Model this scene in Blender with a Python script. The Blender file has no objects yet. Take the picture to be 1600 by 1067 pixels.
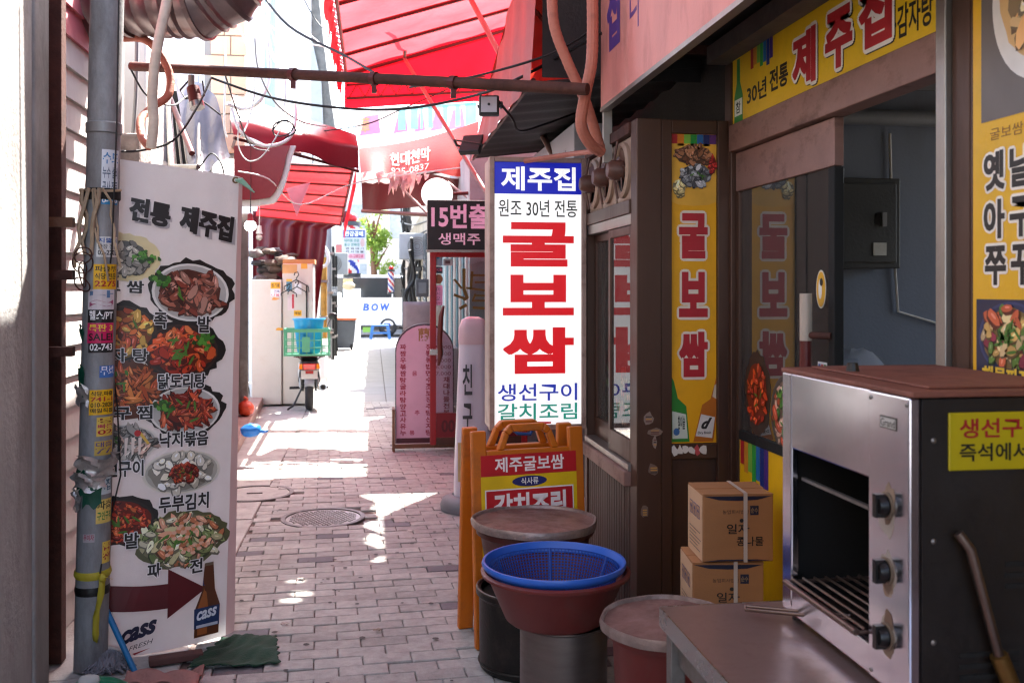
import bpy, bmesh, math, random
from mathutils import Vector, Matrix

R = math.radians
sc = bpy.context.scene
COL = sc.collection
rnd = random.Random(11)

# ---------------------------------------------------------------- camera
CAMH, FPX = 1.6, 1500.0
TH = math.atan2(217.0, FPX)
cam = bpy.data.objects.new('camera', bpy.data.cameras.new('camera'))
COL.objects.link(cam)
cam.location = (0, 0, CAMH)
cam.rotation_euler = (R(90), 0, -TH)
cam.data.sensor_width = 36.0
cam.data.lens = 36.0 * FPX / 1600.0
cam.data.shift_y = -81.5 / 1600.0
cam.data.clip_start = 0.05
cam.data.clip_end = 600
cam.data.dof.use_dof = True
cam.data.dof.focus_distance = 4.7
cam.data.dof.aperture_fstop = 5.0
sc.camera = cam

# ---------------------------------------------------------------- sky, sun, exposure
SUN_EL = R(57)
SUN_H = Vector((0.52, 0.854))               # horizontal direction towards the sun
world = bpy.data.worlds.new('World')
sc.world = world
world.use_nodes = True
wn = world.node_tree
wn.nodes.clear()
sky = wn.nodes.new('ShaderNodeTexSky')
sky.sky_type = 'NISHITA'
sky.sun_disc = False
sky.sun_elevation = SUN_EL
sky.sun_rotation = math.atan2(SUN_H.x, SUN_H.y)
sky.dust_density = 3.0
sky.air_density = 1.0
bg = wn.nodes.new('ShaderNodeBackground')
bg.inputs['Strength'].default_value = 0.15
wo = wn.nodes.new('ShaderNodeOutputWorld')
wn.links.new(sky.outputs[0], bg.inputs[0])
wn.links.new(bg.outputs[0], wo.inputs[0])
sun = bpy.data.objects.new('sun', bpy.data.lights.new('sun', 'SUN'))
COL.objects.link(sun)
sun.data.energy = 5.0
sun.data.angle = R(0.6)
sun.data.color = (1.0, 0.955, 0.88)
sd = Vector((SUN_H.x * math.cos(SUN_EL), SUN_H.y * math.cos(SUN_EL), math.sin(SUN_EL)))
sun.location = sd * 30
sun.rotation_euler = sd.to_track_quat('Z', 'Y').to_euler()
vs = sc.view_settings
vs.view_transform = 'Standard'
vs.look = 'None'
vs.exposure = 2.95
vs.gamma = 1.0
vs.use_curve_mapping = False
sc.cycles.use_denoising = True
sc.cycles.max_bounces = 8
sc.cycles.diffuse_bounces = 4
sc.cycles.glossy_bounces = 4
sc.cycles.transmission_bounces = 6
sc.cycles.transparent_max_bounces = 12
sc.cycles.caustics_reflective = False
sc.cycles.caustics_refractive = False
sc.cycles.sample_clamp_indirect = 6.0
sc.cycles.filter_width = 1.3

# ---------------------------------------------------------------- photo pixel (1600 x 1067) -> world point
CT, ST = math.cos(TH), math.sin(TH)
def ray(px, py):
    u = (px - 800.0) / FPX
    v = (452.0 - py) / FPX
    return Vector((ST + CT * u, CT - ST * u, v))
def at(px, py, d):            # d = depth along the view axis
    return Vector((0, 0, CAMH)) + ray(px, py) * d
def atY(px, py, Y):
    r = ray(px, py); return Vector((0, 0, CAMH)) + r * (Y / r.y)
def atX(px, py, X):
    r = ray(px, py); return Vector((0, 0, CAMH)) + r * (X / r.x)
def atZ(px, py, Z):
    r = ray(px, py); return Vector((0, 0, CAMH)) + r * ((Z - CAMH) / r.z)

# ---------------------------------------------------------------- colours and materials
def hexc(h):
    h = h.lstrip('#')
    o = []
    for i in (0, 2, 4):
        v = int(h[i:i+2], 16) / 255.0
        o.append(v / 12.92 if v <= 0.04045 else ((v + 0.055) / 1.055) ** 2.4)
    return tuple(o)
def C(c): return hexc(c) if isinstance(c, str) else tuple(c)

MATS = {}
def mat(name, col, rough=.6, metal=0., var=.14, scale=5., bump=.12, bs=70., dirt=0., dcol=(.045, .035, .03),
        dscale=2.5, stretch=1., emit=0., spec=.5, rnd_var=0., transl=0., tcol=None, coat=0., dlo=.5, dhi=.68, world=False):
    if name in MATS: return MATS[name]
    col = C(col)
    m = bpy.data.materials.new(name); m.use_nodes = True
    nt = m.node_tree; n = nt.nodes; L = nt.links
    n.clear()
    out = n.new('ShaderNodeOutputMaterial')
    b = n.new('ShaderNodeBsdfPrincipled')
    tc = n.new('ShaderNodeTexCoord')
    mp = n.new('ShaderNodeMapping')
    mp.inputs['Scale'].default_value = (1, 1, 1.0 / stretch)
    csock = tc.outputs['Object']
    if world:
        ge = n.new('ShaderNodeNewGeometry'); csock = ge.outputs['Position']
    L.new(csock, mp.inputs['Vector'])
    n1 = n.new('ShaderNodeTexNoise'); n1.inputs['Scale'].default_value = scale; n1.inputs['Detail'].default_value = 6
    n1.inputs['Roughness'].default_value = .65
    L.new(mp.outputs[0], n1.inputs['Vector'])
    mr = n.new('ShaderNodeMapRange'); mr.inputs['From Min'].default_value = .3; mr.inputs['From Max'].default_value = .7
    L.new(n1.outputs['Fac'], mr.inputs['Value'])
    mx = n.new('ShaderNodeMix'); mx.data_type = 'RGBA'
    mx.inputs[6].default_value = tuple(c * (1 - var) for c in col) + (1,)
    mx.inputs[7].default_value = tuple(min(1, c * (1 + var)) for c in col) + (1,)
    L.new(mr.outputs[0], mx.inputs[0])
    cur = mx.outputs[2]
    if rnd_var > 0:
        oi = n.new('ShaderNodeObjectInfo')
        m2 = n.new('ShaderNodeMapRange')
        m2.inputs['To Min'].default_value = 1 - rnd_var; m2.inputs['To Max'].default_value = 1 + rnd_var
        L.new(oi.outputs['Random'], m2.inputs['Value'])
        vm = n.new('ShaderNodeVectorMath'); vm.operation = 'SCALE'
        L.new(cur, vm.inputs[0]); L.new(m2.outputs[0], vm.inputs['Scale'])
        cur = vm.outputs[0]
    rsock = None
    if dirt > 0:
        n2 = n.new('ShaderNodeTexNoise'); n2.inputs['Scale'].default_value = dscale; n2.inputs['Detail'].default_value = 9
        n2.inputs['Roughness'].default_value = .72
        L.new(mp.outputs[0], n2.inputs['Vector'])
        m3 = n.new('ShaderNodeMapRange'); m3.inputs['From Min'].default_value = dlo; m3.inputs['From Max'].default_value = dhi
        m3.inputs['To Max'].default_value = dirt
        L.new(n2.outputs['Fac'], m3.inputs['Value'])
        mx2 = n.new('ShaderNodeMix'); mx2.data_type = 'RGBA'
        L.new(m3.outputs[0], mx2.inputs[0]); L.new(cur, mx2.inputs[6]); mx2.inputs[7].default_value = tuple(dcol) + (1,)
        cur = mx2.outputs[2]
        m4 = n.new('ShaderNodeMapRange'); m4.inputs['To Min'].default_value = rough; m4.inputs['To Max'].default_value = min(1, rough + .35)
        L.new(m3.outputs[0], m4.inputs['Value']); rsock = m4.outputs[0]
    else:
        m4 = n.new('ShaderNodeMapRange'); m4.inputs['To Min'].default_value = max(0.03, rough - .08); m4.inputs['To Max'].default_value = min(1, rough + .08)
        L.new(n1.outputs['Fac'], m4.inputs['Value']); rsock = m4.outputs[0]
    L.new(cur, b.inputs['Base Color']); L.new(rsock, b.inputs['Roughness'])
    b.inputs['Metallic'].default_value = metal
    b.inputs['Specular IOR Level'].default_value = spec
    b.inputs['Coat Weight'].default_value = coat
    if bump > 0:
        n3 = n.new('ShaderNodeTexNoise'); n3.inputs['Scale'].default_value = bs; n3.inputs['Detail'].default_value = 4
        L.new(csock, n3.inputs['Vector'])
        bp = n.new('ShaderNodeBump'); bp.inputs['Strength'].default_value = bump; bp.inputs['Distance'].default_value = .01
        L.new(n3.outputs['Fac'], bp.inputs['Height']); L.new(bp.outputs[0], b.inputs['Normal'])
    if emit > 0:
        L.new(cur, b.inputs['Emission Color']); b.inputs['Emission Strength'].default_value = emit
    if transl > 0:
        t = n.new('ShaderNodeBsdfTranslucent')
        if tcol is not None:
            nb_ = n.new('ShaderNodeTexNoise'); nb_.inputs['Scale'].default_value = 1.7; nb_.inputs['Detail'].default_value = 8; nb_.inputs['Roughness'].default_value = .7
            L.new(mp.outputs[0], nb_.inputs['Vector'])
            mt_ = n.new('ShaderNodeMix'); mt_.data_type = 'RGBA'
            mq = n.new('ShaderNodeMapRange'); mq.inputs['From Min'].default_value = .35; mq.inputs['From Max'].default_value = .65
            L.new(nb_.outputs['Fac'], mq.inputs['Value']); L.new(mq.outputs[0], mt_.inputs[0])
            mt_.inputs[6].default_value = tuple(c * .72 for c in C(tcol)) + (1,); mt_.inputs[7].default_value = tuple(min(1, c * 1.08) for c in C(tcol)) + (1,)
            L.new(mt_.outputs[2], t.inputs['Color'])
        else: L.new(cur, t.inputs['Color'])
        ms = n.new('ShaderNodeMixShader'); ms.inputs[0].default_value = transl
        L.new(b.outputs[0], ms.inputs[1]); L.new(t.outputs[0], ms.inputs[2])
        L.new(ms.outputs[0], out.inputs[0])
    else:
        L.new(b.outputs[0], out.inputs[0])
    MATS[name] = m
    return m

def print_mat(name, emit=0., rough=.45, wear=0.12):
    if name in MATS: return MATS[name]
    m = bpy.data.materials.new(name); m.use_nodes = True
    nt = m.node_tree; n = nt.nodes; L = nt.links
    b = n['Principled BSDF']
    a = n.new('ShaderNodeAttribute'); a.attribute_name = 'Col'
    tc = n.new('ShaderNodeTexCoord')
    n1 = n.new('ShaderNodeTexNoise'); n1.inputs['Scale'].default_value = 7; n1.inputs['Detail'].default_value = 7
    L.new(tc.outputs['Object'], n1.inputs['Vector'])
    mr = n.new('ShaderNodeMapRange'); mr.inputs['From Min'].default_value = .3; mr.inputs['From Max'].default_value = .7
    mr.inputs['To Min'].default_value = 1 - wear; mr.inputs['To Max'].default_value = 1 + wear
    L.new(n1.outputs['Fac'], mr.inputs['Value'])
    vm = n.new('ShaderNodeVectorMath'); vm.operation = 'SCALE'
    L.new(a.outputs['Color'], vm.inputs[0]); L.new(mr.outputs[0], vm.inputs['Scale'])
    L.new(vm.outputs[0], b.inputs['Base Color'])
    b.inputs['Roughness'].default_value = rough
    if emit > 0:
        L.new(a.outputs['Color'], b.inputs['Emission Color']); b.inputs['Emission Strength'].default_value = emit
        b.inputs['Base Color'].default_value = (.0, .0, .0, 1)
    MATS[name] = m
    return m

def glass_mat(name, tint=(.85, .9, .9), refl=.08, dirt=.06):
    if name in MATS: return MATS[name]
    m = bpy.data.materials.new(name); m.use_nodes = True
    nt = m.node_tree; n = nt.nodes; L = nt.links; n.clear()
    out = n.new('ShaderNodeOutputMaterial')
    tr = n.new('ShaderNodeBsdfTransparent'); tr.inputs[0].default_value = tuple(tint) + (1,)
    gl = n.new('ShaderNodeBsdfGlossy'); gl.inputs['Roughness'].default_value = .015; gl.inputs[0].default_value = (1, 1, 1, 1)
    df = n.new('ShaderNodeBsdfDiffuse'); df.inputs[0].default_value = (.4, .38, .36, 1)
    fr = n.new('ShaderNodeFresnel'); fr.inputs[0].default_value = 1.5
    ad = n.new('ShaderNodeMath'); ad.operation = 'ADD'; ad.inputs[1].default_value = refl
    L.new(fr.outputs[0], ad.inputs[0])
    m1 = n.new('ShaderNodeMixShader'); L.new(ad.outputs[0], m1.inputs[0]); L.new(tr.outputs[0], m1.inputs[1]); L.new(gl.outputs[0], m1.inputs[2])
    m2 = n.new('ShaderNodeMixShader'); m2.inputs[0].default_value = dirt
    L.new(m1.outputs[0], m2.inputs[1]); L.new(df.outputs[0], m2.inputs[2])
    L.new(m2.outputs[0], out.inputs[0])
    MATS[name] = m
    return m

# ---------------------------------------------------------------- scene objects
WM = {}
def tag(o, label=None, cat=None, group=None, kind=None):
    if label: o['label'] = label
    if cat: o['category'] = cat
    if group: o['group'] = group
    if kind: o['kind'] = kind
    return o
def thing(name, label, cat, loc=(0, 0, 0), rz=0., group=None):
    o = bpy.data.objects.new(name, None); COL.objects.link(o)
    o.empty_display_size = .1
    o.location = loc; o.rotation_euler = (0, 0, rz)
    WM[o.name] = Matrix.Translation(Vector(loc)) @ Matrix.Rotation(rz, 4, 'Z')
    return tag(o, label, cat, group)
def wm(o): return WM.get(o.name, Matrix.Identity(4)) if o else Matrix.Identity(4)
def copy_tree(o, parent=None, loc=None, rz=None, label=None):
    c = o.copy(); COL.objects.link(c); c.parent = parent
    if loc is not None: c.location = loc
    if rz is not None: c.rotation_euler = (0, 0, rz)
    if label: c['label'] = label
    for ch in list(o.children): copy_tree(ch, c)
    return c

class MB:
    """collects shapes and links them as one mesh object"""
    def __init__(s): s.v = []; s.f = []; s.c = []
    def add(s, vs, fs, col=None):
        o = len(s.v)
        s.v += [Vector(p) for p in vs]
        for f in fs:
            s.f.append([i + o for i in f]); s.c.append(col)
        return s
    def box(s, x0, x1, y0, y1, z0, z1, M=None, col=None):
        p = [Vector((x, y, z)) for z in (z0, z1) for y in (y0, y1) for x in (x0, x1)]
        if M is not None: p = [M @ q for q in p]
        return s.add(p, [(0, 2, 3, 1), (4, 5, 7, 6), (0, 1, 5, 4), (2, 6, 7, 3), (0, 4, 6, 2), (1, 3, 7, 5)], col)
    def bar(s, a, b, w, h=None, up=(0, 0, 1)):
        a = Vector(a); b = Vector(b); h = h or w
        d = (b - a); l = d.length; d.normalize()
        upv = Vector(up)
        if abs(d.dot(upv)) > .98: upv = Vector((1, 0, 0))
        x = d.cross(upv).normalized(); z = x.cross(d).normalized()
        p = []
        for t in (a, b):
            for sx, sz in ((-1, -1), (1, -1), (1, 1), (-1, 1)):
                p.append(t + x * (sx * w / 2) + z * (sz * h / 2))
        return s.add(p, [(3, 2, 1, 0), (4, 5, 6, 7), (0, 1, 5, 4), (1, 2, 6, 5), (2, 3, 7, 6), (3, 0, 4, 7)])
    def tube(s, pts, r, seg=10, caps=True, col=None):
        pts = [Vector(p) for p in pts]; n = len(pts)
        rs = r if isinstance(r, (list, tuple)) else [r] * n
        prev = None; vs_ = []
        for i, p in enumerate(pts):
            d = (pts[min(i + 1, n - 1)] - pts[max(i - 1, 0)]).normalized()
            if prev is None:
                a = Vector((0, 0, 1)) if abs(d.z) < .9 else Vector((1, 0, 0))
                x = d.cross(a).normalized()
            else:
                x = (prev - d * prev.dot(d)).normalized()
            y = d.cross(x); prev = x
            for k in range(seg):
                t = 2 * math.pi * k / seg
                vs_.append(p + (x * math.cos(t) + y * math.sin(t)) * rs[i])
        fs = []
        for i in range(n - 1):
            for k in range(seg):
                k2 = (k + 1) % seg
                fs.append((i * seg + k, i * seg + k2, (i + 1) * seg + k2, (i + 1) * seg + k))
        if caps:
            fs.append(tuple(range(seg - 1, -1, -1))); fs.append(tuple((n - 1) * seg + k for k in range(seg)))
        return s.add(vs_, fs, col)
    def cyl(s, a, b, r, r2=None, seg=16, caps=True, col=None):
        return s.tube([a, b], [r, r if r2 is None else r2], seg, caps, col)
    def lathe(s, prof, c=(0, 0, 0), seg=32, M=None, wob=None, col=None):
        c = Vector(c); vs_ = []
        for i, (r, z) in enumerate(prof):
            for k in range(seg):
                t = 2 * math.pi * k / seg
                rr = r * (1 + (wob(t, i) if wob else 0))
                p = Vector((rr * math.cos(t), rr * math.sin(t), z))
                if M is not None: p = M @ p
                vs_.append(c + p)
        fs = []
        for i in range(len(prof) - 1):
            for k in range(seg):
                k2 = (k + 1) % seg
                fs.append((i * seg + k, i * seg + k2, (i + 1) * seg + k2, (i + 1) * seg + k))
        if prof[0][0] > 1e-5: pass
        return s.add(vs_, fs, col)
    def prism(s, pts, vec, col=None):
        pts = [Vector(p) for p in pts]; vec = Vector(vec); n = len(pts)
        return s.add(pts + [p + vec for p in pts],
                     [tuple(range(n - 1, -1, -1)), tuple(range(n, 2 * n))] + [(i, (i + 1) % n, n + (i + 1) % n, n + i) for i in range(n)], col)
    def sheet(s, fn, nu, nv, col=None, thick=0.):
        vs_ = [Vector(fn(i / nu, j / nv)) for j in range(nv + 1) for i in range(nu + 1)]
        fs = [(j * (nu + 1) + i, j * (nu + 1) + i + 1, (j + 1) * (nu + 1) + i + 1, (j + 1) * (nu + 1) + i) for j in range(nv) for i in range(nu)]
        return s.add(vs_, fs, col)
    def sphere(s, c, r, seg=14, rings=8, sq=(1, 1, 1), wob=0., rg=None):
        c = Vector(c); vs_ = []; rg = rg or rnd
        for j in range(rings + 1):
            ph = math.pi * j / rings
            for k in range(seg):
                t = 2 * math.pi * k / seg
                q = r * (1 + (rg.uniform(-wob, wob) if wob and 0 < j < rings else 0))
                vs_.append(c + Vector((q * math.sin(ph) * math.cos(t) * sq[0], q * math.sin(ph) * math.sin(t) * sq[1], -q * math.cos(ph) * sq[2])))
        fs = [(j * seg + k, j * seg + (k + 1) % seg, (j + 1) * seg + (k + 1) % seg, (j + 1) * seg + k) for j in range(rings) for k in range(seg)]
        return s.add(vs_, fs)
    def torus(s, c, Rr, r, seg=28, sub=8, M=None):
        c = Vector(c); vs_ = []
        for i in range(seg):
            a = 2 * math.pi * i / seg
            for j in range(sub):
                b = 2 * math.pi * j / sub
                p = Vector(((Rr + r * math.cos(b)) * math.cos(a), (Rr + r * math.cos(b)) * math.sin(a), r * math.sin(b)))
                if M is not None: p = M @ p
                vs_.append(c + p)
        fs = [(i * sub + j, ((i + 1) % seg) * sub + j, ((i + 1) % seg) * sub + (j + 1) % sub, i * sub + (j + 1) % sub) for i in range(seg) for j in range(sub)]
        return s.add(vs_, fs)
    def build(s, name, m, parent=None, local=False, smooth=None, bevel=0., solid=0., origin=None, subsurf=0):
        vs_ = s.v
        o_loc = None
        if parent is not None and not local:
            inv = wm(parent).inverted(); vs_ = [inv @ p for p in vs_]
        elif parent is None and not local:
            if origin is None:
                xs = [p.x for p in vs_]; ys = [p.y for p in vs_]; zs = [p.z for p in vs_]
                origin = Vector(((min(xs) + max(xs)) / 2, (min(ys) + max(ys)) / 2, min(zs)))
            o_loc = Vector(origin); vs_ = [p - o_loc for p in vs_]
        me = bpy.data.meshes.new(name)
        me.from_pydata([tuple(p) for p in vs_], [], s.f)
        if any(c is not None for c in s.c):
            at_ = me.color_attributes.new('Col', 'FLOAT_COLOR', 'CORNER')
            k = 0; buf = []
            for f, c in zip(s.f, s.c):
                cc = list(c or (.8, .8, .8)) + [1.0]
                buf += cc * len(f)
            at_.data.foreach_set('color', buf)
        me.materials.append(m)
        me.update()
        if smooth is not None:
            me.shade_smooth()
            me.set_sharp_from_angle(angle=R(smooth))
        o = bpy.data.objects.new(name, me); COL.objects.link(o)
        if o_loc is not None:
            o.location = o_loc; WM[o.name] = Matrix.Translation(o_loc)
        else:
            WM[o.name] = wm(parent)
        if parent is not None: o.parent = parent
        if solid:
            md = o.modifiers.new('solid', 'SOLIDIFY'); md.thickness = solid; md.offset = 0
        if bevel:
            md = o.modifiers.new('bevel', 'BEVEL'); md.width = bevel; md.segments = 2; md.limit_method = 'ANGLE'; md.angle_limit = R(40)
        if subsurf:
            md = o.modifiers.new('sub', 'SUBSURF'); md.levels = subsurf; md.render_levels = subsurf
        return o

# ---------------------------------------------------------------- flat print: lettering and pictures
_TX = {}
def text_geo(s, bold=.02, shear=0., space=1.):
    key = (s, bold, shear, space)
    if key in _TX: return _TX[key]
    c = bpy.data.curves.new('t', 'FONT'); c.body = s; c.offset = bold; c.shear = shear; c.resolution_u = 3
    c.space_character = space
    o = bpy.data.objects.new('t', c)
    m = o.to_mesh()
    v = [(p.co.x, p.co.y) for p in m.vertices]; f = [tuple(p.vertices) for p in m.polygons]
    o.to_mesh_clear()
    bpy.data.objects.remove(o); bpy.data.curves.remove(c)
    x0 = min(p[0] for p in v); x1 = max(p[0] for p in v); y0 = min(p[1] for p in v); y1 = max(p[1] for p in v)
    g = ([((p[0] - x0) / (x1 - x0), (p[1] - y0) / (y1 - y0)) for p in v], f, (x1 - x0) / (y1 - y0))
    _TX[key] = g
    return g

class Panel:
    """plane frame: o = lower-left corner, u/v along the print, layers rise along n"""
    def __init__(s, o, u, v, step=.0005):
        s.o = Vector(o); s.u = Vector(u).normalized(); s.v = Vector(v).normalized(); s.n = s.u.cross(s.v).normalized(); s.step = step
    def __call__(s, a, b, l=1):
        return s.o + s.u * a + s.v * b + s.n * (l * s.step)

class PB(MB):
    def __init__(s, F): super().__init__(); s.F = F; s.l = 1; s.g = 0; s.fg = []; s.depth = 0
    def add(s, vs, fs, col=None):
        super().add(vs, fs, col); s.fg += [s.g if s.depth else 0] * len(fs); return s
    def build(s, name, m, parent=None, **k):
        gs = sorted(set(s.fg))
        if name != 'lettering' or len(gs) < 2: return super().build(name, m, parent, **k)
        first = None
        for g in gs:                                                # each word is a part of its own
            q = MB(); idx = {}
            for f, c, fg in zip(s.f, s.c, s.fg):
                if fg != g: continue
                for i in f:
                    if i not in idx: idx[i] = len(q.v); q.v.append(s.v[i])
                q.f.append([idx[i] for i in f]); q.c.append(c)
            o = q.build('lettering' if g else 'colour_field', m, parent, **k); first = first or o
        return first
    def poly(s, pts, col, l=None):
        l = s.l if l is None else l
        s.add([s.F(p[0], p[1], l) for p in pts], [tuple(range(len(pts)))], C(col)); return s
    def rect(s, u0, v0, u1, v1, col, l=None):
        return s.poly([(u0, v0), (u1, v0), (u1, v1), (u0, v1)], col, l)
    def ell(s, cu, cv, ru, rv, col, l=None, n=22, jit=0., rot=0., rg=None):
        rg = rg or rnd; pts = []
        for k in range(n):
            t = 2 * math.pi * k / n
            q = 1 + (rg.uniform(-jit, jit) if jit else 0)
            x = ru * q * math.cos(t); y = rv * q * math.sin(t)
            pts.append((cu + x * math.cos(rot) - y * math.sin(rot), cv + x * math.sin(rot) + y * math.cos(rot)))
        if max(ru, rv) < .06: return s.poly(pts, col, l)
        l = s.l if l is None else l; K = 5                           # large discs follow a curved sheet
        vs_ = [s.F(cu, cv, l)] + [s.F(cu + (p[0] - cu) * j / K, cv + (p[1] - cv) * j / K, l) for j in range(1, K + 1) for p in pts]
        fs = [(0, 1 + k, 1 + (k + 1) % n) for k in range(n)]
        fs += [(1 + j * n + k, 1 + (j + 1) * n + k, 1 + (j + 1) * n + (k + 1) % n, 1 + j * n + (k + 1) % n) for j in range(K - 1) for k in range(n)]
        return s.add(vs_, fs, C(col))
    def text(s, t, u0, v0, u1, v1, col, l=None, bold=.02, shear=0., space=1., skew=0., fit=True, spread=None):
        heavy = max(0., bold - .03); bold = min(bold, .03)
        vv, ff, asp = text_geo(t, bold, shear, space)
        l = s.l if l is None else l
        if not s.depth: s.g += 1
        s.depth += 1
        w = u1 - u0; h = v1 - v0
        if heavy > 0 and not spread:                              # heavier weight: copies shifted a hair
            e = heavy * h; u0 += e; v0 += e; w -= 2 * e; h -= 2 * e
            spread = [(0, 0), (e, e * .7), (-e, e * .7), (e, -e * .7), (-e, -e * .7)]
        if not fit:
            w2 = h * asp; u0 += (w - w2) / 2; w = w2
        for i, (dx, dy) in enumerate(spread if spread else [(0, 0)]):
            s.add([s.F(u0 + dx + p[0] * w, v0 + dy + p[1] * h + skew * p[0], l + i * .03) for p in vv], ff, C(col))
        s.depth -= 1
        return s
    def otext(s, t, u0, v0, u1, v1, col, ocol, l=None, bold=.03, out=.045, **k):
        l = s.l if l is None else l
        h = v1 - v0; e = out * h
        q = e + max(0., bold - .03) * h
        sp = [(q * math.cos(a), q * math.sin(a)) for a in [i * math.pi / 6 for i in range(12)]] + [(.5 * q * math.cos(a), .5 * q * math.sin(a)) for a in [i * math.pi / 3 for i in range(6)]]
        g = max(0., bold - .03) * h
        if not s.depth: s.g += 1
        s.depth += 1
        s.text(t, u0 + g, v0 + g, u1 - g, v1 - g, ocol, l, min(bold, .03), spread=sp, **k)
        s.text(t, u0, v0, u1, v1, col, l + 1, bold, **k); s.depth -= 1
        return s

def food(pr, cu, cv, ru, rv, pal, seed, plate='#e8e4de', splash='#1c1614', n=70, size=.2, l=1, long=1.6, green=8, garn=None, inner=.82):
    rg = random.Random(seed)
    if splash: pr.ell(cu + ru * .03, cv + rv * .03, ru * 1.12, rv * 1.12, splash, l, 40, .07, rg=rg)
    if plate:
        pr.ell(cu, cv, ru, rv, plate, l + 1, 30)
        pr.ell(cu, cv, ru * .93, rv * .93, tuple(x * .62 for x in C(plate)), l + 2, 30)
    pr.ell(cu, cv, ru * inner * 1.02, rv * inner * 1.02, tuple(x * .35 for x in C(pal[0])), l + 3, 26, .05, rg=rg)
    for i in range(n):
        a = rg.uniform(0, 6.283); q = math.sqrt(rg.random()) * inner
        x = cu + ru * q * math.cos(a); y = cv + rv * q * math.sin(a)
        c = C(rg.choice(pal)); k = rg.uniform(.75, 1.5)
        s = size * rg.uniform(.5, 1.1)
        rot = rg.uniform(0, 3.14); lay = l + 4 + (i % 12) * .45
        sx, sy = ru * s * long * .6, ru * s * .5
        pr.ell(x, y - .004, sx * 1.15, sy * 1.25, tuple(v * .22 for v in c), lay, 7, .15, rot, rg)
        pr.ell(x, y, sx, sy, tuple(min(1, v * k) for v in c), lay + .15, 8, .2, rot, rg)
        if rg.random() < .6:
            pr.ell(x, y + sy * .25, sx * .45, sy * .25, tuple(min(1, v * k * 1.5 + .12) for v in c), lay + .3, 6, .2, rot, rg)
    for i in range(green):
        a = rg.uniform(0, 6.283); q = rg.random() * .5
        x = cu + ru * q * math.cos(a); y = cv + rv * q * math.sin(a)
        pr.ell(x, y, ru * .16, ru * .035, C('#4d7a2a'), l + 11, 6, .2, rg.uniform(0, 3.14), rg)
    if garn:
        gx, gy = cu + garn[0] * ru, cv + garn[1] * rv
        for i in range(22):
            pr.ell(gx + rg.gauss(0, ru * .13), gy + rg.gauss(0, rv * .11), ru * .08, ru * .06,
                   rg.choice(['#2f5a1c', '#3f7a25', '#5b9a35', '#244517']), l + 11.2 + i * .03, 7, .3, rg.uniform(0, 3), rg)

PRINT = print_mat('print_ink')
# ================================================================ materials of the place
M_conc = mat('concrete', '#8f8a86', .85, var=.22, scale=3, bump=.35, bs=45, dirt=.6, dcol=(.07, .06, .055), dscale=1.6, stretch=2.5)
M_plaster = mat('wall_plaster', '#b9b1ac', .85, var=.12, scale=4, bump=.3, bs=60, dirt=.55, dcol=(.16, .12, .10), dscale=2.2, stretch=4)
M_white = mat('white_render', '#d5d2cc', .8, var=.07, scale=3, bump=.2, bs=50, dirt=.3, dcol=(.3, .27, .24), stretch=4)
M_brownmetal = mat('bronze_aluminium', '#4e3428', .42, metal=.35, var=.14, scale=6, bump=.05, bs=30, dirt=.5, dcol=(.06, .04, .03), dscale=3.5, stretch=5)
M_pinkmetal = mat('grimy_header_paint', '#8d6a60', .5, metal=.2, var=.15, scale=5, bump=.08, dirt=.65, dcol=(.07, .04, .03), dscale=4, stretch=.6)
M_dark = mat('dark_trim_and_shade', '#0e0d0c', .8, var=.3, scale=6)  # near-black colour for dark trims, and for shade painted into openings
M_black = mat('black_plastic', '#141414', .45, var=.2)
M_steel = mat('stainless', '#b9b8b6', .26, metal=1., var=.08, scale=3, bump=.02, bs=12, dirt=.15, dcol=(.3, .24, .2), dscale=3)
M_steel2 = mat('dull_steel', '#8f8b88', .42, metal=.9, var=.15, scale=5, bump=.06, dirt=.5, dcol=(.12, .09, .07), dscale=4)
M_galv = mat('galvanised_pipe', '#8d8f90', .5, metal=.5, var=.15, scale=5, bump=.06, dirt=.5, dcol=(.16, .13, .11), dscale=3, stretch=3)
M_rust = mat('rusty_steel', '#4d2a20', .75, metal=.2, var=.35, scale=14, bump=.3, dirt=.5, dcol=(.03, .015, .012))
M_wood = mat('old_wood', '#6d4a33', .7, var=.25, scale=8, stretch=.2, bump=.2)
M_rubber = mat('rubber', '#17171a', .75, var=.2, bump=.2)
M_cable = mat('black_cable', '#121113', .55, var=.1, bump=0)
M_wcable = mat('white_cable', '#d6d4cf', .5, var=.06, bump=0)

# ================================================================ ground
g = MB()
g.box(-60, 60, -25, 120, -.30, -.10)
ground = tag(g.build('ground', mat('ground_concrete', '#7d7873', .9, var=.15, scale=1.2, bump=.3)), kind='structure')
g = MB()
g.box(-1.55, 1.9, -6, 28, -.10, -.016)
bed = tag(g.build('alley_floor', mat('paver_bed', '#5a4a45', .95, var=.3, scale=10, bump=.4)), kind='structure')

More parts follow.
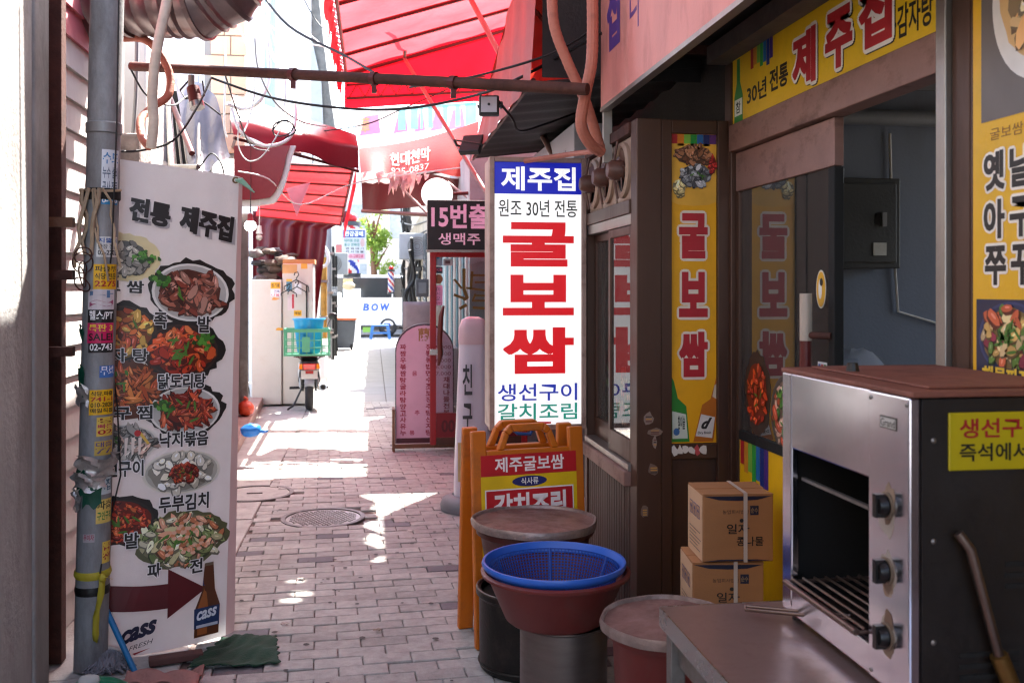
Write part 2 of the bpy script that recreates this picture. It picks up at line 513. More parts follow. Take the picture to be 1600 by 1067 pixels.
# pavers, 200 x 100 mm stretcher bond, rows turned three degrees off the alley
M_pav = mat('paver', '#a09d98', .8, var=.2, scale=18, bump=.5, bs=150, rnd_var=.13, dirt=.45, dcol=(.15, .125, .12), dscale=2.1, dlo=.48, dhi=.72, world=True)
M_pavd = mat('paver_dark', '#666266', .8, var=.18, scale=16, bump=.45, bs=160, rnd_var=.2, world=True)
PRZ = R(3.0)
def paver_mesh(l, w, name, m):
    b = MB(); e = .004; h = .06
    a, c = l / 2, w / 2
    b.add([(-a, -c, -h), (a, -c, -h), (a, c, -h), (-a, c, -h), (-a, -c, -e), (a, -c, -e), (a, c, -e), (-a, c, -e),
           (-a + e, -c + e, 0), (a - e, -c + e, 0), (a - e, c - e, 0), (-a + e, c - e, 0)],
          [(0, 1, 5, 4), (1, 2, 6, 5), (2, 3, 7, 6), (3, 0, 4, 7), (4, 5, 9, 8), (5, 6, 10, 9), (6, 7, 11, 10), (7, 4, 8, 11), (8, 9, 10, 11)])
    me = bpy.data.meshes.new(name); me.from_pydata([tuple(p) for p in b.v], [], b.f); me.materials.append(m)
    return me, b
pm_l, pb = paver_mesh(.2045, .1035, 'paver', M_pav)
pm_d, _ = paver_mesh(.2045, .1035, 'paver', M_pavd)
rest, restd = MB(), MB()
rg = random.Random(5)
npav = 0
bedinv = wm(bed).inverted()
HOLES = [(atZ(505, 808, 0).xy, .30), (atZ(398, 770, 0).xy, .30)]
def left_edge(Y):      # the paving starts to the right of a concrete gutter strip
    return -.80 - .008 * (Y - 4)
cells = []
for r_ in range(-60, 110):
    for c_ in range(-14, 16):
        x = c_ * .2085 + (r_ % 2) * .104; y = r_ * .1075
        wx = x * math.cos(PRZ) - y * math.sin(PRZ) + .28; wy = x * math.sin(PRZ) + y * math.cos(PRZ) + 4.0
        if not (-5.5 < wy < 13.8) or wx > 1.75: continue
        cut = left_edge(wy) - (wx - .103); sxl = 1.0
        if cut > 0:
            if cut > .17: continue
            sxl = 1 - cut / .206; wx += cut / 2
        if any((Vector((wx, wy)) - h).length < q for h, q in HOLES): continue
        cells.append((wx, wy, sxl))
cells.sort(key=lambda p: (p[1] < 3.75, p[1] if p[1] >= 3.75 else -p[1]))
for wx, wy, sxl in cells:
    dark = rg.random() < .055
    z = rg.uniform(-.005, .003); tx = rg.uniform(-.014, .014); ty = rg.uniform(-.009, .009); rz = PRZ + rg.uniform(-.014, .014)
    seen = wy > 3.7 and wx < .95 and wx > -1.0
    Mx = Matrix.Translation((wx, wy, z)) @ Matrix.Rotation(rz, 4, 'Z') @ Matrix.Rotation(tx, 4, 'X') @ Matrix.Rotation(ty, 4, 'Y') @ Matrix.Diagonal((sxl, 1, 1, 1))
    if seen and npav < 300:
        o = bpy.data.objects.new('paver', pm_d if dark else pm_l); COL.objects.link(o)
        o.parent = bed; o.matrix_local = bedinv @ Mx
        npav += 1
    else:
        (restd if dark else rest).add([Mx @ p for p in pb.v], pb.f)
tag(rest.build('distant_pavers', M_pav, bed), kind='stuff')
tag(restd.build('distant_dark_pavers', M_pavd, bed), kind='stuff')

# concrete gutter strip with slabs on the left, smooth slabs beyond the pavers
M_slab = mat('gutter_slab', '#a5a19c', .85, var=.18, scale=5, bump=.35, bs=80, dirt=.45, dcol=(.13, .11, .10), dscale=4)
M_slabf = mat('pale_slab', '#8f8c8a', .85, var=.1, scale=3, bump=.2, bs=80)
y = -5.5
while y < 13.9:
    l = .88 if y < 5.5 else .98
    s_ = MB(); xl = -1.52
    s_.box(xl, left_edge(y + l / 2) - .012, y, y + l - .012, -.08, -.006 + rg.uniform(-.003, .003))
    s_.build('slab', M_slab, bed, bevel=.006); y += l
for i in range(14):
    s_ = MB(); s_.box(-1.52, .18, 13.85 + i * 1.0, 14.84 + i * 1.0, -.08, -.004); s_.build('slab', M_slabf, bed, bevel=.006)
    s_ = MB(); s_.box(.19, 1.85, 13.85 + i * 1.0, 14.84 + i * 1.0, -.08, -.006); s_.build('slab', M_slabf, bed, bevel=.006)
s_ = MB(); s_.box(-40, 40, 28.0, 46, -.099, -.03)
tag(s_.build('road', mat('asphalt', '#6b6a6a', .9, var=.12, scale=2, bump=.3)), kind='structure')

# manhole covers: cast rim, plate and raised studs
M_cast = mat('cast_iron', '#6d6867', .55, metal=.55, var=.2, scale=12, bump=.2, dirt=.35)
M_cast2 = mat('cast_iron_plate', '#8f8b88', .45, metal=.6, var=.2, scale=12, bump=.2, dirt=.3)
def manhole(px, py, label, r=.28, studs=True, col=M_cast2):
    p = atZ(px, py, 0)
    t = thing('manhole_cover', label, 'manhole cover', (p.x, p.y, 0))
    b = MB(); b.lathe([(r + .012, -.05), (r + .012, .003), (r - .02, .003), (r - .02, -.006)], seg=40); b.build('rim', M_cast, t, local=True, smooth=30)
    b = MB(); b.lathe([(.0005, -.004), (r - .024, -.004), (r - .024, -.03)], seg=40); b.build('plate', col, t, local=True)
    b = MB()
    if studs:
        k = 0
        for i in range(-8, 9):
            for j in range(-8, 9):
                x = i * .031 + (j % 2) * .015; yy = j * .031
                if x * x + yy * yy < (r - .05) ** 2:
                    Mx = Matrix.Translation((x, yy, 0)) @ Matrix.Rotation((i * 7 + j * 3) % 5, 4, 'Z')
                    b.box(-.011, .011, -.0055, .0055, -.006, .0015, Mx)
        tag(b.build('studs', M_cast2, t, local=True), kind='stuff')
    else:
        b.box(-.06, .06, -.008, .008, -.006, .004); b.build('lifting_slot', M_cast, t, local=True)
    return t
manhole(505, 808, 'round cast iron manhole cover with raised studs in the middle of the pavers')
manhole(398, 770, 'plain grey round manhole cover beside the white menu banner', .29, False, M_slab)
# ================================================================ right-hand restaurant: bay, shop front, signs
XB, XW, YN, YF = 1.12, 1.55, 4.00, 5.03
M_groove = mat('brown_plank', '#432b21', .5, metal=.1, var=.15, scale=7, bump=.06, dirt=.45, dcol=(.03, .02, .018), dscale=3, stretch=4)
M_glass = glass_mat('window_glass', (.82, .86, .86), .0, .07)
M_dglass = glass_mat('door_glass', (.55, .6, .6), .16, .05)
M_silver = mat('silver_strip', '#9b948e', .35, metal=.8, var=.12, dirt=.3, stretch=4)
M_inner = mat('blue_grey_interior', '#6d7380', .7, var=.1, scale=2, bump=.15, dirt=.4, dcol=(.12, .11, .11), dscale=1.6, stretch=3)

# --- the building behind everything
bld = thing('restaurant_building', 'restaurant building on the right with brown metal front and open doorway', 'building', (2.5, 2, 0))
b = MB()
b.box(XW + .06, 5, 5.25, 9.4, 0, 4.6)            # wall beyond the bay
b.box(XW + .02, 5, 4.06, 5.25, 0, 4.6)
b.build('wall', mat('soot_wall', '#2b2624', .85, var=.3, scale=4, bump=.3, dirt=.5), bld)
b = MB(); b.box(1.62, 4.2, -.6, 4.04, 2.62, 4.6); b.build('upper_wall', MATS['soot_wall'], bld)
b = MB(); b.box(1.62, 4.2, -.6, 4.04, 2.5, 2.6); b.build('ceiling', mat('dim_ceiling', '#8a8a88', .8), bld)
b = MB(); b.box(1.75, 4.2, 4.045, 4.058, .0, 2.5); iw = b.build('interior_wall', M_inner, bld)
b = MB(); b.box(2.55, 2.62, 4.035, 4.0445, 1.32, 1.43); b.build('light_switch', M_white, iw, bevel=.004)
b = MB(); b.tube([(2.30, 4.03, 2.3), (2.31, 4.03, 1.9), (2.34, 4.03, 1.5), (2.585, 4.03, 1.43)], .006, 6); b.build('surface_wire', M_white, iw, smooth=50)
b = MB(); b.box(4.2, 4.3, -.6, 4.05, 0, .9); b.build('interior_wall', M_inner, bld)
b = MB(); b.box(4.2, 4.3, -.6, 2.3, .9, 2.5); b.build('interior_wall', M_inner, bld)
b = MB(); b.box(4.2, 4.3, 3.7, 4.05, .9, 2.5); b.build('interior_wall', M_inner, bld)
for i in range(4):  # unseen rear opening added to let daylight into the room
    b = MB(); b.box(4.23, 4.27, 2.3 + i * .45, 2.35 + i * .45, .9, 2.5); b.build('added_opening_bar', M_white, bld)
b = MB(); b.box(1.62, 4.2, -.7, -.6, 0, 2.6); b.build('interior_wall', M_inner, bld)
b = MB(); b.box(1.62, 4.2, -.6, 4.045, -.02, .05); b.build('interior_floor', mat('floor_tile', '#6b635c', .5), bld)
b = MB(); b.box(XW, 1.72, -5.5, 1.9, 0, 4.6); b.build('side_wall', M_plaster, bld)
b = MB(); b.cyl((1.8, 3.98, 2.36), (4.1, 3.98, 2.36), .035); b.build('ceiling_pipe', mat('grey_pipe', '#77787c', .5), bld, smooth=40)
# shop-front frame
b = MB(); b.box(XW - .03, XW + .05, 2.43, 3.97, 2.19, 2.305); b.build('door_header', M_pinkmetal, bld, bevel=.004)
b = MB(); b.box(XW - .02, XW + .06, 3.97, 4.045, 0, 2.58); b.build('door_post', M_brownmetal, bld, bevel=.004)
b = MB(); b.box(XW - .03, XW + .05, 2.385, 2.43, .0, 2.6); b.build('door_post', M_silver, bld, bevel=.003)
b = MB(); b.box(XW - .012, XW + .05, 2.305, 2.383, .0, 2.6); b.build('door_post', M_brownmetal, bld, bevel=.003)
b = MB(); b.box(XW + .051, XW + .09, 2.43, 2.48, 0, 2.18); b.build('door_stop', M_dark, bld)
b = MB(); b.box(XW - .02, XW + .08, 2.305, 3.97, 0, .04); b.build('threshold', M_steel2, bld)
b = MB(); b.box(XW - .1, XW + .06, .2, 4.05, 2.585, 2.66); b.build('soffit_trim', mat('weathered_trim', '#5e5550', .7, var=.3, scale=10, dirt=.6), bld)
b = MB(); b.box(XW - .012, XW + .02, .4, 2.30, .0, 2.58); b.build('front_panel', M_brownmetal, bld)

# --- sliding door leaf with glass, handle and stickers
door = thing('sliding_door', 'sliding glass door with brown metal frame and yellow lower panel', 'door', (XW + .02, 3.5, .04))
y0, y1 = 3.07, 3.965
b = MB(); b.box(XW + .0, XW + .035, y0, y1, 2.02, 2.185); b.build('top_rail', M_pinkmetal, door, bevel=.003)
b = MB(); b.box(XW + .0, XW + .035, y0, y0 + .045, .05, 2.018); b.build('stile', M_dark, door, bevel=.003)
b = MB(); b.box(XW + .0, XW + .035, y1 - .035, y1, .05, 2.018); b.build('stile', M_brownmetal, door, bevel=.003)
b = MB(); b.box(XW + .012, XW + .018, y0 + .046, y1 - .036, 1.0, 2.018); b.build('pane', M_dglass, door)
b = MB(); b.box(XW + .0, XW + .03, y0 + .046, y1 - .036, .96, .998); b.build('middle_rail', M_dark, door)
b = MB(); b.box(XW + .004, XW + .028, y0 + .046, y1 - .036, .06, .958); b.build('lower_panel', mat('yellow_vinyl', '#ecb812', .4, var=.06, scale=4, dirt=.2), door)
b = MB(); b.cyl((XW - .055, y0 + .10, 1.10), (XW - .055, y0 + .10, 1.42), .021); hd = b.build('handle', mat('dark_red_grip', '#5a1512', .4), door, smooth=40)
b = MB(); b.cyl((XW - .055, y0 + .10, 1.421), (XW - .055, y0 + .10, 1.585), .021); b.build('handle_cap', mat('aged_white_plastic', '#b9a898', .4), hd, smooth=40)
b = MB(); b.cyl((XW - .055, y0 + .10, 1.44), (XW + .0, y0 + .02, 1.44), .012); b.build('handle_bracket', M_rust, hd, smooth=40)
P = Panel((XW - .0, y1 - .036, .96), (0, -1, 0), (0, 0, 1))
W = y1 - y0 - .082
pr = PB(Panel((XW + .0035, y1 - .036, .06), (0, -1, 0), (0, 0, 1)))
for i, c in enumerate(['#b0202a', '#d08a2a', '#7cb342', '#2e9a3a', '#1f6aa8', '#1c2f78', '#4a2a7a']):
    pr.rect(.01 + i * .042, .80 - (.0, .03, .02, .07, .04, .10, .06)[i], .05 + i * .042, .90, c)
for i, (t, u, v, s) in enumerate([('갈', .27, .64, .085), ('치', .50, .62, .10), ('조', .70, .60, .09), ('선', .48, .44, .09), ('구', .69, .42, .085),
                                 ('대', .58, .27, .09), ('해', .44, .12, .09), ('정', .68, .13, .09), ('전', .66, .02, .09), ('태', .44, .0, .08)]):
    pr.text(t, u, v, u + s * .9, v + s, '#1a1614', 1, .02)
pr.ell(.60, .78, .05, .05, '#2a2f6a'); pr.text('美', .57, .75, .63, .81, '#e0b020', 2)
pr.build('lettering', PRINT, door)
pr = PB(Panel((XW + .0115, y1 - .036, 1.0), (0, -1, 0), (0, 0, 1)))
food(pr, .17, .17, .12, .15, ['#c23a18', '#d9541f', '#a52814'], 3, plate=None, splash='#3a2a22', n=60, size=.2, green=3)
food(pr, .45, .12, .14, .15, ['#c9a08a', '#d4b49e', '#b44a2c', '#3f7a2a'], 4, plate='#4d4540', splash=None, n=60, size=.25, garn=(-.2, .5))
pr.build('dish_sticker', PRINT, door)
pr = PB(Panel((XW + .011, y1 - .036, 1.0), (0, -1, 0), (0, 0, 1)))
pr.ell(.74, .60, .038, .068, '#d9d2c4', 1); pr.ell(.74, .60, .033, .062, '#d9a520', 2); pr.ell(.735, .60, .014, .035, '#e8e2d4', 3); pr.ell(.745, .625, .012, .014, '#201810', 4)
pr.rect(.715, .25, .785, .345, '#e8e8e8', 1)
for i, c in enumerate(['#1d4b9a', '#b02028', '#1c7a3a']): pr.rect(.720 + i * .021, .258, .738 + i * .021, .337, c, 2)
pr.text('JCB', .722, .283, .78, .312, '#ffffff', 3)
pr.rect(.70, .20, .79, .235, '#1c3a86', 1)
pr.build('card_sticker', PRINT, door)

# --- yellow header sign over the door
hs = thing('header_sign', 'long yellow sign with red brush letters above the restaurant doorway', 'sign', (XW, 3.2, 2.31))
b = MB(); b.box(XW - .012, XW + .05, 2.432, 3.968, 2.307, 2.583); b.build('panel', mat('yellow_signboard', '#efc414', .45, var=.05, scale=4, dirt=.12), hs)
pr = PB(Panel((XW - .0125, 3.968, 2.307), (0, -1, 0), (0, 0, 1)))
for i, c in enumerate(['#b0202a', '#d08a2a', '#7cb342', '#2e9a3a', '#1f6aa8', '#1c2f78', '#4a2a7a']):
    pr.rect(.20 + i * .032, .205 - (.01, 0, .0, .02, .01, .03, .01)[i], .23 + i * .032, .276, c)
pr.text('30년', .16, .055, .36, .135, '#1a1614', 1, .02); pr.text('전통', .39, .06, .56, .15, '#1a1614', 1, .03)
for t, u, v, s in [('제', .60, .025, .19), ('주', .86, .03, .19), ('집', 1.09, .045, .20)]:
    pr.otext(t, u + .006, v - .006, u + s + .006, v + s * 1.05 - .006, '#1a1614', '#1a1614', 1, .05, .05)
    pr.otext(t, u, v, u + s, v + s * 1.05, '#b3222a', '#f2eee6', 3, .05, .06)
pr.text('·감자탕', 1.30, .03, 1.50, .13, '#1a1614', 1, .02); pr.text('·굴밥', 1.31, .17, 1.44, .26, '#1a1614', 1, .02)
pr.build('lettering', PRINT, hs)
pr = PB(Panel((XW - .0125, 3.968, 2.307), (0, -1, 0), (0, 0, 1)))
pr.poly([(.02, .0), (.115, .0), (.115, .11), (.085, .17), (.083, .27), (.05, .27), (.048, .17), (.02, .11)], '#2c8a35', 1)
pr.rect(.025, .03, .11, .10, '#dfe5da', 2); pr.text('참', .04, .04, .09, .09, '#203a28', 3)
pr.build('bottle_print', PRINT, hs)

# --- yellow poster board nearest the camera
ps = thing('poster_board', 'tall yellow menu poster with a bowl picture beside the doorway', 'poster', (XW, 2.1, .8))
b = MB(); b.box(XW - .022, XW - .0125, 1.55, 2.275, .9, 2.57); b.build('board', mat('yellow_poster', '#e8b21a', .4, var=.06, scale=4, dirt=.15), ps)
pr = PB(Panel((XW - .0225, 2.275, .9), (0, -1, 0), (0, 0, 1)))
pr.rect(.035, 1.12, .72, 1.66, '#6b625c', 1); pr.ell(.25, 1.40, .17, .21, '#e8e2da', 2, 40); pr.ell(.25, 1.41, .14, .175, '#e0b678', 3, 36, .04)
food(pr, .25, 1.41, .13, .165, ['#e2bd85', '#d9a566', '#efd9b0'], 21, plate=None, splash=None, n=40, size=.3, green=0, l=3)
pr.build('dish_picture', PRINT, ps)
pr = PB(Panel((XW - .0225, 2.275, .9), (0, -1, 0), (0, 0, 1)))
pr.text('굴보쌈을드시면', .07, 1.07, .36, 1.10, '#8a5a20', 1, .0)
for t, u, v in [('옛', .045, .945), ('날', .145, .945), ('아', .045, .825), ('구', .145, .825), ('쭈', .05, .71), ('꾸', .15, .71)]:
    pr.otext(t, u, v, u + .082, v + .098, '#1a1512', '#f0e6d6', 1, .04, .07)
pr.build('lettering', PRINT, ps)
pr = PB(Panel((XW - .0225, 2.275, .9), (0, -1, 0), (0, 0, 1)))
pr.rect(.015, .455, .33, .675, '#2c2a45', 1)
food(pr, .15, .58, .125, .09, ['#c9a05a', '#5c7a30', '#c9603a', '#e0c08a', '#8a2a40'], 22, plate='#39406a', splash=None, n=70, size=.22, green=14, l=1)
pr.otext('해물파전', .05, .465, .23, .51, '#efc53a', '#2c2a45', 15, .04, .05)
pr.build('dish_picture', PRINT, ps)

# --- meter box and plastic bag inside the doorway
mb = thing('breaker_box', 'dark grey breaker box fixed to the blue-grey wall inside the doorway', 'breaker box', (2.05, 4.0, 1.68))
b = MB(); b.box(1.80, 2.265, 3.88, 4.04, 1.69, 2.08); b.build('case', mat('dark_grey_enamel', '#34322f', .45, dirt=.2), mb, bevel=.006)
b = MB(); b.box(1.83, 2.24, 3.868, 3.879, 1.715, 2.055); dd = b.build('cover', mat('dark_grey_enamel2', '#3b3936', .45), mb, bevel=.004)
b = MB(); b.box(2.165, 2.185, 3.85, 3.867, 1.87, 1.93); b.build('latch', M_steel2, dd)
b = MB(); b.box(2.13, 2.19, 3.863, 3.867, 1.745, 1.80); b.build('warning_sticker', mat('sticker_white', '#b8b3a8', .5), dd)
bagm = mat('clear_plastic_bag', '#c9cdd6', .12, var=.1, bump=.5, bs=14, transl=.5)
b = MB(); rgb = random.Random(8)
b.sphere((1.84, 3.70, 2.06), .085, 12, 9, (.7, .6, 1.7), .16, rgb)
tag(b.build('plastic_bag', bagm, smooth=60), 'clear plastic bag hanging inside the dark doorway', 'bag')
b = MB(); q = at(1335, 575, 3.5); b.sphere(q, .085, 14, 9, (1.1, .8, .8), .2, rgb); tag(b.build('crumpled_bag', bagm, smooth=45), 'crumpled clear bag low inside the doorway behind the grill', 'bag')
b = MB(); q = at(1390, 590, 3.3); b.tube([q + Vector((-.13, 0, .0)), q + Vector((-.06, 0, .035)), q + Vector((.03, 0, .02)), q + Vector((.12, 0, -.03))], .008, 6); b.sphere(q + Vector((-.13, 0, .0)), .022, 8, 6); tag(b.build('black_lead', M_cable, smooth=50), 'short black lead with plug inside the doorway above the grill', 'cable')

# ---------------------------------------------------------------- the projecting window bay
bay = thing('window_bay', 'brown metal bay with sliding windows jutting out beside the doorway', 'shop bay', (XB + .2, 4.5, 0))
b = MB(); b.box(XB, XB + .11, YN, YN + .10, 0, 2.335); b.build('corner_post', M_brownmetal, bay, bevel=.004)
b = MB(); b.box(XB + .112, XB + .158, YN + .006, YN + .10, 0, 2.333); b.build('corner_post', M_brownmetal, bay, bevel=.003)
b = MB(); b.box(1.484, 1.548, YN + .003, YN + .09, 0, 2.333); b.build('stile', M_brownmetal, bay, bevel=.003)
b = MB(); b.box(XB + .159, 1.483, YN + .01, YN + .09, 2.275, 2.333); b.build('top_rail', M_brownmetal, bay, bevel=.003)
b = MB(); b.box(XB + .159, 1.483, YN + .01, YN + .09, .865, .93); b.build('middle_rail', M_brownmetal, bay, bevel=.003)
b = MB(); b.box(XB + .159, 1.483, YN + .03, YN + .08, .0, .864); b.build('lower_panel', M_groove, bay)
b = MB(); b.box(XB, XB + .07, YF - .06, YF, 0, 2.335); b.build('far_post', M_brownmetal, bay, bevel=.003)
b = MB(); b.box(XB - .01, XB + .09, YN + .10, YF - .06, 2.285, 2.335); b.build('head_beam', M_rust, bay, bevel=.003)
b = MB(); b.box(XB - .008, XB + .08, YN + .10, YF - .06, 1.935, 1.995); b.build('transom', M_brownmetal, bay, bevel=.003)
b = MB(); b.box(XB + .0, XB + .07, YN + .10, YF - .06, 1.885, 1.934); b.build('window_head', M_silver, bay, bevel=.003)
b = MB(); b.box(XB - .03, XB + .08, YN + .10, YF - .06, .735, .80); b.build('sill', M_pinkmetal, bay, bevel=.004)
b = MB(); b.box(XB - .012, XB + .08, YN + .10, YF - .06, .801, .83); b.build('window_track', M_silver, bay, bevel=.002)
b = MB(); b.box(XB + .12, XW + .05, YN + .095, YF - .02, 2.30, 2.33); b.build('roof', M_rust, bay)
b = MB(); b.box(XB + .03, XB + .036, YN + .1, YF - .06, 0.02, .735); b.build('backing', M_dark, bay)
for i in range(19):
    y = YN + .103 + i * .0458
    b = MB(); b.box(XB + .008, XB + .028, y, y + .0415, .02, .733); b.build('plank', M_groove, bay, bevel=.004)
# two sliding sashes with posters and painted reflections behind the glass
def sash(ya, yb, x, nm):
    s_ = MB()
    s_.box(x, x + .025, ya, ya + .035, .832, 1.883); s_.box(x, x + .025, yb - .035, yb, .832, 1.883)
    s_.box(x, x + .025, ya + .036, yb - .036, 1.845, 1.883); s_.box(x, x + .025, ya + .036, yb - .036, .832, .93)
    o = s_.build('window_sash', M_brownmetal, bay, bevel=.003)
    s_ = MB(); s_.box(x + .010, x + .014, ya + .036, yb - .036, .931, 1.844); s_.build('pane', M_glass, o)
    return o
s1 = sash(YN + .10, 4.53, XB + .006, 0)
s2 = sash(4.50, YF - .062, XB + .040, 1)
pr = PB(Panel((XB + .026, 4.49, .93), (0, -1, 0), (0, 0, 1)))
pr.rect(.0, .0, .36, .90, '#e9e4e0', 0)
for i in range(9): pr.rect(0, .42 + i * .056, .36, .445 + i * .056, '#a31d28', 1)
pr.rect(.03, .63, .36, .75, '#e9e4e0', 2); pr.rect(.05, .45, .25, .57, '#e9e4e0', 2); pr.rect(.12, .83, .36, .87, '#e9e4e0', 2)
pr.text('30년 전통', .06, .77, .35, .83, '#c98a84', 3, .0)  # pale letters here and below are painted-in reflections of the lit sign
for t, u, v in [('굴', .20, .62), ('보', .20, .50), ('쌈', .20, .38), ('감', .05, .58), ('자', .05, .44)]:
    pr.text(t, u, v, u + .11, v + .105, '#6a78b0' if u > .1 else '#d9c9c4', 4, .01)
pr.rect(0, 0, .36, .36, '#e6ddd6', 2); pr.rect(0, .345, .36, .375, '#a31d28', 3); pr.rect(0, 0, .36, .02, '#a31d28', 3)
food(pr, .19, .17, .15, .15, ['#d97a4a', '#e2b58a', '#7a9a5a', '#d4a05a', '#c94a34'], 33, splash=None, n=60, size=.22, green=8, l=4)
pr.build('window_poster', PRINT, s1)
pr = PB(Panel((XB + .060, 4.93, .93), (0, -1, 0), (0, 0, 1)))
pr.rect(.0, .0, .40, .42, '#ddd3cc', 0); pr.rect(0, .40, .40, .43, '#a31d28', 1); pr.rect(0, 0, .40, .02, '#a31d28', 1)
food(pr, .22, .20, .15, .17, ['#b9461f', '#7a4a26', '#d4884a', '#6a2a18'], 34, splash=None, n=60, size=.22, green=8, l=2)
pr.build('window_poster', PRINT, s2)
# shreds of old stickers on the post
rgs = random.Random(3)
for (x, z, w, h) in [(1.15, 1.02, .045, .05), (1.17, .97, .06, .035), (1.19, .92, .02, .05), (1.17, .80, .05, .05), (1.14, .62, .03, .05)]:
    pr = PB(Panel((x, YN - .0005, z), (1, 0, 0), (0, 0, 1)))
    pr.ell(w / 2, h / 2, w / 2, h / 2, rgs.choice(['#8a766c', '#6f5a50', '#7d685c']), 1, 9, .3, rg=rgs)
    for k in range(3): pr.rect(w * .2, h * (.2 + .2 * k), w * .8, h * (.3 + .2 * k), rgs.choice(['#6a3a34', '#40302c', '#c08a40']), 2)
    pr.build('sticker_remnant', PRINT, bay)
for k in range(6):
    pr = PB(Panel((1.275 + k * .026, YN + .0095, .885), (1, 0, 0), (0, 0, 1)))
    pr.ell(.013, .018, .016, .02, rgs.choice(['#d8d0c8', '#26242a', '#c04a50', '#c9a53a', '#e0d8d4']), 1 + k % 2, 8, .35, rg=rgs)
    pr.build('sticker_remnant', PRINT, bay)

# --- yellow strip banner in the bay
vb = thing('strip_banner', 'narrow yellow vertical banner with red lettering and two bottles in the bay', 'banner', (1.38, YN + .02, .94))
b = MB(); b.box(1.279, 1.483, YN + .022, YN + .032, .932, 2.274); b.build('panel', mat('amber_vinyl', '#eaa60c', .45, var=.06, scale=3, dirt=.12, dscale=5), vb)
PV = Panel((1.279, YN + .0215, .932), (1, 0, 0), (0, 0, 1))
pr = PB(PV)
for t, z0, z1 in [('굴', .80, 1.0), ('보', .545, .745), ('쌈', .285, .485)]:
    pr.otext(t, .035, z0, .165, z1, '#b0202a', '#e8d4c0', 2, .055, .05)
pr.build('lettering', PRINT, vb)
pr = PB(PV)
for i, c in enumerate(['#a81c24', '#d07a1c', '#7cb342', '#1f8a35', '#1f5f9c', '#1c2560', '#5a2a72']):
    pr.rect(i * .0291, 1.30 - (.0, .01, .0, .015, .0, .01, .0)[i], i * .0291 + .0285, 1.341, c, 1)
pr.poly([(0, 1.05), (.03, 1.035), (.1, 1.03), (.17, 1.035), (.204, 1.05), (.204, 1.30), (0, 1.30)], '#e3a93a', 1)
pr.build('colour_bars', PRINT, vb)
pr = PB(PV)
food(pr, .10, 1.25, .10, .05, ['#8a5a3c', '#a06a48', '#6d4028'], 41, plate=None, splash=None, n=50, size=.2, green=0, l=2)
food(pr, .11, 1.165, .085, .055, ['#8f8f92', '#6a6a70', '#b0aeb0', '#3c3c42'], 42, plate=None, splash=None, n=50, size=.22, green=4, l=3)
food(pr, .035, 1.11, .035, .04, ['#e8d8a8', '#d9c48a', '#c9b478'], 43, plate=None, splash=None, n=20, size=.5, green=0, l=2)
food(pr, .185, 1.21, .02, .05, ['#c02a20', '#a81c18'], 44, plate=None, splash=None, n=20, size=.5, green=0, l=6)
pr.build('dish_picture', PRINT, vb)
pr = PB(PV)
pr.poly([(0, .005), (.083, .005), (.068, .16), (.03, .195), (.012, .27), (0, .29)], '#2b7f2c', 1)
pr.poly([(.006, .02), (.075, .02), (.066, .125), (.004, .14)], '#cfd6c6', 2); pr.text('참이슬', .03, .06, .062, .12, '#1a2a20', 3); pr.ell(.024, .05, .014, .016, '#3a6aa0', 3)
pr.poly([(.100, .005), (.190, .005), (.204, .10), (.204, .285), (.186, .22), (.178, .19), (.140, .165)], '#b5641a', 1)
pr.poly([(.110, .03), (.185, .02), (.198, .11), (.135, .125)], '#d9d3cc', 2); pr.text('d', .135, .06, .185, .11, '#201a18', 3, .05, .6); pr.text('Dry finish', .12, .035, .18, .05, '#201a18', 3)
pr.poly([(.186, .20), (.2039, .19), (.2039, .255), (.196, .25)], '#cbb9a0', 2)
pr.build('bottle_print', PRINT, vb)

# --- three extractor fans in the bay head
M_fan = mat('greasy_fan_plastic', '#a48b78', .55, var=.2, scale=8, dirt=.6, dcol=(.06, .035, .025), dscale=5)
M_motor = mat('greasy_motor', '#5a382c', .5, var=.3, scale=9, dirt=.5)
def fan(y, lab):
    t = thing('extractor_fan', lab, 'extractor fan', (XB + .02, y, 2.0), 0, 'extractor fans over the bay window')
    Mr = Matrix.Rotation(R(90), 4, 'Y')
    b = MB(); b.box(XB + .012, XB + .075, y - .128, y + .128, 2.0, 2.28); b.build('housing', M_fan, t, bevel=.008)
    b = MB(); b.lathe([(.126, 0), (.126, -.016), (.112, -.026), (.102, -.016), (.100, 0)], (XB + .012, y, 2.14), 32, Mr); b.build('ring', M_fan, t, smooth=40)
    b = MB(); b.lathe([(.001, -.004), (.101, -.004)], (XB + .010, y, 2.14), 28, Mr); b.build('opening', M_dark, t)
    b = MB()
    for k in range(5):
        a = 2 * math.pi * k / 5 + y
        Mx = Matrix.Translation((XB + .000, y, 2.14)) @ Matrix.Rotation(a, 4, 'X') @ Matrix.Rotation(R(25), 4, 'Z')
        b = MB(); b.box(-.003, .003, -.028, .028, .03, .095, Mx); b.build('blade', M_motor, t)
    b = MB(); b.lathe([(.001, -.075), (.03, -.075), (.045, -.055), (.048, -.005)], (XB + .006, y, 2.14), 20, Mr); b.build('motor', M_motor, t, smooth=50)
    b = MB(); b.cyl((XB - .045, y, 2.14), (XB - .02, y, 2.27), .006); b.cyl((XB - .045, y, 2.14), (XB - .02, y, 2.01), .006); b.build('bracket', M_motor, t)
fan(4.25, 'greasy round extractor fan nearest the corner post of the bay')
fan(4.54, 'greasy extractor fan between the two others over the bay window')
fan(4.83, 'extractor fan in a square beige housing beside the lit sign')

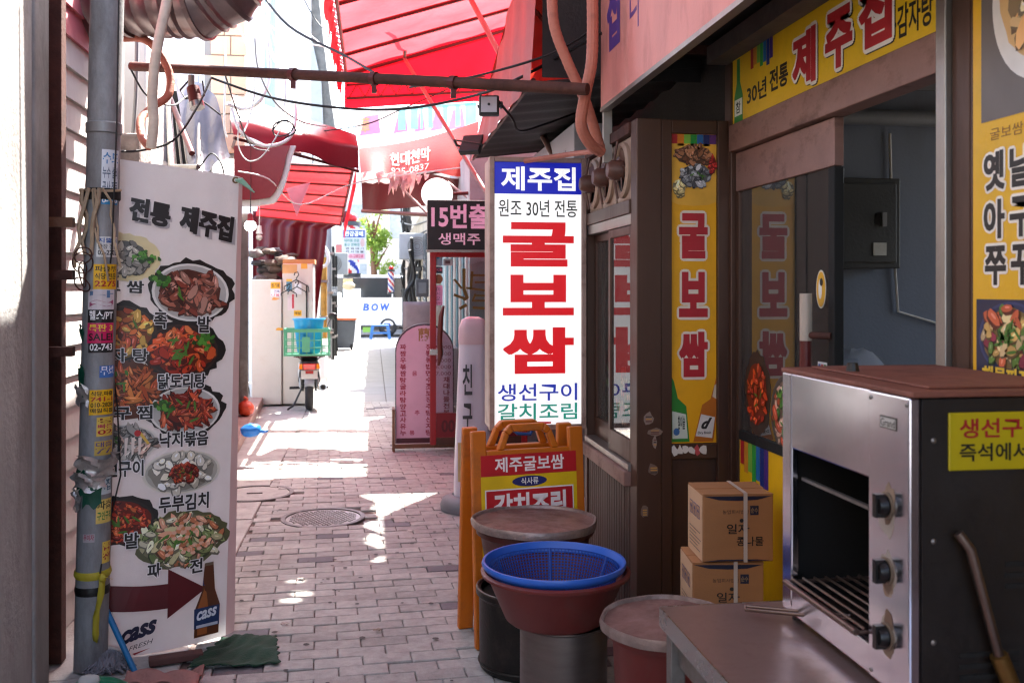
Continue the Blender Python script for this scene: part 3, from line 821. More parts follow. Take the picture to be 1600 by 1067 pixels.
# ---------------------------------------------------------------- lit box sign
sg = thing('lightbox_sign', 'tall white lit sign box with blue top and big red letters', 'lit sign', (.88, 5.0, .87))
x0, x1, ya, yb, z0, z1 = .602, 1.108, 4.95, 5.20, .87, 2.285
b = MB(); b.box(x0, x1, ya + .012, yb, z0, z1); b.build('case', mat('aged_aluminium', '#b09a90', .45, metal=.35, var=.15, scale=6, dirt=.5, dcol=(.1, .06, .05), dscale=6), sg, bevel=.004)
b = MB(); e = .022
b.box(x0 - .004, x0 + e, ya - .006, ya + .05, z0 - .004, z1 + .004); b.box(x1 - e, x1 + .004, ya - .006, ya + .05, z0 - .004, z1 + .004)
b.box(x0 + e + .001, x1 - e - .001, ya - .006, ya + .05, z0 - .004, z0 + e); b.box(x0 + e + .001, x1 - e - .001, ya - .006, ya + .05, z1 - e, z1 + .004)
b.build('frame', mat('rusted_aluminium_frame', '#a58b80', .5, metal=.35, var=.2, scale=9, dirt=.6, dcol=(.12, .05, .03), dscale=7), sg, bevel=.003)
LIT = print_mat('backlit_print', .088, .35, .06)
PS = Panel((x0 + e, ya + .008, z0 + e), (1, 0, 0), (0, 0, 1))
w_, h_ = x1 - x0 - 2 * e, z1 - z0 - 2 * e
pr = PB(PS); pr.rect(0, 0, w_, h_, '#fdfdfb', 0); pr.build('face', LIT, sg)
pr = PB(PS); pr.rect(0, h_ - .165, w_, h_, '#1420a8', 1); pr.text('제주집', .035, h_ - .148, w_ - .03, h_ - .022, '#ffffff', 2, .025); pr.build('lettering', LIT, sg)
pr = PB(PS); pr.text('원조 30년 전통', .022, h_ - .285, w_ - .022, h_ - .195, '#141210', 1, .006); pr.build('lettering', LIT, sg)
for t, za, zb in [('굴', .825, 1.06), ('보', .57, .785), ('쌈', .265, .51)]:
    pr = PB(PS); pr.text(t, .045, za, w_ - .04, zb, '#c80414', 1, .05); pr.build('lettering', LIT, sg)
pr = PB(PS); pr.text('생선구이', .018, .125, w_ - .022, .215, '#1c2fa0', 1, .012); pr.build('lettering', LIT, sg)
pr = PB(PS); pr.text('갈치조림', .018, .025, w_ - .022, .112, '#0a8a78', 1, .012); pr.build('lettering', LIT, sg)
pr = PB(PS); pr.poly([(.12, .008), (.20, .0), (.30, .004), (.30, .014), (.20, .016), (.20, .02)], '#a01020', 1); pr.build('arrow', LIT, sg)
b = MB(); b.cyl((x1 - .02, 5.08, 2.12), (XB + .04, 5.08, 2.12), .012); b.cyl((x1 - .02, 5.08, 1.02), (XB + .04, 5.08, 1.02), .012); b.build('bracket', M_rust, sg)

# ---------------------------------------------------------------- big pink fascia sign, upper right
ms = thing('fascia_sign', 'large salmon pink overhead sign with purple lettering, seen from below', 'sign', (1.1, 2.4, 2.5))
b = MB(); b.box(1.07, 1.10, .3, 4.45, 2.46, 3.3); b.build('face', mat('salmon_sign', '#dd8f84', .5, var=.12, scale=2, dirt=.5, dcol=(.33, .13, .10), dscale=3, stretch=3), ms)
b = MB(); b.box(1.068, 1.105, .3, 4.456, 2.44, 2.459); b.build('edge_trim', M_silver, ms)
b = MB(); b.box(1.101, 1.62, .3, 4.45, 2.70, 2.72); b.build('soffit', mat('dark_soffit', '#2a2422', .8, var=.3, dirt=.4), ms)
for i in range(5):
    b = MB(); b.bar((1.11, .7 + i * .85, 2.66), (1.58, .7 + i * .85, 2.66), .03, .04); b.build('soffit_rail', M_rust, ms)
pr = PB(Panel((1.0695, 4.45, 2.46), (0, -1, 0), (0, 0, 1)))
pr.text('집', .12, .22, .36, .56, '#5a3a86', 1, .05); pr.text('리', .52, .21, .66, .48, '#6a3f80', 1, .0); pr.text('되', .86, .21, 1.04, .48, '#6a3f80', 1, .0)
pr.text('제주', -0.0 + 1.35, .2, 2.2, .6, '#5a3a86', 1, .05)
pr.build('lettering', PRINT, ms)
# ================================================================ folding A-board
M_org = mat('orange_plastic', '#c8690c', .45, var=.14, scale=5, bump=.05, dirt=.55, dcol=(.12, .05, .02), dscale=5)
ab = thing('a_board', 'orange plastic folding sign board with red and yellow panel behind the tubs', 'sign board', (.69, 4.44, 0), R(11))
def aboard_leaf(sgn):
    """sgn -1 = leaf towards the camera"""
    lean = R(4.5) * sgn
    Mx = Matrix.Translation((0, sgn * .14, 0)) @ Matrix.Rotation(lean, 4, 'X')
    b = MB(); w = .272
    def bx(x0, x1, z0, z1): b.box(x0, x1, -.018, .018, z0, z1, Mx)
    bx(-w, -w + .07, 0.0, .96); bx(w - .07, w, 0.0, .96)            # stiles with upstanding ears
    bx(-w + .0705, w - .0705, .81, .87); bx(-w + .0705, w - .0705, .17, .23)
    arch = [(-.15, .87), (-.115, .955), (-.085, .985), (.085, .985), (.115, .955), (.15, .87), (.115, .87), (.092, .935), (.072, .95), (-.072, .95), (-.092, .935), (-.115, .87)]
    pts = [Mx @ Vector((x, -.018, z)) for x, z in arch]
    n = Mx.to_3x3() @ Vector((0, .036, 0))
    q = arch
    for i in range(5):
        a, c, d, e = q[i], q[i + 1], q[10 - i], q[11 - i]
        b.prism([Mx @ Vector((x, -.0175, z)) for x, z in (a, c, d, e)], Mx.to_3x3() @ Vector((0, .035, 0)))
    o = b.build('leaf', M_org, ab, local=True, bevel=.006)
    b = MB(); b.box(-w + .071, w - .071, -.006, .006, .231, .809, Mx); b.build('back_plate', M_org, ab, local=True)
    return Mx
for sgn in (1, -1): MX = aboard_leaf(sgn)
FA = lambda u, v, l=1: MX @ Vector((-.233 + u * .89, -.0185 - l * .0006, .19 + v))
pr = PB(FA); pr.rect(0, 0, .524, .66, '#e2b80e', 0); pr.build('panel', PRINT, ab, local=True)
pr = PB(FA); pr.rect(0, .565, .524, .66, '#b8151f', 1); pr.text('제주굴보쌈', .075, .58, .455, .648, '#f2e6e2', 2, .02); pr.build('lettering', PRINT, ab, local=True)
pr = PB(FA); pr.ell(.262, .535, .095, .024, '#1d2260', 1, 30); pr.text('식사류', .215, .52, .31, .551, '#f2ece6', 2, .01); pr.build('lettering', PRINT, ab, local=True)
pr = PB(FA); pr.rect(.02, .325, .504, .505, '#f0e8e2', 1); pr.rect(.026, .331, .498, .499, '#b8151f', 2); pr.text('갈치조림', .065, .36, .46, .485, '#f2e6e2', 3, .035); pr.build('lettering', PRINT, ab, local=True)
pr = PB(FA); pr.rect(.02, .05, .504, .255, '#f0e8e2', 1); pr.rect(.026, .056, .498, .249, '#b8151f', 2); pr.text('생선구이', .065, .09, .46, .21, '#f2e6e2', 3, .03); pr.build('lettering', PRINT, ab, local=True)
b = MB(); b.tube([(-.05, .02, .955), (-.03, -.02, .93), (.03, -.03, .925), (.06, .01, .95)], .008, 6); b.build('blue_cord', mat('blue_cord', '#24508c', .6), ab, local=True, smooth=40)

# ================================================================ tubs, stove, pot, colander
M_mar = mat('maroon_plastic', '#6b2420', .45, var=.1, scale=4, bump=.03, dirt=.55, dcol=(.11, .055, .045), dscale=7, stretch=2.5)
M_mar2 = mat('brown_tub_plastic', '#4c1d19', .45, var=.12, scale=4, bump=.03, dirt=.4, dcol=(.04, .02, .02), dscale=4)
M_lid = mat('worn_tin_lid', '#8f6f68', .38, metal=.35, var=.3, scale=9, bump=.25, bs=18, dirt=.7, dcol=(.16, .075, .06), dscale=6, dlo=.45, dhi=.62)
M_lidrim = mat('worn_lid_rim', '#93807a', .4, metal=.4, var=.25, scale=20, bump=.3, dirt=.5, dcol=(.12, .07, .05), dscale=9)
def tub(label, c, r, z0, z1, m, lid_r, lidz_tilt=0., seed=1):
    t = thing('lidded_tub', label, 'tub', c)
    zz = [(r * .80, z0), (r * .83, z0 + .01), (r * .95, z1 - .05), (r * .99, z1 - .03), (r * 1.03, z1 - .028), (r * 1.03, z1), (r * .98, z1)]
    b = MB(); b.lathe([(.001, z0 + .004)] + zz, seg=40); b.build('tub_body', m, t, local=True, smooth=35)
    rg_ = random.Random(seed); ph = [rg_.uniform(0, 6.28) for _ in range(4)]
    wob = lambda a, i: .020 * math.sin(2 * a + ph[0]) + .014 * math.sin(3 * a + ph[1]) + .009 * math.sin(7 * a + ph[2]) + .005 * math.sin(13 * a + ph[3])
    Mt = Matrix.Rotation(lidz_tilt, 4, 'Y') @ Matrix.Rotation(-lidz_tilt * .6, 4, 'X')
    zl = z1 + .012
    b = MB(); b.lathe([(.001, .006), (lid_r * .5, .004), (lid_r * .86, .0), (lid_r * .94, .004)], (0, 0, zl), 44, Mt, wob); ld = b.build('lid', M_lid, t, local=True, smooth=40)
    b = MB(); b.lathe([(lid_r * .94, .004), (lid_r * .955, .015), (lid_r * .98, .017), (lid_r, .006), (lid_r * .985, -.016), (lid_r * .95, -.014)], (0, 0, zl), 44, Mt, wob)
    b.build('rim', M_lidrim, ld, local=True, smooth=50)
    return t
p = at(836, 812, 4.12)
TZ = p.z
tub('maroon tub with worn round tin lid in front of the orange sign board', (p.x, p.y, 0), .245, .36, TZ - .02, M_mar2, .275, R(1.2), 2)
M_blk = mat('black_enamel', '#1b1917', .4, metal=.3, var=.3, scale=7, dirt=.4, dcol=(.09, .06, .05), dscale=6)
q = at(826, 985, 4.10)
st = thing('briquette_stove', 'black round metal stove with an air hole under the maroon tub', 'stove', (q.x, q.y, 0))
b = MB(); b.lathe([(.20, .0), (.21, .012), (.212, .30), (.225, .315), (.225, .335), (.205, .335), (.20, .31)], seg=40); b.build('drum', M_blk, st, local=True, smooth=35)
b = MB(); b.torus((0, 0, .335), .218, .008, 40, 8); b.build('rim', mat('worn_rim', '#4a423e', .4, metal=.6, dirt=.3), st, local=True, smooth=50)
b = MB(); b.lathe([(.001, .31), (.205, .31)], seg=32); b.build('top_plate', M_blk, st, local=True)
Mh = Matrix.Rotation(R(-78), 4, 'Z') @ Matrix.Rotation(R(90), 4, 'Y')
b = MB(); b.lathe([(.001, .2115), (.045, .209), (.045, .2145), (.052, .2135), (.052, .205)], (0, 0, .12), 24, Mh); b.build('air_hole', M_dark, st, local=True, smooth=40)
b = MB(); b.torus((0, 0, .03), .2125, .005, 40, 6); b.build('bead', M_blk, st, local=True, smooth=50)

p = at(868, 880, 3.52)
pot = thing('stock_pot', 'plain steel stock pot carrying the maroon basin', 'pot', (p.x + .03, p.y, 0))
hz = p.z - .205
b = MB(); b.lathe([(.001, .005), (.155, .005), (.160, .02), (.160, hz - .012), (.166, hz - .006), (.166, hz), (.158, hz)], seg=44); b.build('pot_body', mat('brushed_pot', '#7f7672', .38, metal=.9, var=.1, scale=4, stretch=.15, bump=.04, dirt=.35, dcol=(.15, .11, .09)), pot, local=True, smooth=35)
b = MB(); b.lathe([(.001, hz - .03), (.157, hz - .03)], seg=32); b.build('inside', M_dark, pot, local=True)
ba = thing('basin', 'wide maroon plastic basin resting on the steel pot', 'basin', (p.x, p.y, hz + .002))
b = MB(); b.lathe([(.001, .0), (.17, .0), (.185, .012), (.245, .15), (.258, .168), (.272, .170), (.274, .180), (.262, .186), (.250, .178), (.238, .155), (.178, .02), (.001, .014)], seg=48); b.build('basin_body', M_mar, ba, local=True, smooth=40)
# blue colander: rim and woven mesh of crossing wires
M_blue = mat('blue_plastic', '#2a62c2', .38, var=.08, scale=4, bump=.02, dirt=.2, dcol=(.05, .08, .2))
co = thing('colander', 'round blue plastic mesh colander nested in the maroon basin', 'colander', (p.x - .005, p.y + .005, hz + .03))
b = MB(); b.lathe([(.243, .152), (.260, .166), (.266, .178), (.262, .188), (.254, .188), (.249, .178), (.240, .150)], seg=48); b.build('rim', M_blue, co, local=True, smooth=50)
b = MB()
def cz(t): return .02 + .145 * t
def cr(t): return .185 + .055 * t
for k in range(110):
    a = 2 * math.pi * k / 110
    b.tube([(cr(t) * math.cos(a), cr(t) * math.sin(a), cz(t)) for t in (0, .5, 1)], .0021, 3, False)
for j in range(15):
    t = j / 14
    b.torus((0, 0, cz(t)), cr(t), .0021, 56, 3)
tag(b.build('side_mesh', mat('blue_mesh', '#1a469c', .5, var=.05, bump=0), co, local=True), kind='stuff')
b = MB()
for i in range(-22, 23):
    x = i * .008; l = math.sqrt(max(0, .185 ** 2 - x * x))
    if l > .01: b.tube([(x, -l, .02), (x, l, .02)], .0013, 3, False); b.tube([(-l, x, .0205), (l, x, .0205)], .0013, 3, False)
tag(b.build('bottom_mesh', MATS['blue_mesh'], co, local=True), kind='stuff')
for k in range(6):
    a = 2 * math.pi * k / 6 + .4
    b = MB(); b.tube([(cr(t) * 1.005 * math.cos(a), cr(t) * 1.005 * math.sin(a), cz(t)) for t in (0, .5, 1)], .005, 6); b.build('rib', MATS['blue_mesh'], co, local=True, smooth=40)
p = at(1044, 970, 3.05)
tub('brown tub with battered tin lid beside the steel table', (p.x, p.y, 0), .185, .0, p.z - .015, M_mar, .216, R(-1.0), 5)

# ================================================================ cartons on a stool
M_card = mat('cardboard', '#a9754a', .8, var=.07, scale=3, bump=.1, bs=120, stretch=.3)
M_card2 = mat('cardboard_lit_side', '#cba480', .8, var=.06, scale=3, bump=.1, bs=120)  # paler copy of the cardboard, paints the light on the left side
M_strap = mat('white_strap', '#c9b8ac', .4, var=.05)
def carton(label, loc, rz, w=.262, d=.22, h=.245, open_=False):
    t = thing('carton', label, 'carton', loc, rz, 'cardboard cartons stacked by the door')
    b = MB(); b.box(-w / 2, w / 2, -d / 2, d / 2, .001, h); b.build('box', M_card, t, local=True, bevel=.004)
    b = MB(); b.box(-w / 2 - .0015, -w / 2 - .0005, -d / 2 + .002, d / 2 - .002, .003, h - .002); b.build('side_face', M_card2, t, local=True)
    for s_ in (-1, 1):
        b = MB(); tl = R(5) if (open_ and s_ < 0) else R(1)
        Mx = Matrix.Translation((0, s_ * d / 2, h + .001)) @ Matrix.Rotation(-s_ * -tl, 4, 'X')
        b.box(-w / 2, w / 2, -.001 if s_ < 0 else -d / 2 + .004, d / 2 - .004 if s_ < 0 else .001, 0, .003, Mx); b.build('flap', M_card, t, local=True)
    b = MB(); x = .02
    b.box(x, x + .014, -d / 2 - .003, -d / 2 - .0012, .0, h + .006); b.box(x, x + .014, -d / 2 - .003, d / 2 + .003, h + .0065, h + .008)
    b.build('strap', M_strap, t, local=True)
    F = Panel((-w / 2, -d / 2 - .0004, 0), (1, 0, 0), (0, 0, 1), .0003)
    pr = PB(F)
    pr.poly([(0.004, h - .004), (.06, h - .018), (w / 2, h - .021), (w - .06, h - .018), (w - .004, h - .004)], '#1c1c34', 1)
    pr.poly([(0.004, .004), (w - .004, .004), (w - .06, .010), (.06, .010)], '#1c1c34', 1)
    pr.rect(w * .67, h * .70, w * .79, h * .84, '#1c1c34', 1); pr.text('순수', w * .68, h * .73, w * .78, h * .81, '#9a7a58', 2)
    pr.text('농업회사법인', w * .28, h * .72, w * .65, h * .78, '#3a2c28', 1, .0)
    pr.text('일자', w * .34, h * .42, w * .66, h * .57, '#1a1512', 1, .015); pr.text('콩나물', w * .48, h * .24, w * .86, h * .38, '#1a1512', 1, .015)
    pr.ell(w * .55, h * .62, w * .03, h * .03, '#2a221c', 1, 12)
    pr.build('print', PRINT, t, local=True)
    pr = PB(Panel((-w / 2 - .0018, d / 2, 0), (0, -1, 0), (0, 0, 1), .0003))
    for k in range(3):
        u = .035 + k * .052
        pr.rect(u, h * .60, u + .045, h * .80, '#2a356a', 1); pr.rect(u + .004, h * .615, u + .041, h * .785, '#b98d66', 2)
        pr.poly([(u + .022, h * .76), (u + .036, h * .70), (u + .026, h * .70), (u + .026, h * .63), (u + .018, h * .63), (u + .018, h * .70), (u + .008, h * .70)], '#2a356a', 3)
    for k in range(6): pr.rect(.03, h * (.12 + .055 * k), .03 + (.16, .12, .15, .17, .1, .16)[k], h * (.135 + .055 * k), '#4a3a30', 1)
    pr.build('print', PRINT, t, local=True)
    return t
pc = at(1140, 865, 3.62)
pl = at(1128, 955, 3.60)
zl_ = pc.z - .252
carton('bean sprout carton on top of the stack, its flap lifting', (pc.x, pc.y, pc.z), R(-5), open_=True)
carton('lower bean sprout carton, half hidden behind the steel table', (pc.x - .03, pc.y + .01, zl_), R(-7))
so = thing('stool', 'low wooden stool under the stack of cartons', 'stool', (pc.x - .03, pc.y, 0), R(-7))
b = MB(); b.box(-.16, .16, -.13, .13, zl_ - .03, zl_ - .002); b.build('seat', M_wood, so, local=True, bevel=.004)
for sx in (-1, 1):
    for sy in (-1, 1):
        b = MB(); b.box(sx * .13 - .018, sx * .13 + .018, sy * .10 - .018, sy * .10 + .018, 0, zl_ - .031); b.build('leg', M_wood, so, local=True)

# ================================================================ steel work table
M_top = mat('worn_steel_top', '#a08680', .28, metal=.6, var=.16, scale=4, bump=.06, bs=15, dirt=.5, dcol=(.16, .09, .075), dscale=4)
c0 = atZ(1030, 948, .75)
tb = thing('steel_table', 'steel work table with worn brownish top in the right foreground', 'table', (c0.x + .35, c0.y - .7, 0))
X0, X1, Y1, Y0 = c0.x, 1.50, c0.y, .95
b = MB(); b.box(X0 + .004, X1, Y0, Y1, .738, .75); b.build('table_top', M_top, tb)
b = MB(); b.box(X0, X0 + .0035, Y0, Y1, .70, .7505); b.build('edge', M_steel, tb)
b = MB(); b.box(X0 + .004, X1, Y1 + .0005, Y1 + .004, .70, .7505); b.build('edge', M_steel, tb)
b = MB(); b.box(X0 + .03, X0 + .045, Y0 + .05, Y1 - .04, .62, .737); b.build('apron', M_steel2, tb)
b = MB(); b.box(X0 + .05, X1 - .05, Y1 - .06, Y1 - .045, .62, .737); b.build('apron', M_steel2, tb)
for x in (X0 + .03, X1 - .03):
    for y in (Y0 + .05, Y1 - .05):
        b = MB(); b.box(x - .02, x + .02, y - .02, y + .02, .0, .737); b.build('leg', M_steel2, tb, bevel=.003)
b = MB(); b.box(X0 + .03, X1 - .03, Y0 + .05, Y1 - .05, .18, .2); b.build('shelf', M_steel2, tb)

# ================================================================ salamander grill
XO, YO0, YO1, ZO0, ZO1 = 1.055, 1.765, 2.375, .775, 1.385
M_oven = mat('brushed_oven_steel', '#d6d9e6', .17, metal=1., var=.05, scale=2.5, stretch=.3, bump=.04, bs=5, dirt=.14, dcol=(.4, .32, .27), dscale=2.2)
M_ovdark = mat('shaded_grimy_side', '#1a1310', .5, metal=.1, var=.25, scale=5, dirt=.5, dcol=(.02, .015, .013), dscale=4)  # near-black colour paints the near side's shade, over random grime
M_ovtop = mat('rusty_oven_top', '#7c4a3c', .6, metal=.1, var=.25, scale=8, bump=.2, dirt=.5, dcol=(.10, .04, .03), dscale=6)
ov = thing('fish_grill', 'box-shaped stainless steel fish grill with open front and black knobs on the table', 'grill oven', (1.28, 2.07, .75))
t_ = .02
b = MB()
b.box(XO, XO + t_, YO1 - .055, YO1, ZO0, ZO1)                    # far jamb
b.box(XO, XO + t_, YO0 + .165, YO1 - .0555, ZO1 - .19, ZO1)      # hood
b.box(XO, XO + t_, YO0 + .165, YO1 - .0555, ZO0, ZO0 + .065)     # lower lip
b.build('front_frame', M_oven, ov, bevel=.004)
b = MB(); b.box(XO - .004, XO + t_, YO0 + .004, YO0 + .164, ZO0, ZO1 - .001); b.build('control_panel', M_oven, ov, bevel=.004)
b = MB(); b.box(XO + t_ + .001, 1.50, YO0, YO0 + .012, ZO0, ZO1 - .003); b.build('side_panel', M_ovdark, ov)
b = MB(); b.box(XO + t_ + .001, 1.50, YO1 - .012, YO1 - .001, ZO0, ZO1 - .003); b.build('side_panel', M_oven, ov)
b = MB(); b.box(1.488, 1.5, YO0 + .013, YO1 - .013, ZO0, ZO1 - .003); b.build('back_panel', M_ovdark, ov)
b = MB(); b.box(XO - .002, 1.505, YO0 - .004, YO1 + .003, ZO1, ZO1 + .012); tp = b.build('top_plate', M_ovtop, ov, bevel=.003)
b = MB(); b.box(XO + .06, 1.46, YO0 + .04, YO1 - .04, ZO1 + .0125, ZO1 + .018); b.build('raised_panel', M_ovtop, tp, bevel=.004)
b = MB(); b.lathe([(.001, .02), (.012, .02), (.016, .0)], (XO + .09, YO1 - .2, ZO1 + .018), 12); b.build('lifting_knob', M_black, tp)
b = MB(); b.box(XO + t_ + .001, 1.487, YO0 + .165, YO1 - .02, ZO0 + .02, ZO0 + .03); b.build('drip_tray', M_ovdark, ov)
b = MB(); b.box(XO + t_ + .001, 1.487, YO0 + .150, YO0 + .164, ZO0, ZO1 - .003); b.build('shade_lining', M_dark, ov)
b = MB(); b.box(XO + t_ + .001, 1.487, YO1 - .019, YO1 - .013, ZO0 + .031, ZO1 - .101); b.build('shade_lining', M_dark, ov)  # near-black lining added so the cavity's shade is in the colour
b = MB(); b.box(1.478, 1.4875, YO0 + .165, YO1 - .02, ZO0 + .031, ZO1 - .101); b.build('shade_lining', M_dark, ov)
b = MB(); b.box(XO + t_ + .001, 1.487, YO0 + .165, YO1 - .02, ZO1 - .10, ZO1 - .09); b.build('burner_plate', M_dark, ov)
M_rod = mat('greasy_rod', '#6b5a52', .35, metal=.8, var=.2, dirt=.5)
rk = thing('grill_rack', 'wire grill rack sliding out of the steel fish grill', 'grill rack', (XO + .1, 2.1, .86))
for i in range(13):
    x = XO - .005 + i * .03
    b = MB(); b.cyl((x, YO0 + .175, .868), (x, YO1 - .07, .868), .0035, seg=6); b.build('wire', M_rod, rk, smooth=50)
b = MB(); b.tube([(XO - .02, YO1 - .075, .862), (XO + .40, YO1 - .075, .862)], .005, 8); b.tube([(XO - .02, YO0 + .175, .862), (XO + .40, YO0 + .175, .862)], .005, 8)
b.tube([(XO - .025, YO0 + .175, .862), (XO - .025, YO1 - .075, .862)], .008, 8); b.build('rack_frame', M_rod, rk, smooth=50)
b = MB(); b.tube([at(1330, 962, 2.31), at(1240, 954, 2.42), at(1165, 947, 2.50)], .005, 8); b.tube([at(1330, 967, 2.29), at(1240, 959, 2.40), at(1165, 952, 2.48), at(1165, 947, 2.50)], .005, 8); b.build('handle', M_rod, rk, smooth=50)
b = MB(); b.bar((XO + .03, YO0 + .17, 1.118), (XO + .03, YO1 - .06, 1.118), .01, .008); b.build('shelf_rail', M_steel2, ov)
for z in (.885, 1.02, 1.155):
    Mk = Matrix.Rotation(R(-90), 4, 'Y')
    b = MB(); b.lathe([(.027, 0), (.028, .005), (.024, .006)], (XO - .004, YO0 + .085, z), 24, Mk); sk = b.build('knob_plate', mat('knob_bezel', '#8a7a6a', .4, metal=.6, dirt=.5), ov, smooth=40)
    b = MB(); b.lathe([(.021, .005), (.022, .01), (.018, .024), (.001, .025)], (XO - .004, YO0 + .085, z), 20, Mk); b.box(XO - .034, XO - .012, YO0 + .078, YO0 + .092, z - .024, z + .024); b.build('knob', mat('black_knob', '#0c0c0c', .35, var=.1), ov, smooth=40)
for x in (XO + .03, 1.46):
    for y in (YO0 + .03, YO1 - .03):
        b = MB(); b.cyl((x, y, .7505), (x, y, .775), .015); b.build('foot', M_black, ov)
pr = PB(Panel((XO - .0045, YO0 + .164, 1.25), (0, -1, 0), (0, 0, 1)))
pr.rect(.05, .062, .115, .088, '#4a4640', 1); pr.rect(.053, .065, .112, .085, '#b8b6b0', 2); pr.text('Grand', .055, .067, .110, .083, '#3a3632', 3, .01)
pr.build('nameplate', PRINT, ov)
rgs = random.Random(61)
for z in (.885, 1.02, 1.155):                                       # baked-on grease round the knobs
    pr = PB(Panel((XO - .0042, YO0 + .164, z), (0, -1, 0), (0, 0, 1), .0002))
    for k in range(3): pr.ell(.079 + rgs.uniform(-.006, .006), rgs.uniform(-.03, .03), .03 - .006 * k, .045 - .009 * k, ('#9a8f86', '#8a7664', '#6a5444')[k], 1 + k, 16, .18, rg=rgs)
    pr.build('grease_stain', PRINT, ov)
for (yy, zz_) in [(.012, .79), (.012, 1.37), (.152, .79), (.152, 1.37)]:
    b = MB(); b.sphere((XO - .005, YO0 + yy, zz_), .005, 8, 5, (.5, 1, 1)); b.build('screw', M_steel2, ov, smooth=60)
for zz_ in (.90, 1.10, 1.30):
    b = MB(); b.sphere((XO + .045, YO0 - .001, zz_), .006, 8, 5, (1, .5, 1)); b.build('screw', M_steel2, ov, smooth=60)
for k in range(7):
    b = MB(); x_, z_ = (XO + .10, .80 + k * .022) if k < 4 else (XO + .20, 1.0 + (k - 4) * .022)
    b.box(x_, x_ + .13, YO0 - .002, YO0 + .004, z_, z_ + .01); b.build('vent_slot', M_dark, ov)
b = MB(); b.tube([(XO + .085, YO0 - .02, 1.12), (XO + .105, YO0 - .03, 1.09), (XO + .165, YO0 - .03, .88)], .010, 10); b.build('gas_pipe', M_rod, ov, smooth=40)
b = MB(); b.tube([(XO + .165, YO0 - .03, .88), (XO + .20, YO0 - .03, .80)], .018, 10); b.build('gas_fitting', mat('brass', '#8a6a3a', .4, metal=.8, dirt=.4), ov, smooth=40)
sp = thing('plate_sign', 'small yellow plate with red and black lettering on the side of the grill', 'sign', (XO + .2, YO0, 1.2))
b = MB(); b.box(XO + .075, XO + .47, YO0 - .006, YO0 - .0005, 1.24, 1.355); b.build('plate', mat('lemon_plate', '#b5a20e', .4, var=.05, dirt=.15), sp, bevel=.002)
pr = PB(Panel((XO + .075, YO0 - .0062, 1.24), (1, 0, 0), (0, 0, 1)))
pr.text('생선구이', .022, .064, .20, .103, '#9a1420', 1, .02); pr.text('즉석에서 구워', .022, .018, .26, .054, '#171412', 1, .02); pr.build('lettering', PRINT, sp)
# ================================================================ left side, near
nw = thing('concrete_wall', 'bare concrete wall at the left edge, patched by sunlight', 'wall', (-1.45, 2, 0))
b = MB(); b.box(-1.75, -1.30, -5.5, 3.92, 0, 3.6); b.build('face', mat('stained_wall', '#a8a5a3', .85, var=.2, scale=4, bump=.4, bs=40, dirt=.7, dcol=(.17, .14, .125), dscale=2.4, stretch=3.5, dlo=.42, dhi=.66), nw)
b = MB(); b.sheet(lambda u, v: (-1.75 + .46 * u, 3.922 + .17 * (.0 if u < 1 else 0), 3.6 * v), 1, 1); b = MB()
b.box(-1.75, -1.288, 3.922, 4.09, 0, 3.6); b.build('pier', M_conc, nw, bevel=.012)
rp = thing('steel_post', 'rusty dark steel post between the concrete wall and the drain pipe', 'post', (-1.33, 4.2, 0))
b = MB(); b.box(-1.42, -1.31, 4.095, 4.13, 0, 3.6); b.build('angle_plate', M_rust, rp)
b = MB(); b.box(-1.44, -1.39, 4.132, 4.33, 0, 3.6); b.build('shade_strip', M_dark, rp)  # near-black strip puts the gap's shade into colour
b = MB(); b.box(-1.43, -1.318, 4.335, 4.40, 0, 3.6); b.build('flange', M_rust, rp, bevel=.003)

# clad wall behind the drain pipe: lapped boards
cw = thing('clad_wall', 'wall of white and pink lapped boards behind the drain pipe', 'wall', (-1.55, 5.2, 0))
M_bw = mat('white_board', '#b9b5b0', .7, var=.15, scale=5, dirt=.5, dcol=(.2, .17, .15), stretch=3)
M_bp = mat('pink_board', '#b9646c', .7, var=.14, scale=5, dirt=.3, dcol=(.5, .35, .33))
b = MB(); b.box(-1.75, -1.47, 4.42, 6.0, 0, 3.6); b.build('backing', M_conc, cw)
for i in range(24):
    z = i * .148
    b = MB(); b.add([(-1.468, 4.43, z), (-1.438, 4.43, z), (-1.456, 4.43, z + .152), (-1.468, 4.43, z + .152), (-1.468, 5.75, z), (-1.438, 5.75, z), (-1.456, 5.75, z + .152), (-1.468, 5.75, z + .152)],
                  [(0, 1, 2, 3), (7, 6, 5, 4), (0, 4, 5, 1), (1, 5, 6, 2), (2, 6, 7, 3)])
    b.build('board', M_bp if z > 2.7 else M_bw, cw)
b = MB(); b.box(-1.60, -1.30, 5.78, 6.1, 0, 1.95); b.box(-1.60, -1.33, 5.78, 6.08, 1.951, 2.5); b.build('rough_pier', mat('rough_stone', '#8a7d78', .9, var=.3, scale=14, bump=.9, bs=22), cw, bevel=.02)

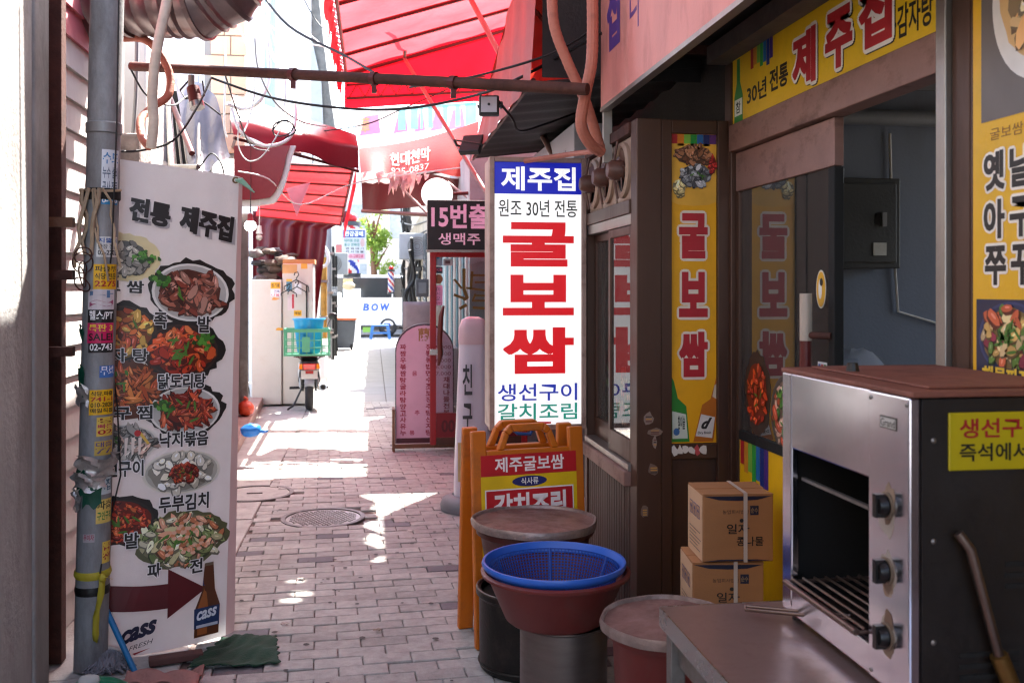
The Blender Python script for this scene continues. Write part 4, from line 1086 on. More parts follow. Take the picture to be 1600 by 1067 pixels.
# drain pipe with stickers
dp = thing('drain_pipe', 'thick grey drain pipe plastered with stickers and torn tape', 'pipe', (-1.165, 4.28, 0))
M_pipe = mat('grey_drain_pipe', '#96989a', .5, metal=.15, var=.2, scale=6, bump=.15, dirt=.85, dcol=(.075, .065, .06), dscale=2.6, stretch=3, dlo=.40, dhi=.66)
lean = .06
def pc_(z): return Vector((-1.185 + lean * z / 2.5, 4.28, z))
PR_ = .067
b = MB(); b.tube([pc_(0), pc_(1.2), pc_(2.2), pc_(3.6)], PR_, 28); b.build('pipe', M_pipe, dp, smooth=40)
for z in (2.28, 2.0):
    b = MB(); b.lathe([(PR_ + .0, -.025), (PR_ + .006, -.02), (PR_ + .006, .02), (PR_, .025)], pc_(z), 28); b.build('band', M_galv if z > 2.1 else M_dark, dp, smooth=40)
for z in (1.88, 1.66, 1.34):
    b = MB(); b.box(-1.36, -1.24, 4.22, 4.26, z - .02, z + .02); b.build('clamp', M_rust if z < 1.8 else M_wood, dp)
def stick(z, h, a0, a1, draw, l=0):
    """sticker wrapped round the pipe; a = angle from the side facing the camera, degrees"""
    def F(u, v, k=1):
        a = R(-90 + a0 + (a1 - a0) * u); c = pc_(z + v * h); r = PR_ + .0012 + (k + l) * .0004
        return c + Vector((math.cos(a) * r, math.sin(a) * r, 0))
    pr = PB(F); draw(pr); return pr.build('sticker', PRINT, dp)
def bgk(pr, col):
    for i in range(6): pr.rect(i / 6, 0, (i + 1) / 6, 1, col, 0)
def d1(bc, tc, lines, hc=None):
    def f(pr):
        bgk(pr, bc)
        if hc:
            for i in range(6): pr.rect(i / 6, .72, (i + 1) / 6, 1, hc, .5)
        n = len(lines)
        for i, (t, c) in enumerate(lines):
            v1 = .94 - i * .9 / n; pr.text(t, .06, v1 - .72 / n, .94, v1, c or tc, 1.5, .02)
    return f
stick(1.985, .20, 10, 75, d1('#d5dbe2', '#5a6a80', [('수도', '#3f7fb5'), ('누수 설비', None), ('공사 전문', None)]))
stick(1.955, .03, 10, 75, d1('#2f8ac0', '#ffffff', [('0-1-0', None)]))
stick(1.735, .085, 0, 80, d1('#d8d8d6', '#22222a', [('지뚫림', '#2a5aa0'), ('출장 전문', '#707070'), ('02-2202', None)]))
stick(1.60, .105, -8, 80, d1('#e8b414', '#1a1512', [('파출부', None), ('식당 전문', None), ('2275', '#b0202a')]))
stick(1.515, .085, -25, 70, d1('#d0c8cc', '#7a5a80', [('나', '#5a7aa0'), ('~', '#a05070')]))
stick(1.46, .055, -25, 70, d1('#141214', '#eeeeee', [('헬스/PT', None)]))
stick(1.375, .084, -25, 70, d1('#c8145a', '#f0e0c0', [('특판 3', '#f0d040'), ('SALE!', '#101010')]))
stick(1.335, .04, -20, 70, d1('#141214', '#eeeeee', [('02-743', None)]))
stick(1.23, .05, 20, 80, d1('#3a6ab0', '#e8e8f0', [('무료', None)]))
stick(1.075, .105, -12, 78, d1('#e8b414', '#1a1512', [('식당.파출', None), ('741-1', '#b0202a'), ('010-2828', None), ('매일직접', None)]))
stick(.985, .08, 15, 80, d1('#e0c050', '#b0202a', [('통', '#7a1a20'), ('빠른', '#b03050'), ('02', None)]))
stick(.905, .06, 10, 80, d1('#c8a84a', '#5a4a80', [('대출', None), ('77', None)]))
stick(.62, .10, 20, 85, d1('#e0c46a', '#1f7a3a', [('파출', '#1a1512'), ('구인구직', None)]))
stick(.74, .07, 20, 80, d1('#c8d4d8', '#4a6a80', [('모집', None)]))
stick(.545, .035, -22, 18, d1('#a8a0a4', '#a0304a', [('무이자', None)]))
stick(.45, .09, 45, 85, d1('#e0c050', '#a01c2c', [('급', None), ('전', None)]))
rgs = random.Random(17)
def torn(name, m, z, a, w, h, amp):
    bb = MB()
    def fn(u, v):
        aa = R(-90 + a + (u - .5) * w); c = pc_(z + (v - .5) * h)
        r = PR_ + .004 + amp * abs(math.sin(u * 7 + v * 5 + z * 9)) * (.2 + abs(v - .3))
        return c + Vector((math.cos(aa) * r, math.sin(aa) * r, .012 * math.sin(u * 9 + z * 7)))
    bb.sheet(fn, 8, 6); bb.build(name, m, dp, smooth=60)
M_foil = mat('crumpled_foil', '#b8b2ae', .3, metal=.5, var=.25, scale=12, bump=.7, bs=30)
M_gtape = mat('green_tape', '#0d4a38', .5, var=.2)
torn('torn_tape', M_foil, .86, 20, 120, .09, .06); torn('torn_tape', M_foil, .80, -10, 110, .07, .045); torn('torn_tape', M_foil, 1.16, -40, 60, .08, .03)
torn('torn_tape', M_gtape, .80, -35, 50, .10, .012); torn('torn_tape', M_gtape, .74, 5, 60, .09, .012); torn('torn_tape', M_gtape, 1.42, -55, 36, .05, .01); torn('torn_tape', M_gtape, 1.22, -50, 40, .12, .012)
torn('torn_tape', M_foil, .72, -50, 40, .08, .03)
b = MB(); b.lathe([(PR_ + .001, -.018), (PR_ + .004, 0), (PR_ + .001, .018)], pc_(.335), 28); b.build('black_tape', M_black, dp, smooth=40)

# yellow ribbon tied round the pipe
rb = thing('ribbon', 'yellow plastic ribbon knotted round the drain pipe', 'ribbon', tuple(pc_(.40)))
M_yel = mat('yellow_ribbon', '#c9b93a', .45, var=.15, bump=.3, bs=40, transl=.3)
b = MB(); b.lathe([(PR_ + .003, -.016), (PR_ + .008, -.004), (PR_ + .006, .008), (PR_ + .003, .018)], pc_(.405), 28, Matrix.Rotation(R(4), 4, 'X')); b.build('loop', M_yel, rb, smooth=50)
k0 = pc_(.395) + Vector((.055, -.062, 0))
def strip(pts, w, nm):
    bb = MB(); n = len(pts)
    vv = []
    for i, p in enumerate(pts):
        p = Vector(p); tw = .7 * math.sin(i * 1.3)
        vv += [p + Vector((-w / 2 * math.cos(tw), -w / 2 * math.sin(tw), .003)), p + Vector((w / 2 * math.cos(tw), w / 2 * math.sin(tw), -.003))]
    bb.add(vv, [(2 * i, 2 * i + 1, 2 * i + 3, 2 * i + 2) for i in range(n - 1)]); bb.build(nm, M_yel, rb, smooth=70, solid=.002)
strip([k0 + Vector((.004 * math.sin(i), -.004, -i * .033)) + Vector((-.004 * i, 0, 0)) for i in range(9)], .026, 'tail')
strip([k0 + Vector((.012 * i, -.005, .004 * math.sin(i * 1.5))) for i in range(4)], .016, 'tail')
b = MB(); b.sphere(k0, .016, 10, 6, (1, .8, 1.2), .15); b.build('knot', M_yel, rb, smooth=60)

# bundle of straw rope and wire hung on the pipe
rp2 = thing('rope_bundle', 'bundle of pale straw rope and wire hanging from the drain pipe', 'rope', tuple(pc_(1.75)))
M_rope = mat('straw_rope', '#a8937a', .85, var=.25, bump=.5, bs=60)
rgs = random.Random(4)
for k in range(7):
    a = R(-150 + k * 14); base = pc_(2.02) + Vector((math.cos(a) * .08, math.sin(a) * .08, 0))
    pts = [base + Vector((rgs.uniform(-.012, .012) - .01 * i * (k % 3 - 1), rgs.uniform(-.012, .008), -.055 * i)) for i in range(5 + k % 4)]
    b = MB(); b.tube(pts, rgs.uniform(.004, .009), 6); b.build('strand', M_rope, rp2, smooth=60)
for k in range(5):
    c = pc_(1.74 - k * .03) + Vector((-.045, -.095, 0)); b = MB()
    b.torus(c, .035 + .008 * (k % 2), .003, 20, 5, Matrix.Rotation(R(75 + k * 13), 4, 'X') @ Matrix.Rotation(R(k * 40), 4, 'Y')); b.build('wire_loop', M_rust, rp2, smooth=60)
b = MB(); b.torus(pc_(2.02), PR_ + .004, .006, 28, 6, Matrix.Rotation(R(8), 4, 'X')); b.build('binding', M_rope, rp2, smooth=60)

# ================================================================ white menu banner
Lb = Vector((-1.205, 4.36, 0)); Rb = atZ(366, 1012, 0.0); Rb = Vector((Rb.x, Rb.y, 0)); Rb = Vector((-.645, 4.56, 0))
BW, BH = (Rb - Lb).length, 2.16
du = (Rb - Lb).normalized(); nb = Vector((du.y, -du.x, 0))
def FB(u, v, l=0):
    t = u / BW; z = v
    bow = .028 * math.sin(math.pi * min(1, max(0, t))) + .01 * math.sin(v * 2.6) * t
    flare = .05 * max(0, (.35 - v)) * t
    top = -.055 * t * (v / BH)                                   # right corner hangs lower
    x = Lb + du * (u * (1 + .025 * (1 - v / BH) * 0)) + nb * (bow + flare + l * .0007) + Vector((0, 0, .015 + z + top - .03 * (1 - v / BH) * (1 - t)))
    x.x += (.035 * (v / BH) - .03 * (1 - v / BH)) * t
    x += nb * ((.0018 * math.sin(u * 19 + v * 6) + .0025 * math.sin(v * 13 - u * 9) + .0012 * math.sin(u * 29 - v * 12)) + (.004 if l > 0 else 0))
    return x
bn = thing('menu_banner', 'tall white menu banner with pictures of dishes, tied beside the drain pipe', 'banner', ((Lb.x + Rb.x) / 2, (Lb.y + Rb.y) / 2, 0))
M_ban = mat('banner_cloth', '#d2cfcf', .6, var=.05, scale=4, bump=.12, bs=180, dirt=.15, dcol=(.42, .38, .37), transl=.25)
b = MB(); b.sheet(lambda u, v: FB(u * BW, v * BH), 44, 120); b.build('cloth', M_ban, bn, smooth=80)
# returned right edge of the sheet
b = MB(); b.sheet(lambda u, v: FB(BW, v * BH) + Vector((.010 * u + .022 * u * (1 - v), .05 * u, 0)), 3, 30); b.build('folded_edge', mat('banner_back', '#c9aeb0', .6, var=.05, bump=.1, transl=.3), bn, smooth=80)
def bl(u): return u
def brush(t, u0, v0, u1, v1, sk):
    pr = PB(FB)
    pr.text(t, u0 + .006, v0 - .009, u1 + .006, v1 - .009, '#a8a4a6', 1, .07, .0, skew=sk)
    pr.text(t, u0, v0, u1, v1, '#1b1719', 2, .05, .12, skew=sk); pr.build('lettering', PRINT, bn)
brush('년', .02, 1.915, .095, 2.03, 0); brush('전통', .145, 1.90, .31, 2.01, -.02); brush('제주집', .345, 1.875, .58, 2.0, -.035)
dishes = [  # caption, caption box, dish centre and radii, palette, options
    ('보 쌈', (.045, 1.585, .205, 1.64), (.12, 1.735, .115, .085), ['#9a958a', '#c4bca8', '#7d786e', '#d8d0bc'], dict(plate=None, splash='#e3d3a0', garn=(.7, .1), green=3, inner=.75)),
    ('족', (.245, 1.435, .30, 1.505), (.40, 1.60, .145, .115), ['#8f4a38', '#a86450', '#c08a78', '#7a3426', '#b5705c'], dict(garn=(-.75, .35), green=2, long=2.2, inner=.78)),
    ('발', (.43, 1.42, .485, 1.495), None, None, None),
    ('자 탕', (.07, 1.285, .225, 1.345), (.12, 1.415, .125, .10), ['#c4622a', '#d98a3a', '#b0431f', '#e0b050'], dict(garn=(-.6, .6), green=2, plate='#3a2a24')),
    ('닭도리탕', (.265, 1.165, .47, 1.235), (.365, 1.335, .14, .105), ['#b83a1c', '#cf5426', '#9c2814', '#d97440'], dict(plate='#3a2622', garn=(.65, .5), green=12)),
    ('구 찜', (.09, 1.035, .245, 1.095), (.13, 1.165, .135, .10), ['#a8542c', '#8a3a1c', '#c9783c', '#b04a20'], dict(plate=None, splash='#5a2a18', n=110, size=.13, long=3.5, garn=(-.35, .55), green=2)),
    ('낙지볶음', (.275, .905, .485, .975), (.385, 1.065, .135, .095), ['#9c2f1a', '#b8482a', '#7a2012', '#c9603c'], dict(long=3, size=.15, n=90, garn=(-.6, .25), green=5, inner=.7)),
    ('생선구이', (.0, .79, .21, .86), (.13, .935, .125, .07), ['#8f8a84', '#b8b0a6', '#6a655f', '#d0c8bc', '#c9a898'], dict(plate='#d8d4cc', splash=None, long=2.6, garn=(-.5, .6), green=1)),
    ('두부김치', (.275, .615, .495, .69), (.375, .79, .15, .085), ['#e0d9c8', '#d3cab6', '#ece6d8'], dict(plate='#d9d4c6', splash=None, n=46, size=.24, long=1.2, green=3)),
    ('발', (.135, .475, .195, .545), (.11, .595, .13, .085), ['#b03018', '#c94a24', '#8a2010', '#d96a38'], dict(plate='#2c2422', n=120, size=.11, inner=.9)),
    ('파', (.23, .335, .29, .40), (.38, .485, .16, .10), ['#c2b98a', '#8f9a60', '#d9a080', '#ded6b6', '#b8704a', '#6f8048'], dict(plate=None, splash='#5a5a3a', n=130, size=.15, long=2, inner=.98, green=10)),
    ('전', (.415, .325, .475, .39), None, None, None),
]
for i, (t, (a, c, d, e), ds, pal, kw) in enumerate(dishes):
    if ds:
        pr = PB(FB); food(pr, ds[0], ds[1], ds[2] * 1.13, ds[3] * 1.14, pal, 100 + i, **kw)
        if t == '두부김치': food(pr, ds[0] + .01, ds[1] - .002, .075, .052, ['#8f2a18', '#a8401f', '#6a1c10'], 177, plate=None, splash=None, n=60, size=.2, green=5, l=6)
        if t == '파':
            for k in range(9):
                rq = random.Random(k); aa = rq.uniform(0, 6.28); q = .75 * math.sqrt(rq.random())
                for m_ in range(5): pr.ell(ds[0] + .15 * q * math.cos(aa) + .022 * math.cos(m_ * .8 + k), ds[1] + .09 * q * math.sin(aa) + .018 * math.sin(m_ * .8 + k), .012, .009, '#d98a60' if m_ % 2 else '#e8b498', 12.5, 8)
        if t == '생선구이':
            for k in range(7): pr.poly([(.02 + k * .028, .955), (.035 + k * .028, .96), (.028 + k * .028, .885), (.02 + k * .028, .88)], '#34312e' if k < 4 else '#e0cfc4', 12.5)
            pr.ell(.185, .975, .014, .014, '#b81c24', 13); pr.poly([(.2, .98), (.235, .93), (.225, .925), (.195, .965)], '#d9b04a', 13)
        pr.build('dish_picture', PRINT, bn)
    pr = PB(FB); h = e - c; pr.otext(t, a, c, d, e, '#1a1718', '#e2dfdf', 14, .03, .05); pr.build('lettering', PRINT, bn)
# arrow, beer bottle and brewery lettering
pr = PB(FB)
N = 8; top = [(.02 + .30 * k / N, .335 - .035 * math.sin(1.5 * k / N)) for k in range(N + 1)]; bot = [(.02 + .30 * k / N, .225 - .035 * math.sin(1.5 * k / N)) for k in range(N + 1)]
for k in range(N): pr.poly([bot[k], bot[k + 1], top[k + 1], top[k]], '#5a0a14', 15)
pr.poly([(.32, .145), (.495, .245), (.32, .365)], '#5a0a14', 15); pr.build('arrow', PRINT, bn)
pr = PB(FB)
out = [(.44, .03), (.555, .03), (.56, .16), (.535, .235), (.525, .36), (.485, .36), (.475, .235), (.445, .16)]
pr.poly(out, '#5a2c10', 15.5); pr.poly([(.455, .04), (.50, .04), (.505, .16), (.495, .235), (.498, .34), (.49, .34), (.483, .235), (.457, .16)], '#9a5420', 16)
pr.rect(.44, .07, .5, .16, '#16305c', 17.5); pr.rect(.5, .07, .557, .16, '#16305c', 17.5); pr.text('cass', .452, .105, .545, .145, '#d8dce4', 21, .03, .25, skew=.01); pr.rect(.45, .072, .55, .085, '#b8bcc8', 20)
pr.poly([(.478, .26), (.532, .26), (.528, .32), (.483, .32)], '#1a3c78', 16.5); pr.rect(.486, .345, .525, .362, '#6a5a48', 16.5); pr.build('bottle_print', PRINT, bn)
pr = PB(FB); pr.text('cass', .12, .06, .275, .12, '#1a1d3a', 15, .05, .3, skew=.035); pr.text('FRESH', .155, .03, .26, .05, '#2a2a3a', 15, .0, .3, skew=.02)
pr.poly([(.17, .018), (.25, .03), (.18, .010)], '#8a1c28', 15); pr.build('lettering', PRINT, bn)
b = MB(); e0 = FB(BW - .015, BH - .02, 3); b.torus(e0, .012, .004, 16, 6, Matrix.Rotation(R(90), 4, 'X')); b.build('grommet', mat('brass_eyelet', '#5a4630', .4, metal=.8), bn, smooth=50)
tie = thing('tie_ribbon', 'pale green plastic tie through the top corner of the menu banner', 'ribbon', tuple(e0))
b = MB()
for k in range(4):
    b.tube([e0, e0 + Vector((.03, -.01, .004 - .006 * k)), e0 + Vector((.055 + .01 * k, -.005, -.02 - .012 * k))], [.005, .007, .004], 5)
b.build('strands', mat('green_tie', '#9fc9b0', .5, transl=.3), tie, smooth=50)
b = MB(); b.tube([pc_(3.4) + Vector((.06, -.07, 0)), pc_(2.3) + Vector((.07, -.072, 0)), pc_(1.75) + Vector((.062, -.07, 0)), FB(.05, 1.55, 30), FB(.10, 1.1, 40), FB(.115, .8, 40), FB(.06, .55, 30), pc_(.42) + Vector((.05, -.08, 0))], .0035, 6)
tag(b.build('black_wire', M_cable, smooth=60), 'thin black wire running down the drain pipe and across the menu banner', 'wire')

# ================================================================ things on the ground by the banner
gm = MB(); A = [atZ(292, 1048, 0), atZ(436, 1040, 0), atZ(431, 993, 0), atZ(345, 1000, 0)]
def mat_fn(u, v):
    a = A[0].lerp(A[1], u); c = A[3].lerp(A[2], u); p = a.lerp(c, v)
    e_ = .005 * (math.sin(u * 31) + math.sin(u * 57 + 1)) * (abs(v - .5) > .49) ; f_ = .005 * (math.sin(v * 27) + math.sin(v * 49)) * (abs(u - .5) > .49)
    return (p.x + f_, p.y + e_, .012 + .006 * math.sin(u * 7 + v * 5) + .004 * math.sin(v * 14 + u * 3) + .003 * math.sin(u * 23 - v * 17))
gm.sheet(mat_fn, 36, 28)
mt = tag(gm.build('floor_mat', mat('green_felt', '#123826', .9, var=.3, scale=16, bump=.5, bs=120, dirt=.4, dcol=(.03, .05, .04), dscale=8), smooth=80, solid=.005), 'torn dark green mat lying on the pavers by the banner foot', 'mat')
mp_ = thing('mop', 'mop with bright blue handle leaning against the drain pipe', 'mop', (-1.05, 4.08, 0))
m0, m1 = at(150, 918, 4.14), at(214, 1056, 4.02)
b = MB(); b.cyl(m0, m1, .0125, seg=14); b.build('handle', mat('blue_handle', '#0d6a9e', .4, var=.08, dirt=.2), mp_, smooth=40)
b = MB(); b.cyl(m1, m1 + (m1 - m0).normalized() * .06, .014, seg=14); b.build('ferrule', M_mar, mp_, smooth=40)
hd = at(170, 1045, 4.06); rgs = random.Random(9)
b = MB()
for k in range(170):
    a = rgs.uniform(0, 6.28); r = .085 * math.sqrt(rgs.random())
    c = Vector((hd.x + r * math.cos(a), hd.y + r * .7 * math.sin(a), .0))
    top = .075 * (1 - (r / .1) ** 2)
    b.tube([c + Vector((0, 0, max(.01, top))), c + Vector((rgs.uniform(-.025, .025), rgs.uniform(-.035, 0), max(.008, top * .6))), c + Vector((rgs.uniform(-.03, .03), rgs.uniform(-.05, .0), .006))], .0045, 4)
tag(b.build('mop_strands', mat('grey_mop_yarn', '#77777d', .95, var=.3, scale=20, bump=.3), mp_), kind='stuff')
b = MB(); b.box(-.06, .06, -.012, .012, 0, .022, Matrix.Translation(at(170, 1018, 4.1)) @ Matrix.Rotation(R(14), 4, 'Y')); b.build('clamp', mat('white_clamp', '#b8b2ac', .5), mp_, bevel=.004)
def crumple(name, label, cat, m, c, sx, sy, sz, seed, wob=.2, parent=None):
    rg_ = random.Random(seed); b = MB(); b.sphere((c[0], c[1], c[2] + sz), 1.0, 16, 10, (sx, sy, sz), wob, rg_)
    return tag(b.build(name, m, smooth=50, subsurf=1), label, cat)
c = at(250, 1056, 4.08)
b = MB(); rgs = random.Random(21)
b.sheet(lambda u, v: (c.x - .10 + .30 * u, 3.98 + .16 * v, .012 + .022 * abs(math.sin(u * 8 + v * 3)) + .015 * math.sin(v * 9 + u * 4)), 18, 10)
tag(b.build('pink_rag', mat('pink_cloth', '#9c7068', .9, var=.2, bump=.4), smooth=70, solid=.006), 'crumpled pinkish floor rag below the menu banner', 'rag')
b = MB(); b.box(-.11, .11, -.03, .03, 0, .03, Matrix.Translation((-.84, 4.30, .0)) @ Matrix.Rotation(R(16), 4, 'Z')); 
tag(b.build('wood_block', mat('dark_wood_block', '#5a3a34', .8, var=.2), bevel=.005), 'flat brown block weighing down the foot of the banner', 'block')
bz = at(128, 1090, 3.62)
bg_ = thing('green_bag', 'shiny green plastic bag in the bottom left corner', 'bag', (bz.x, bz.y, 0))
rgs = random.Random(31)
b = MB(); b.sphere((bz.x + .05, bz.y, .055), .12, 18, 12, (1.15, .9, .62), .09, rgs); b.build('film', mat('green_plastic', '#0e7a58', .3, var=.2, bump=.6, bs=18, transl=.3), bg_, smooth=60, subsurf=1)
b = MB(); b.sphere((bz.x - .07, bz.y - .01, .075), .07, 16, 10, (1.6, .8, .55), .16, rgs); b.sphere((bz.x + .03, bz.y - .02, .13), .035, 12, 8, (1.3, .8, .7), .2, rgs); tag(b.build('white_bag', mat('white_film', '#c9c9c6', .35, var=.1, bump=.6, bs=18, transl=.4), smooth=60, subsurf=1), 'crumpled white plastic bag behind the green bag', 'bag')
wb = at(255, 1112, 3.45)
b = MB(); b.lathe([(.001, .004), (.13, .004), (.165, .085), (.175, .088), (.175, .094), (.162, .094), (.13, .014), (.001, .012)], (wb.x, wb.y, 0), 36)
tag(b.build('enamel_bowl', mat('white_enamel', '#d8d8d8', .25, var=.04), smooth=40), 'white bowl on the ground at the bottom edge', 'bowl')
# ================================================================ overhead: canopies, pipes, hoses, lamps
def fabric(name, col, tcol=None, transl=.5, rough=.45):
    return mat(name, col, rough, var=.1, scale=3, bump=.15, bs=35, transl=transl, tcol=tcol, dirt=.25, dcol=tuple(x * .35 for x in C(col)), dscale=2)
M_redroof = fabric('red_canopy_roof', '#c2151e', '#dd4248', .6)
M_redroof2 = fabric('deep_red_awning', '#a51018', '#a8242a', .4)
M_redval = fabric('red_canopy_side', '#c0101c', '#c80e1e', .5)
M_salmon = fabric('faded_red_tarp', '#b9483f', '#c0382c', .3)
M_maroon = fabric('maroon_tarp', '#6e1f2c', '#8a1c24', .25, .3)
M_rustred = fabric('rust_red_tarp', '#9c3226', '#a82a1c', .3, .35)
M_dred = fabric('dark_red_tarp', '#54091400'[:7], '#600810', .04)
M_tube = mat('frame_tube', '#7d5f58', .45, metal=.4, var=.15, dirt=.3)
M_dtube = mat('dark_frame_tube', '#55201f', .5, metal=.3, var=.15)

cp = thing('red_canopy', 'big translucent red fabric canopy on tube ribs high across the alley', 'canopy', (.5, 8, 0))
YC = 10.35
def roofz(x): return 3.91 + (x + .30) * .315
def roof(x, y): return Vector((x, y, roofz(x) + .012 * math.sin(y * 7) - .045 * math.sin((y - YC) * math.pi / .85) ** 2 + .01 * math.sin(x * 11 + y * 3)))
b = MB(); b.sheet(lambda u, v: roof(-.30 + (1.80 + .05 * math.sin(v * 19) + .04 * math.sin(v * 47)) * u, 6.9 + (YC - 6.9) * v), 20, 60); 
rq = random.Random(8)                                                # holes and ragged wall-side edge added to drop sun spots on the paving
keep = [i for i in range(len(b.f)) if not ((i % 20) > 12 and (i // 20) < 20 and rq.random() < .016)]
b.f = [b.f[i] for i in keep]; b.c = [b.c[i] for i in keep]
b.build('roof_fabric', M_redroof, cp, smooth=60)
nt_ = thing('shade_tarp', 'added grey tarpaulin roof out of view, shading the near end of the alley', 'tarpaulin', (.3, 2.8, 3.6))  # unseen roof added and sized to shade the near alley
b = MB(); b.sheet(lambda u, v: Vector((-.54 + 2.2 * u, -3.0 + (9.78 + .10 * math.sin(u * 9) + .06 * math.sin(u * 23)) * v, 3.74 + .18 * u + .02 * math.sin(v * 40))), 40, 40); b.build('fabric', mat('shade_tarp_cloth', '#6f6a6b', .6, var=.1, transl=.16, tcol='#8a7476'), nt_, smooth=60)
for i in range(9):
    b = MB(); b.cyl((-.54, -2.8 + i * 1.1, 3.70), (1.36, -2.8 + i * 1.1, 3.88), .018, seg=8); b.build('rib', M_dtube, nt_, smooth=40)
for i in range(5):
    y = YC - i * .85; xa = -.30
    b = MB(); b.cyl(Vector((xa, y, roofz(xa) - .035)), Vector((1.76, y, roofz(1.76) - .035)), .019, seg=8); b.build('rib', M_dtube, cp, smooth=40)
# end gable with valance, left hem laced to a tube
b = MB(); b.sheet(lambda u, v: (-.30 + 2.05 * u, YC + .0 + .02 * math.sin(u * 17) * (1 - v), (3.52 + .16 * u) * (1 - v) + (roofz(-.30 + 2.05 * u) + .03) * v), 24, 8); b.build('end_valance', M_redval, cp, smooth=60)
b = MB(); b.sheet(lambda u, v: (-.315 - .035 * (1 - v) + .01 * math.sin(u * 60), 6.9 + (YC + .02 - 6.9) * u, 3.66 + .06 * math.sin(u * 43) * (1 - v) + .25 * v), 60, 4); b.build('side_valance', M_redval, cp, smooth=60)
b = MB(); b.cyl((-.275, 6.9, 3.80), (-.275, YC, 3.80), .016, seg=8); b.build('eave_tube', M_tube, cp, smooth=40)
for i in range(22):
    y = 6.95 + i * .156
    b = MB(); b.cyl((-.292, y, 3.815), (-.34, y + .05, 3.88), .005, seg=5); b.build('lacing', mat('white_rope', '#cfc6c0', .8), cp)
# end truss
b = MB(); b.cyl((-.28, YC - .03, 3.62), (1.2, YC - .03, 3.74), .016, seg=8); b.build('truss_chord', M_dtube, cp, smooth=40)
b = MB(); b.cyl((-.28, YC - .03, 3.76), (1.2, YC - .03, 3.90), .012, seg=8); b.build('truss_chord', M_dtube, cp, smooth=40)
for i in range(9):
    x = -.25 + i * .165
    b = MB(); b.cyl((x, YC - .03, 3.63 + .08 * (x + .28)), (x + .08, YC - .03, 3.77 + .08 * (x + .28)), .006, seg=5); b.cyl((x + .08, YC - .03, 3.77 + .08 * (x + .28)), (x + .165, YC - .03, 3.64 + .08 * (x + .28)), .006, seg=5); b.build('truss_web', M_dtube, cp)
def strut(parent, a, c, r=.019, m=None, nm='strut'):
    b = MB(); b.cyl(a, c, r, seg=10); return b.build(nm, m or M_tube, parent, smooth=40)
strut(cp, at(641, -40, 9.4), at(632, 92, 10.2))
strut(cp, at(632, 92, 10.2), at(762, 305, 7.6))
strut(cp, at(720, -30, 8.2), at(868, 250, 6.2), .021)
strut(cp, at(800, -20, 5.6), at(942, 130, 4.75), .014)

# right-hand tarp awning with hanging front and dark underside
ra = thing('side_awning', 'faded red tarp awning with dark underside above the lit sign', 'awning', (1.0, 5.7, 2.5))
rgs = random.Random(2)
def val(u, v):
    y = 7.2 - 2.8 * u; x = .72 + .06 * v * (1 - u) + .05 * v + .007 * math.sin(u * 38 + v * 3)
    z0_ = 2.56; z1_ = 2.93 + .58 * u
    return (x, y, z0_ + (z1_ - z0_) * v)
b = MB(); b.sheet(val, 60, 8); b.build('front_drape', M_salmon, ra, smooth=60)
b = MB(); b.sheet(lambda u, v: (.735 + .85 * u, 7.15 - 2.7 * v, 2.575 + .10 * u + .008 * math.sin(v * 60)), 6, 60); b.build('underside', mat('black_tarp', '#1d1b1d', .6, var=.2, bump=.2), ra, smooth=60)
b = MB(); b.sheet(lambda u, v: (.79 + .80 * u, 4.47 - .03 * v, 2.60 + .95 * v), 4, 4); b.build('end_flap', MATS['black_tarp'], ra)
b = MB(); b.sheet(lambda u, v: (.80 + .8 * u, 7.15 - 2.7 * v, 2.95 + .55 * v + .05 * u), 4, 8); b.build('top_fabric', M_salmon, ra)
b = MB(); b.cyl((.745, 7.2, 2.58), (.745, 4.45, 2.58), .012, seg=8); b.build('hem_tube', M_dtube, ra, smooth=40)

# rusty pipe across the alley
pa, pb_ = atX(206, 104, -1.34), at(918, 140, 4.08)
b = MB(); b.cyl(pa, pb_, .026, seg=14)
cpipe = thing('cross_pipe', 'rusty brown pipe spanning the alley below the red canopy', 'pipe', tuple(pa))
b.build('pipe', M_rust, cpipe, smooth=40)
for t in (.42, .60, .76):
    b = MB(); q = pa.lerp(pb_, t); d = (pb_ - pa).normalized(); b.cyl(q - d * .015, q + d * .015, .033, seg=12); b.box(q.x - .012, q.x + .012, q.y - .012, q.y + .012, q.z - .07, q.z - .03); b.build('clamp', M_dtube, cpipe)

# cables
def cable(label, pts, r, m=M_cable, name='cable', cat='cable'):
    P_ = [at(*p) for p in pts]; out = []
    n = len(P_)
    for i in range(n - 1):
        p0, p1, p2, p3 = P_[max(i - 1, 0)], P_[i], P_[i + 1], P_[min(i + 2, n - 1)]
        for k in range(6):
            t = k / 6
            out.append(.5 * ((2 * p1) + (p2 - p0) * t + (2 * p0 - 5 * p1 + 4 * p2 - p3) * t * t + (3 * p1 - p0 - 3 * p2 + p3) * t ** 3))
    out.append(P_[-1])
    b = MB(); b.tube(out, r, 6)
    return tag(b.build(name, m, smooth=60), label, cat)
cable('black cable descending from the upper left to the rusty pipe', [(395, -30, 6.2), (450, 40, 6.0), (540, 88, 5.7), (600, 122, 5.4), (640, 132, 5.2)], .008)
cable('black cable sagging below the rusty pipe', [(330, 122, 5.35), (420, 152, 5.35), (520, 168, 5.3), (620, 171, 5.2), (720, 155, 5.0), (800, 128, 4.7), (940, 52, 4.4)], .0075)
cable('thin black cable looping down to the top of the menu banner', [(330, 122, 5.2), (308, 168, 5.0), (270, 220, 4.8), (215, 236, 4.7), (180, 236, 4.6)], .006)
cable('thin black wire over the central awning', [(480, 208, 9.0), (570, 195, 9.0), (630, 170, 9.2), (700, 140, 9.4)], .006)
cable('pale wire hung across the white facade', [(400, 20, 11), (450, 60, 11), (520, 75, 11), (548, 78, 11)], .007, M_wcable)
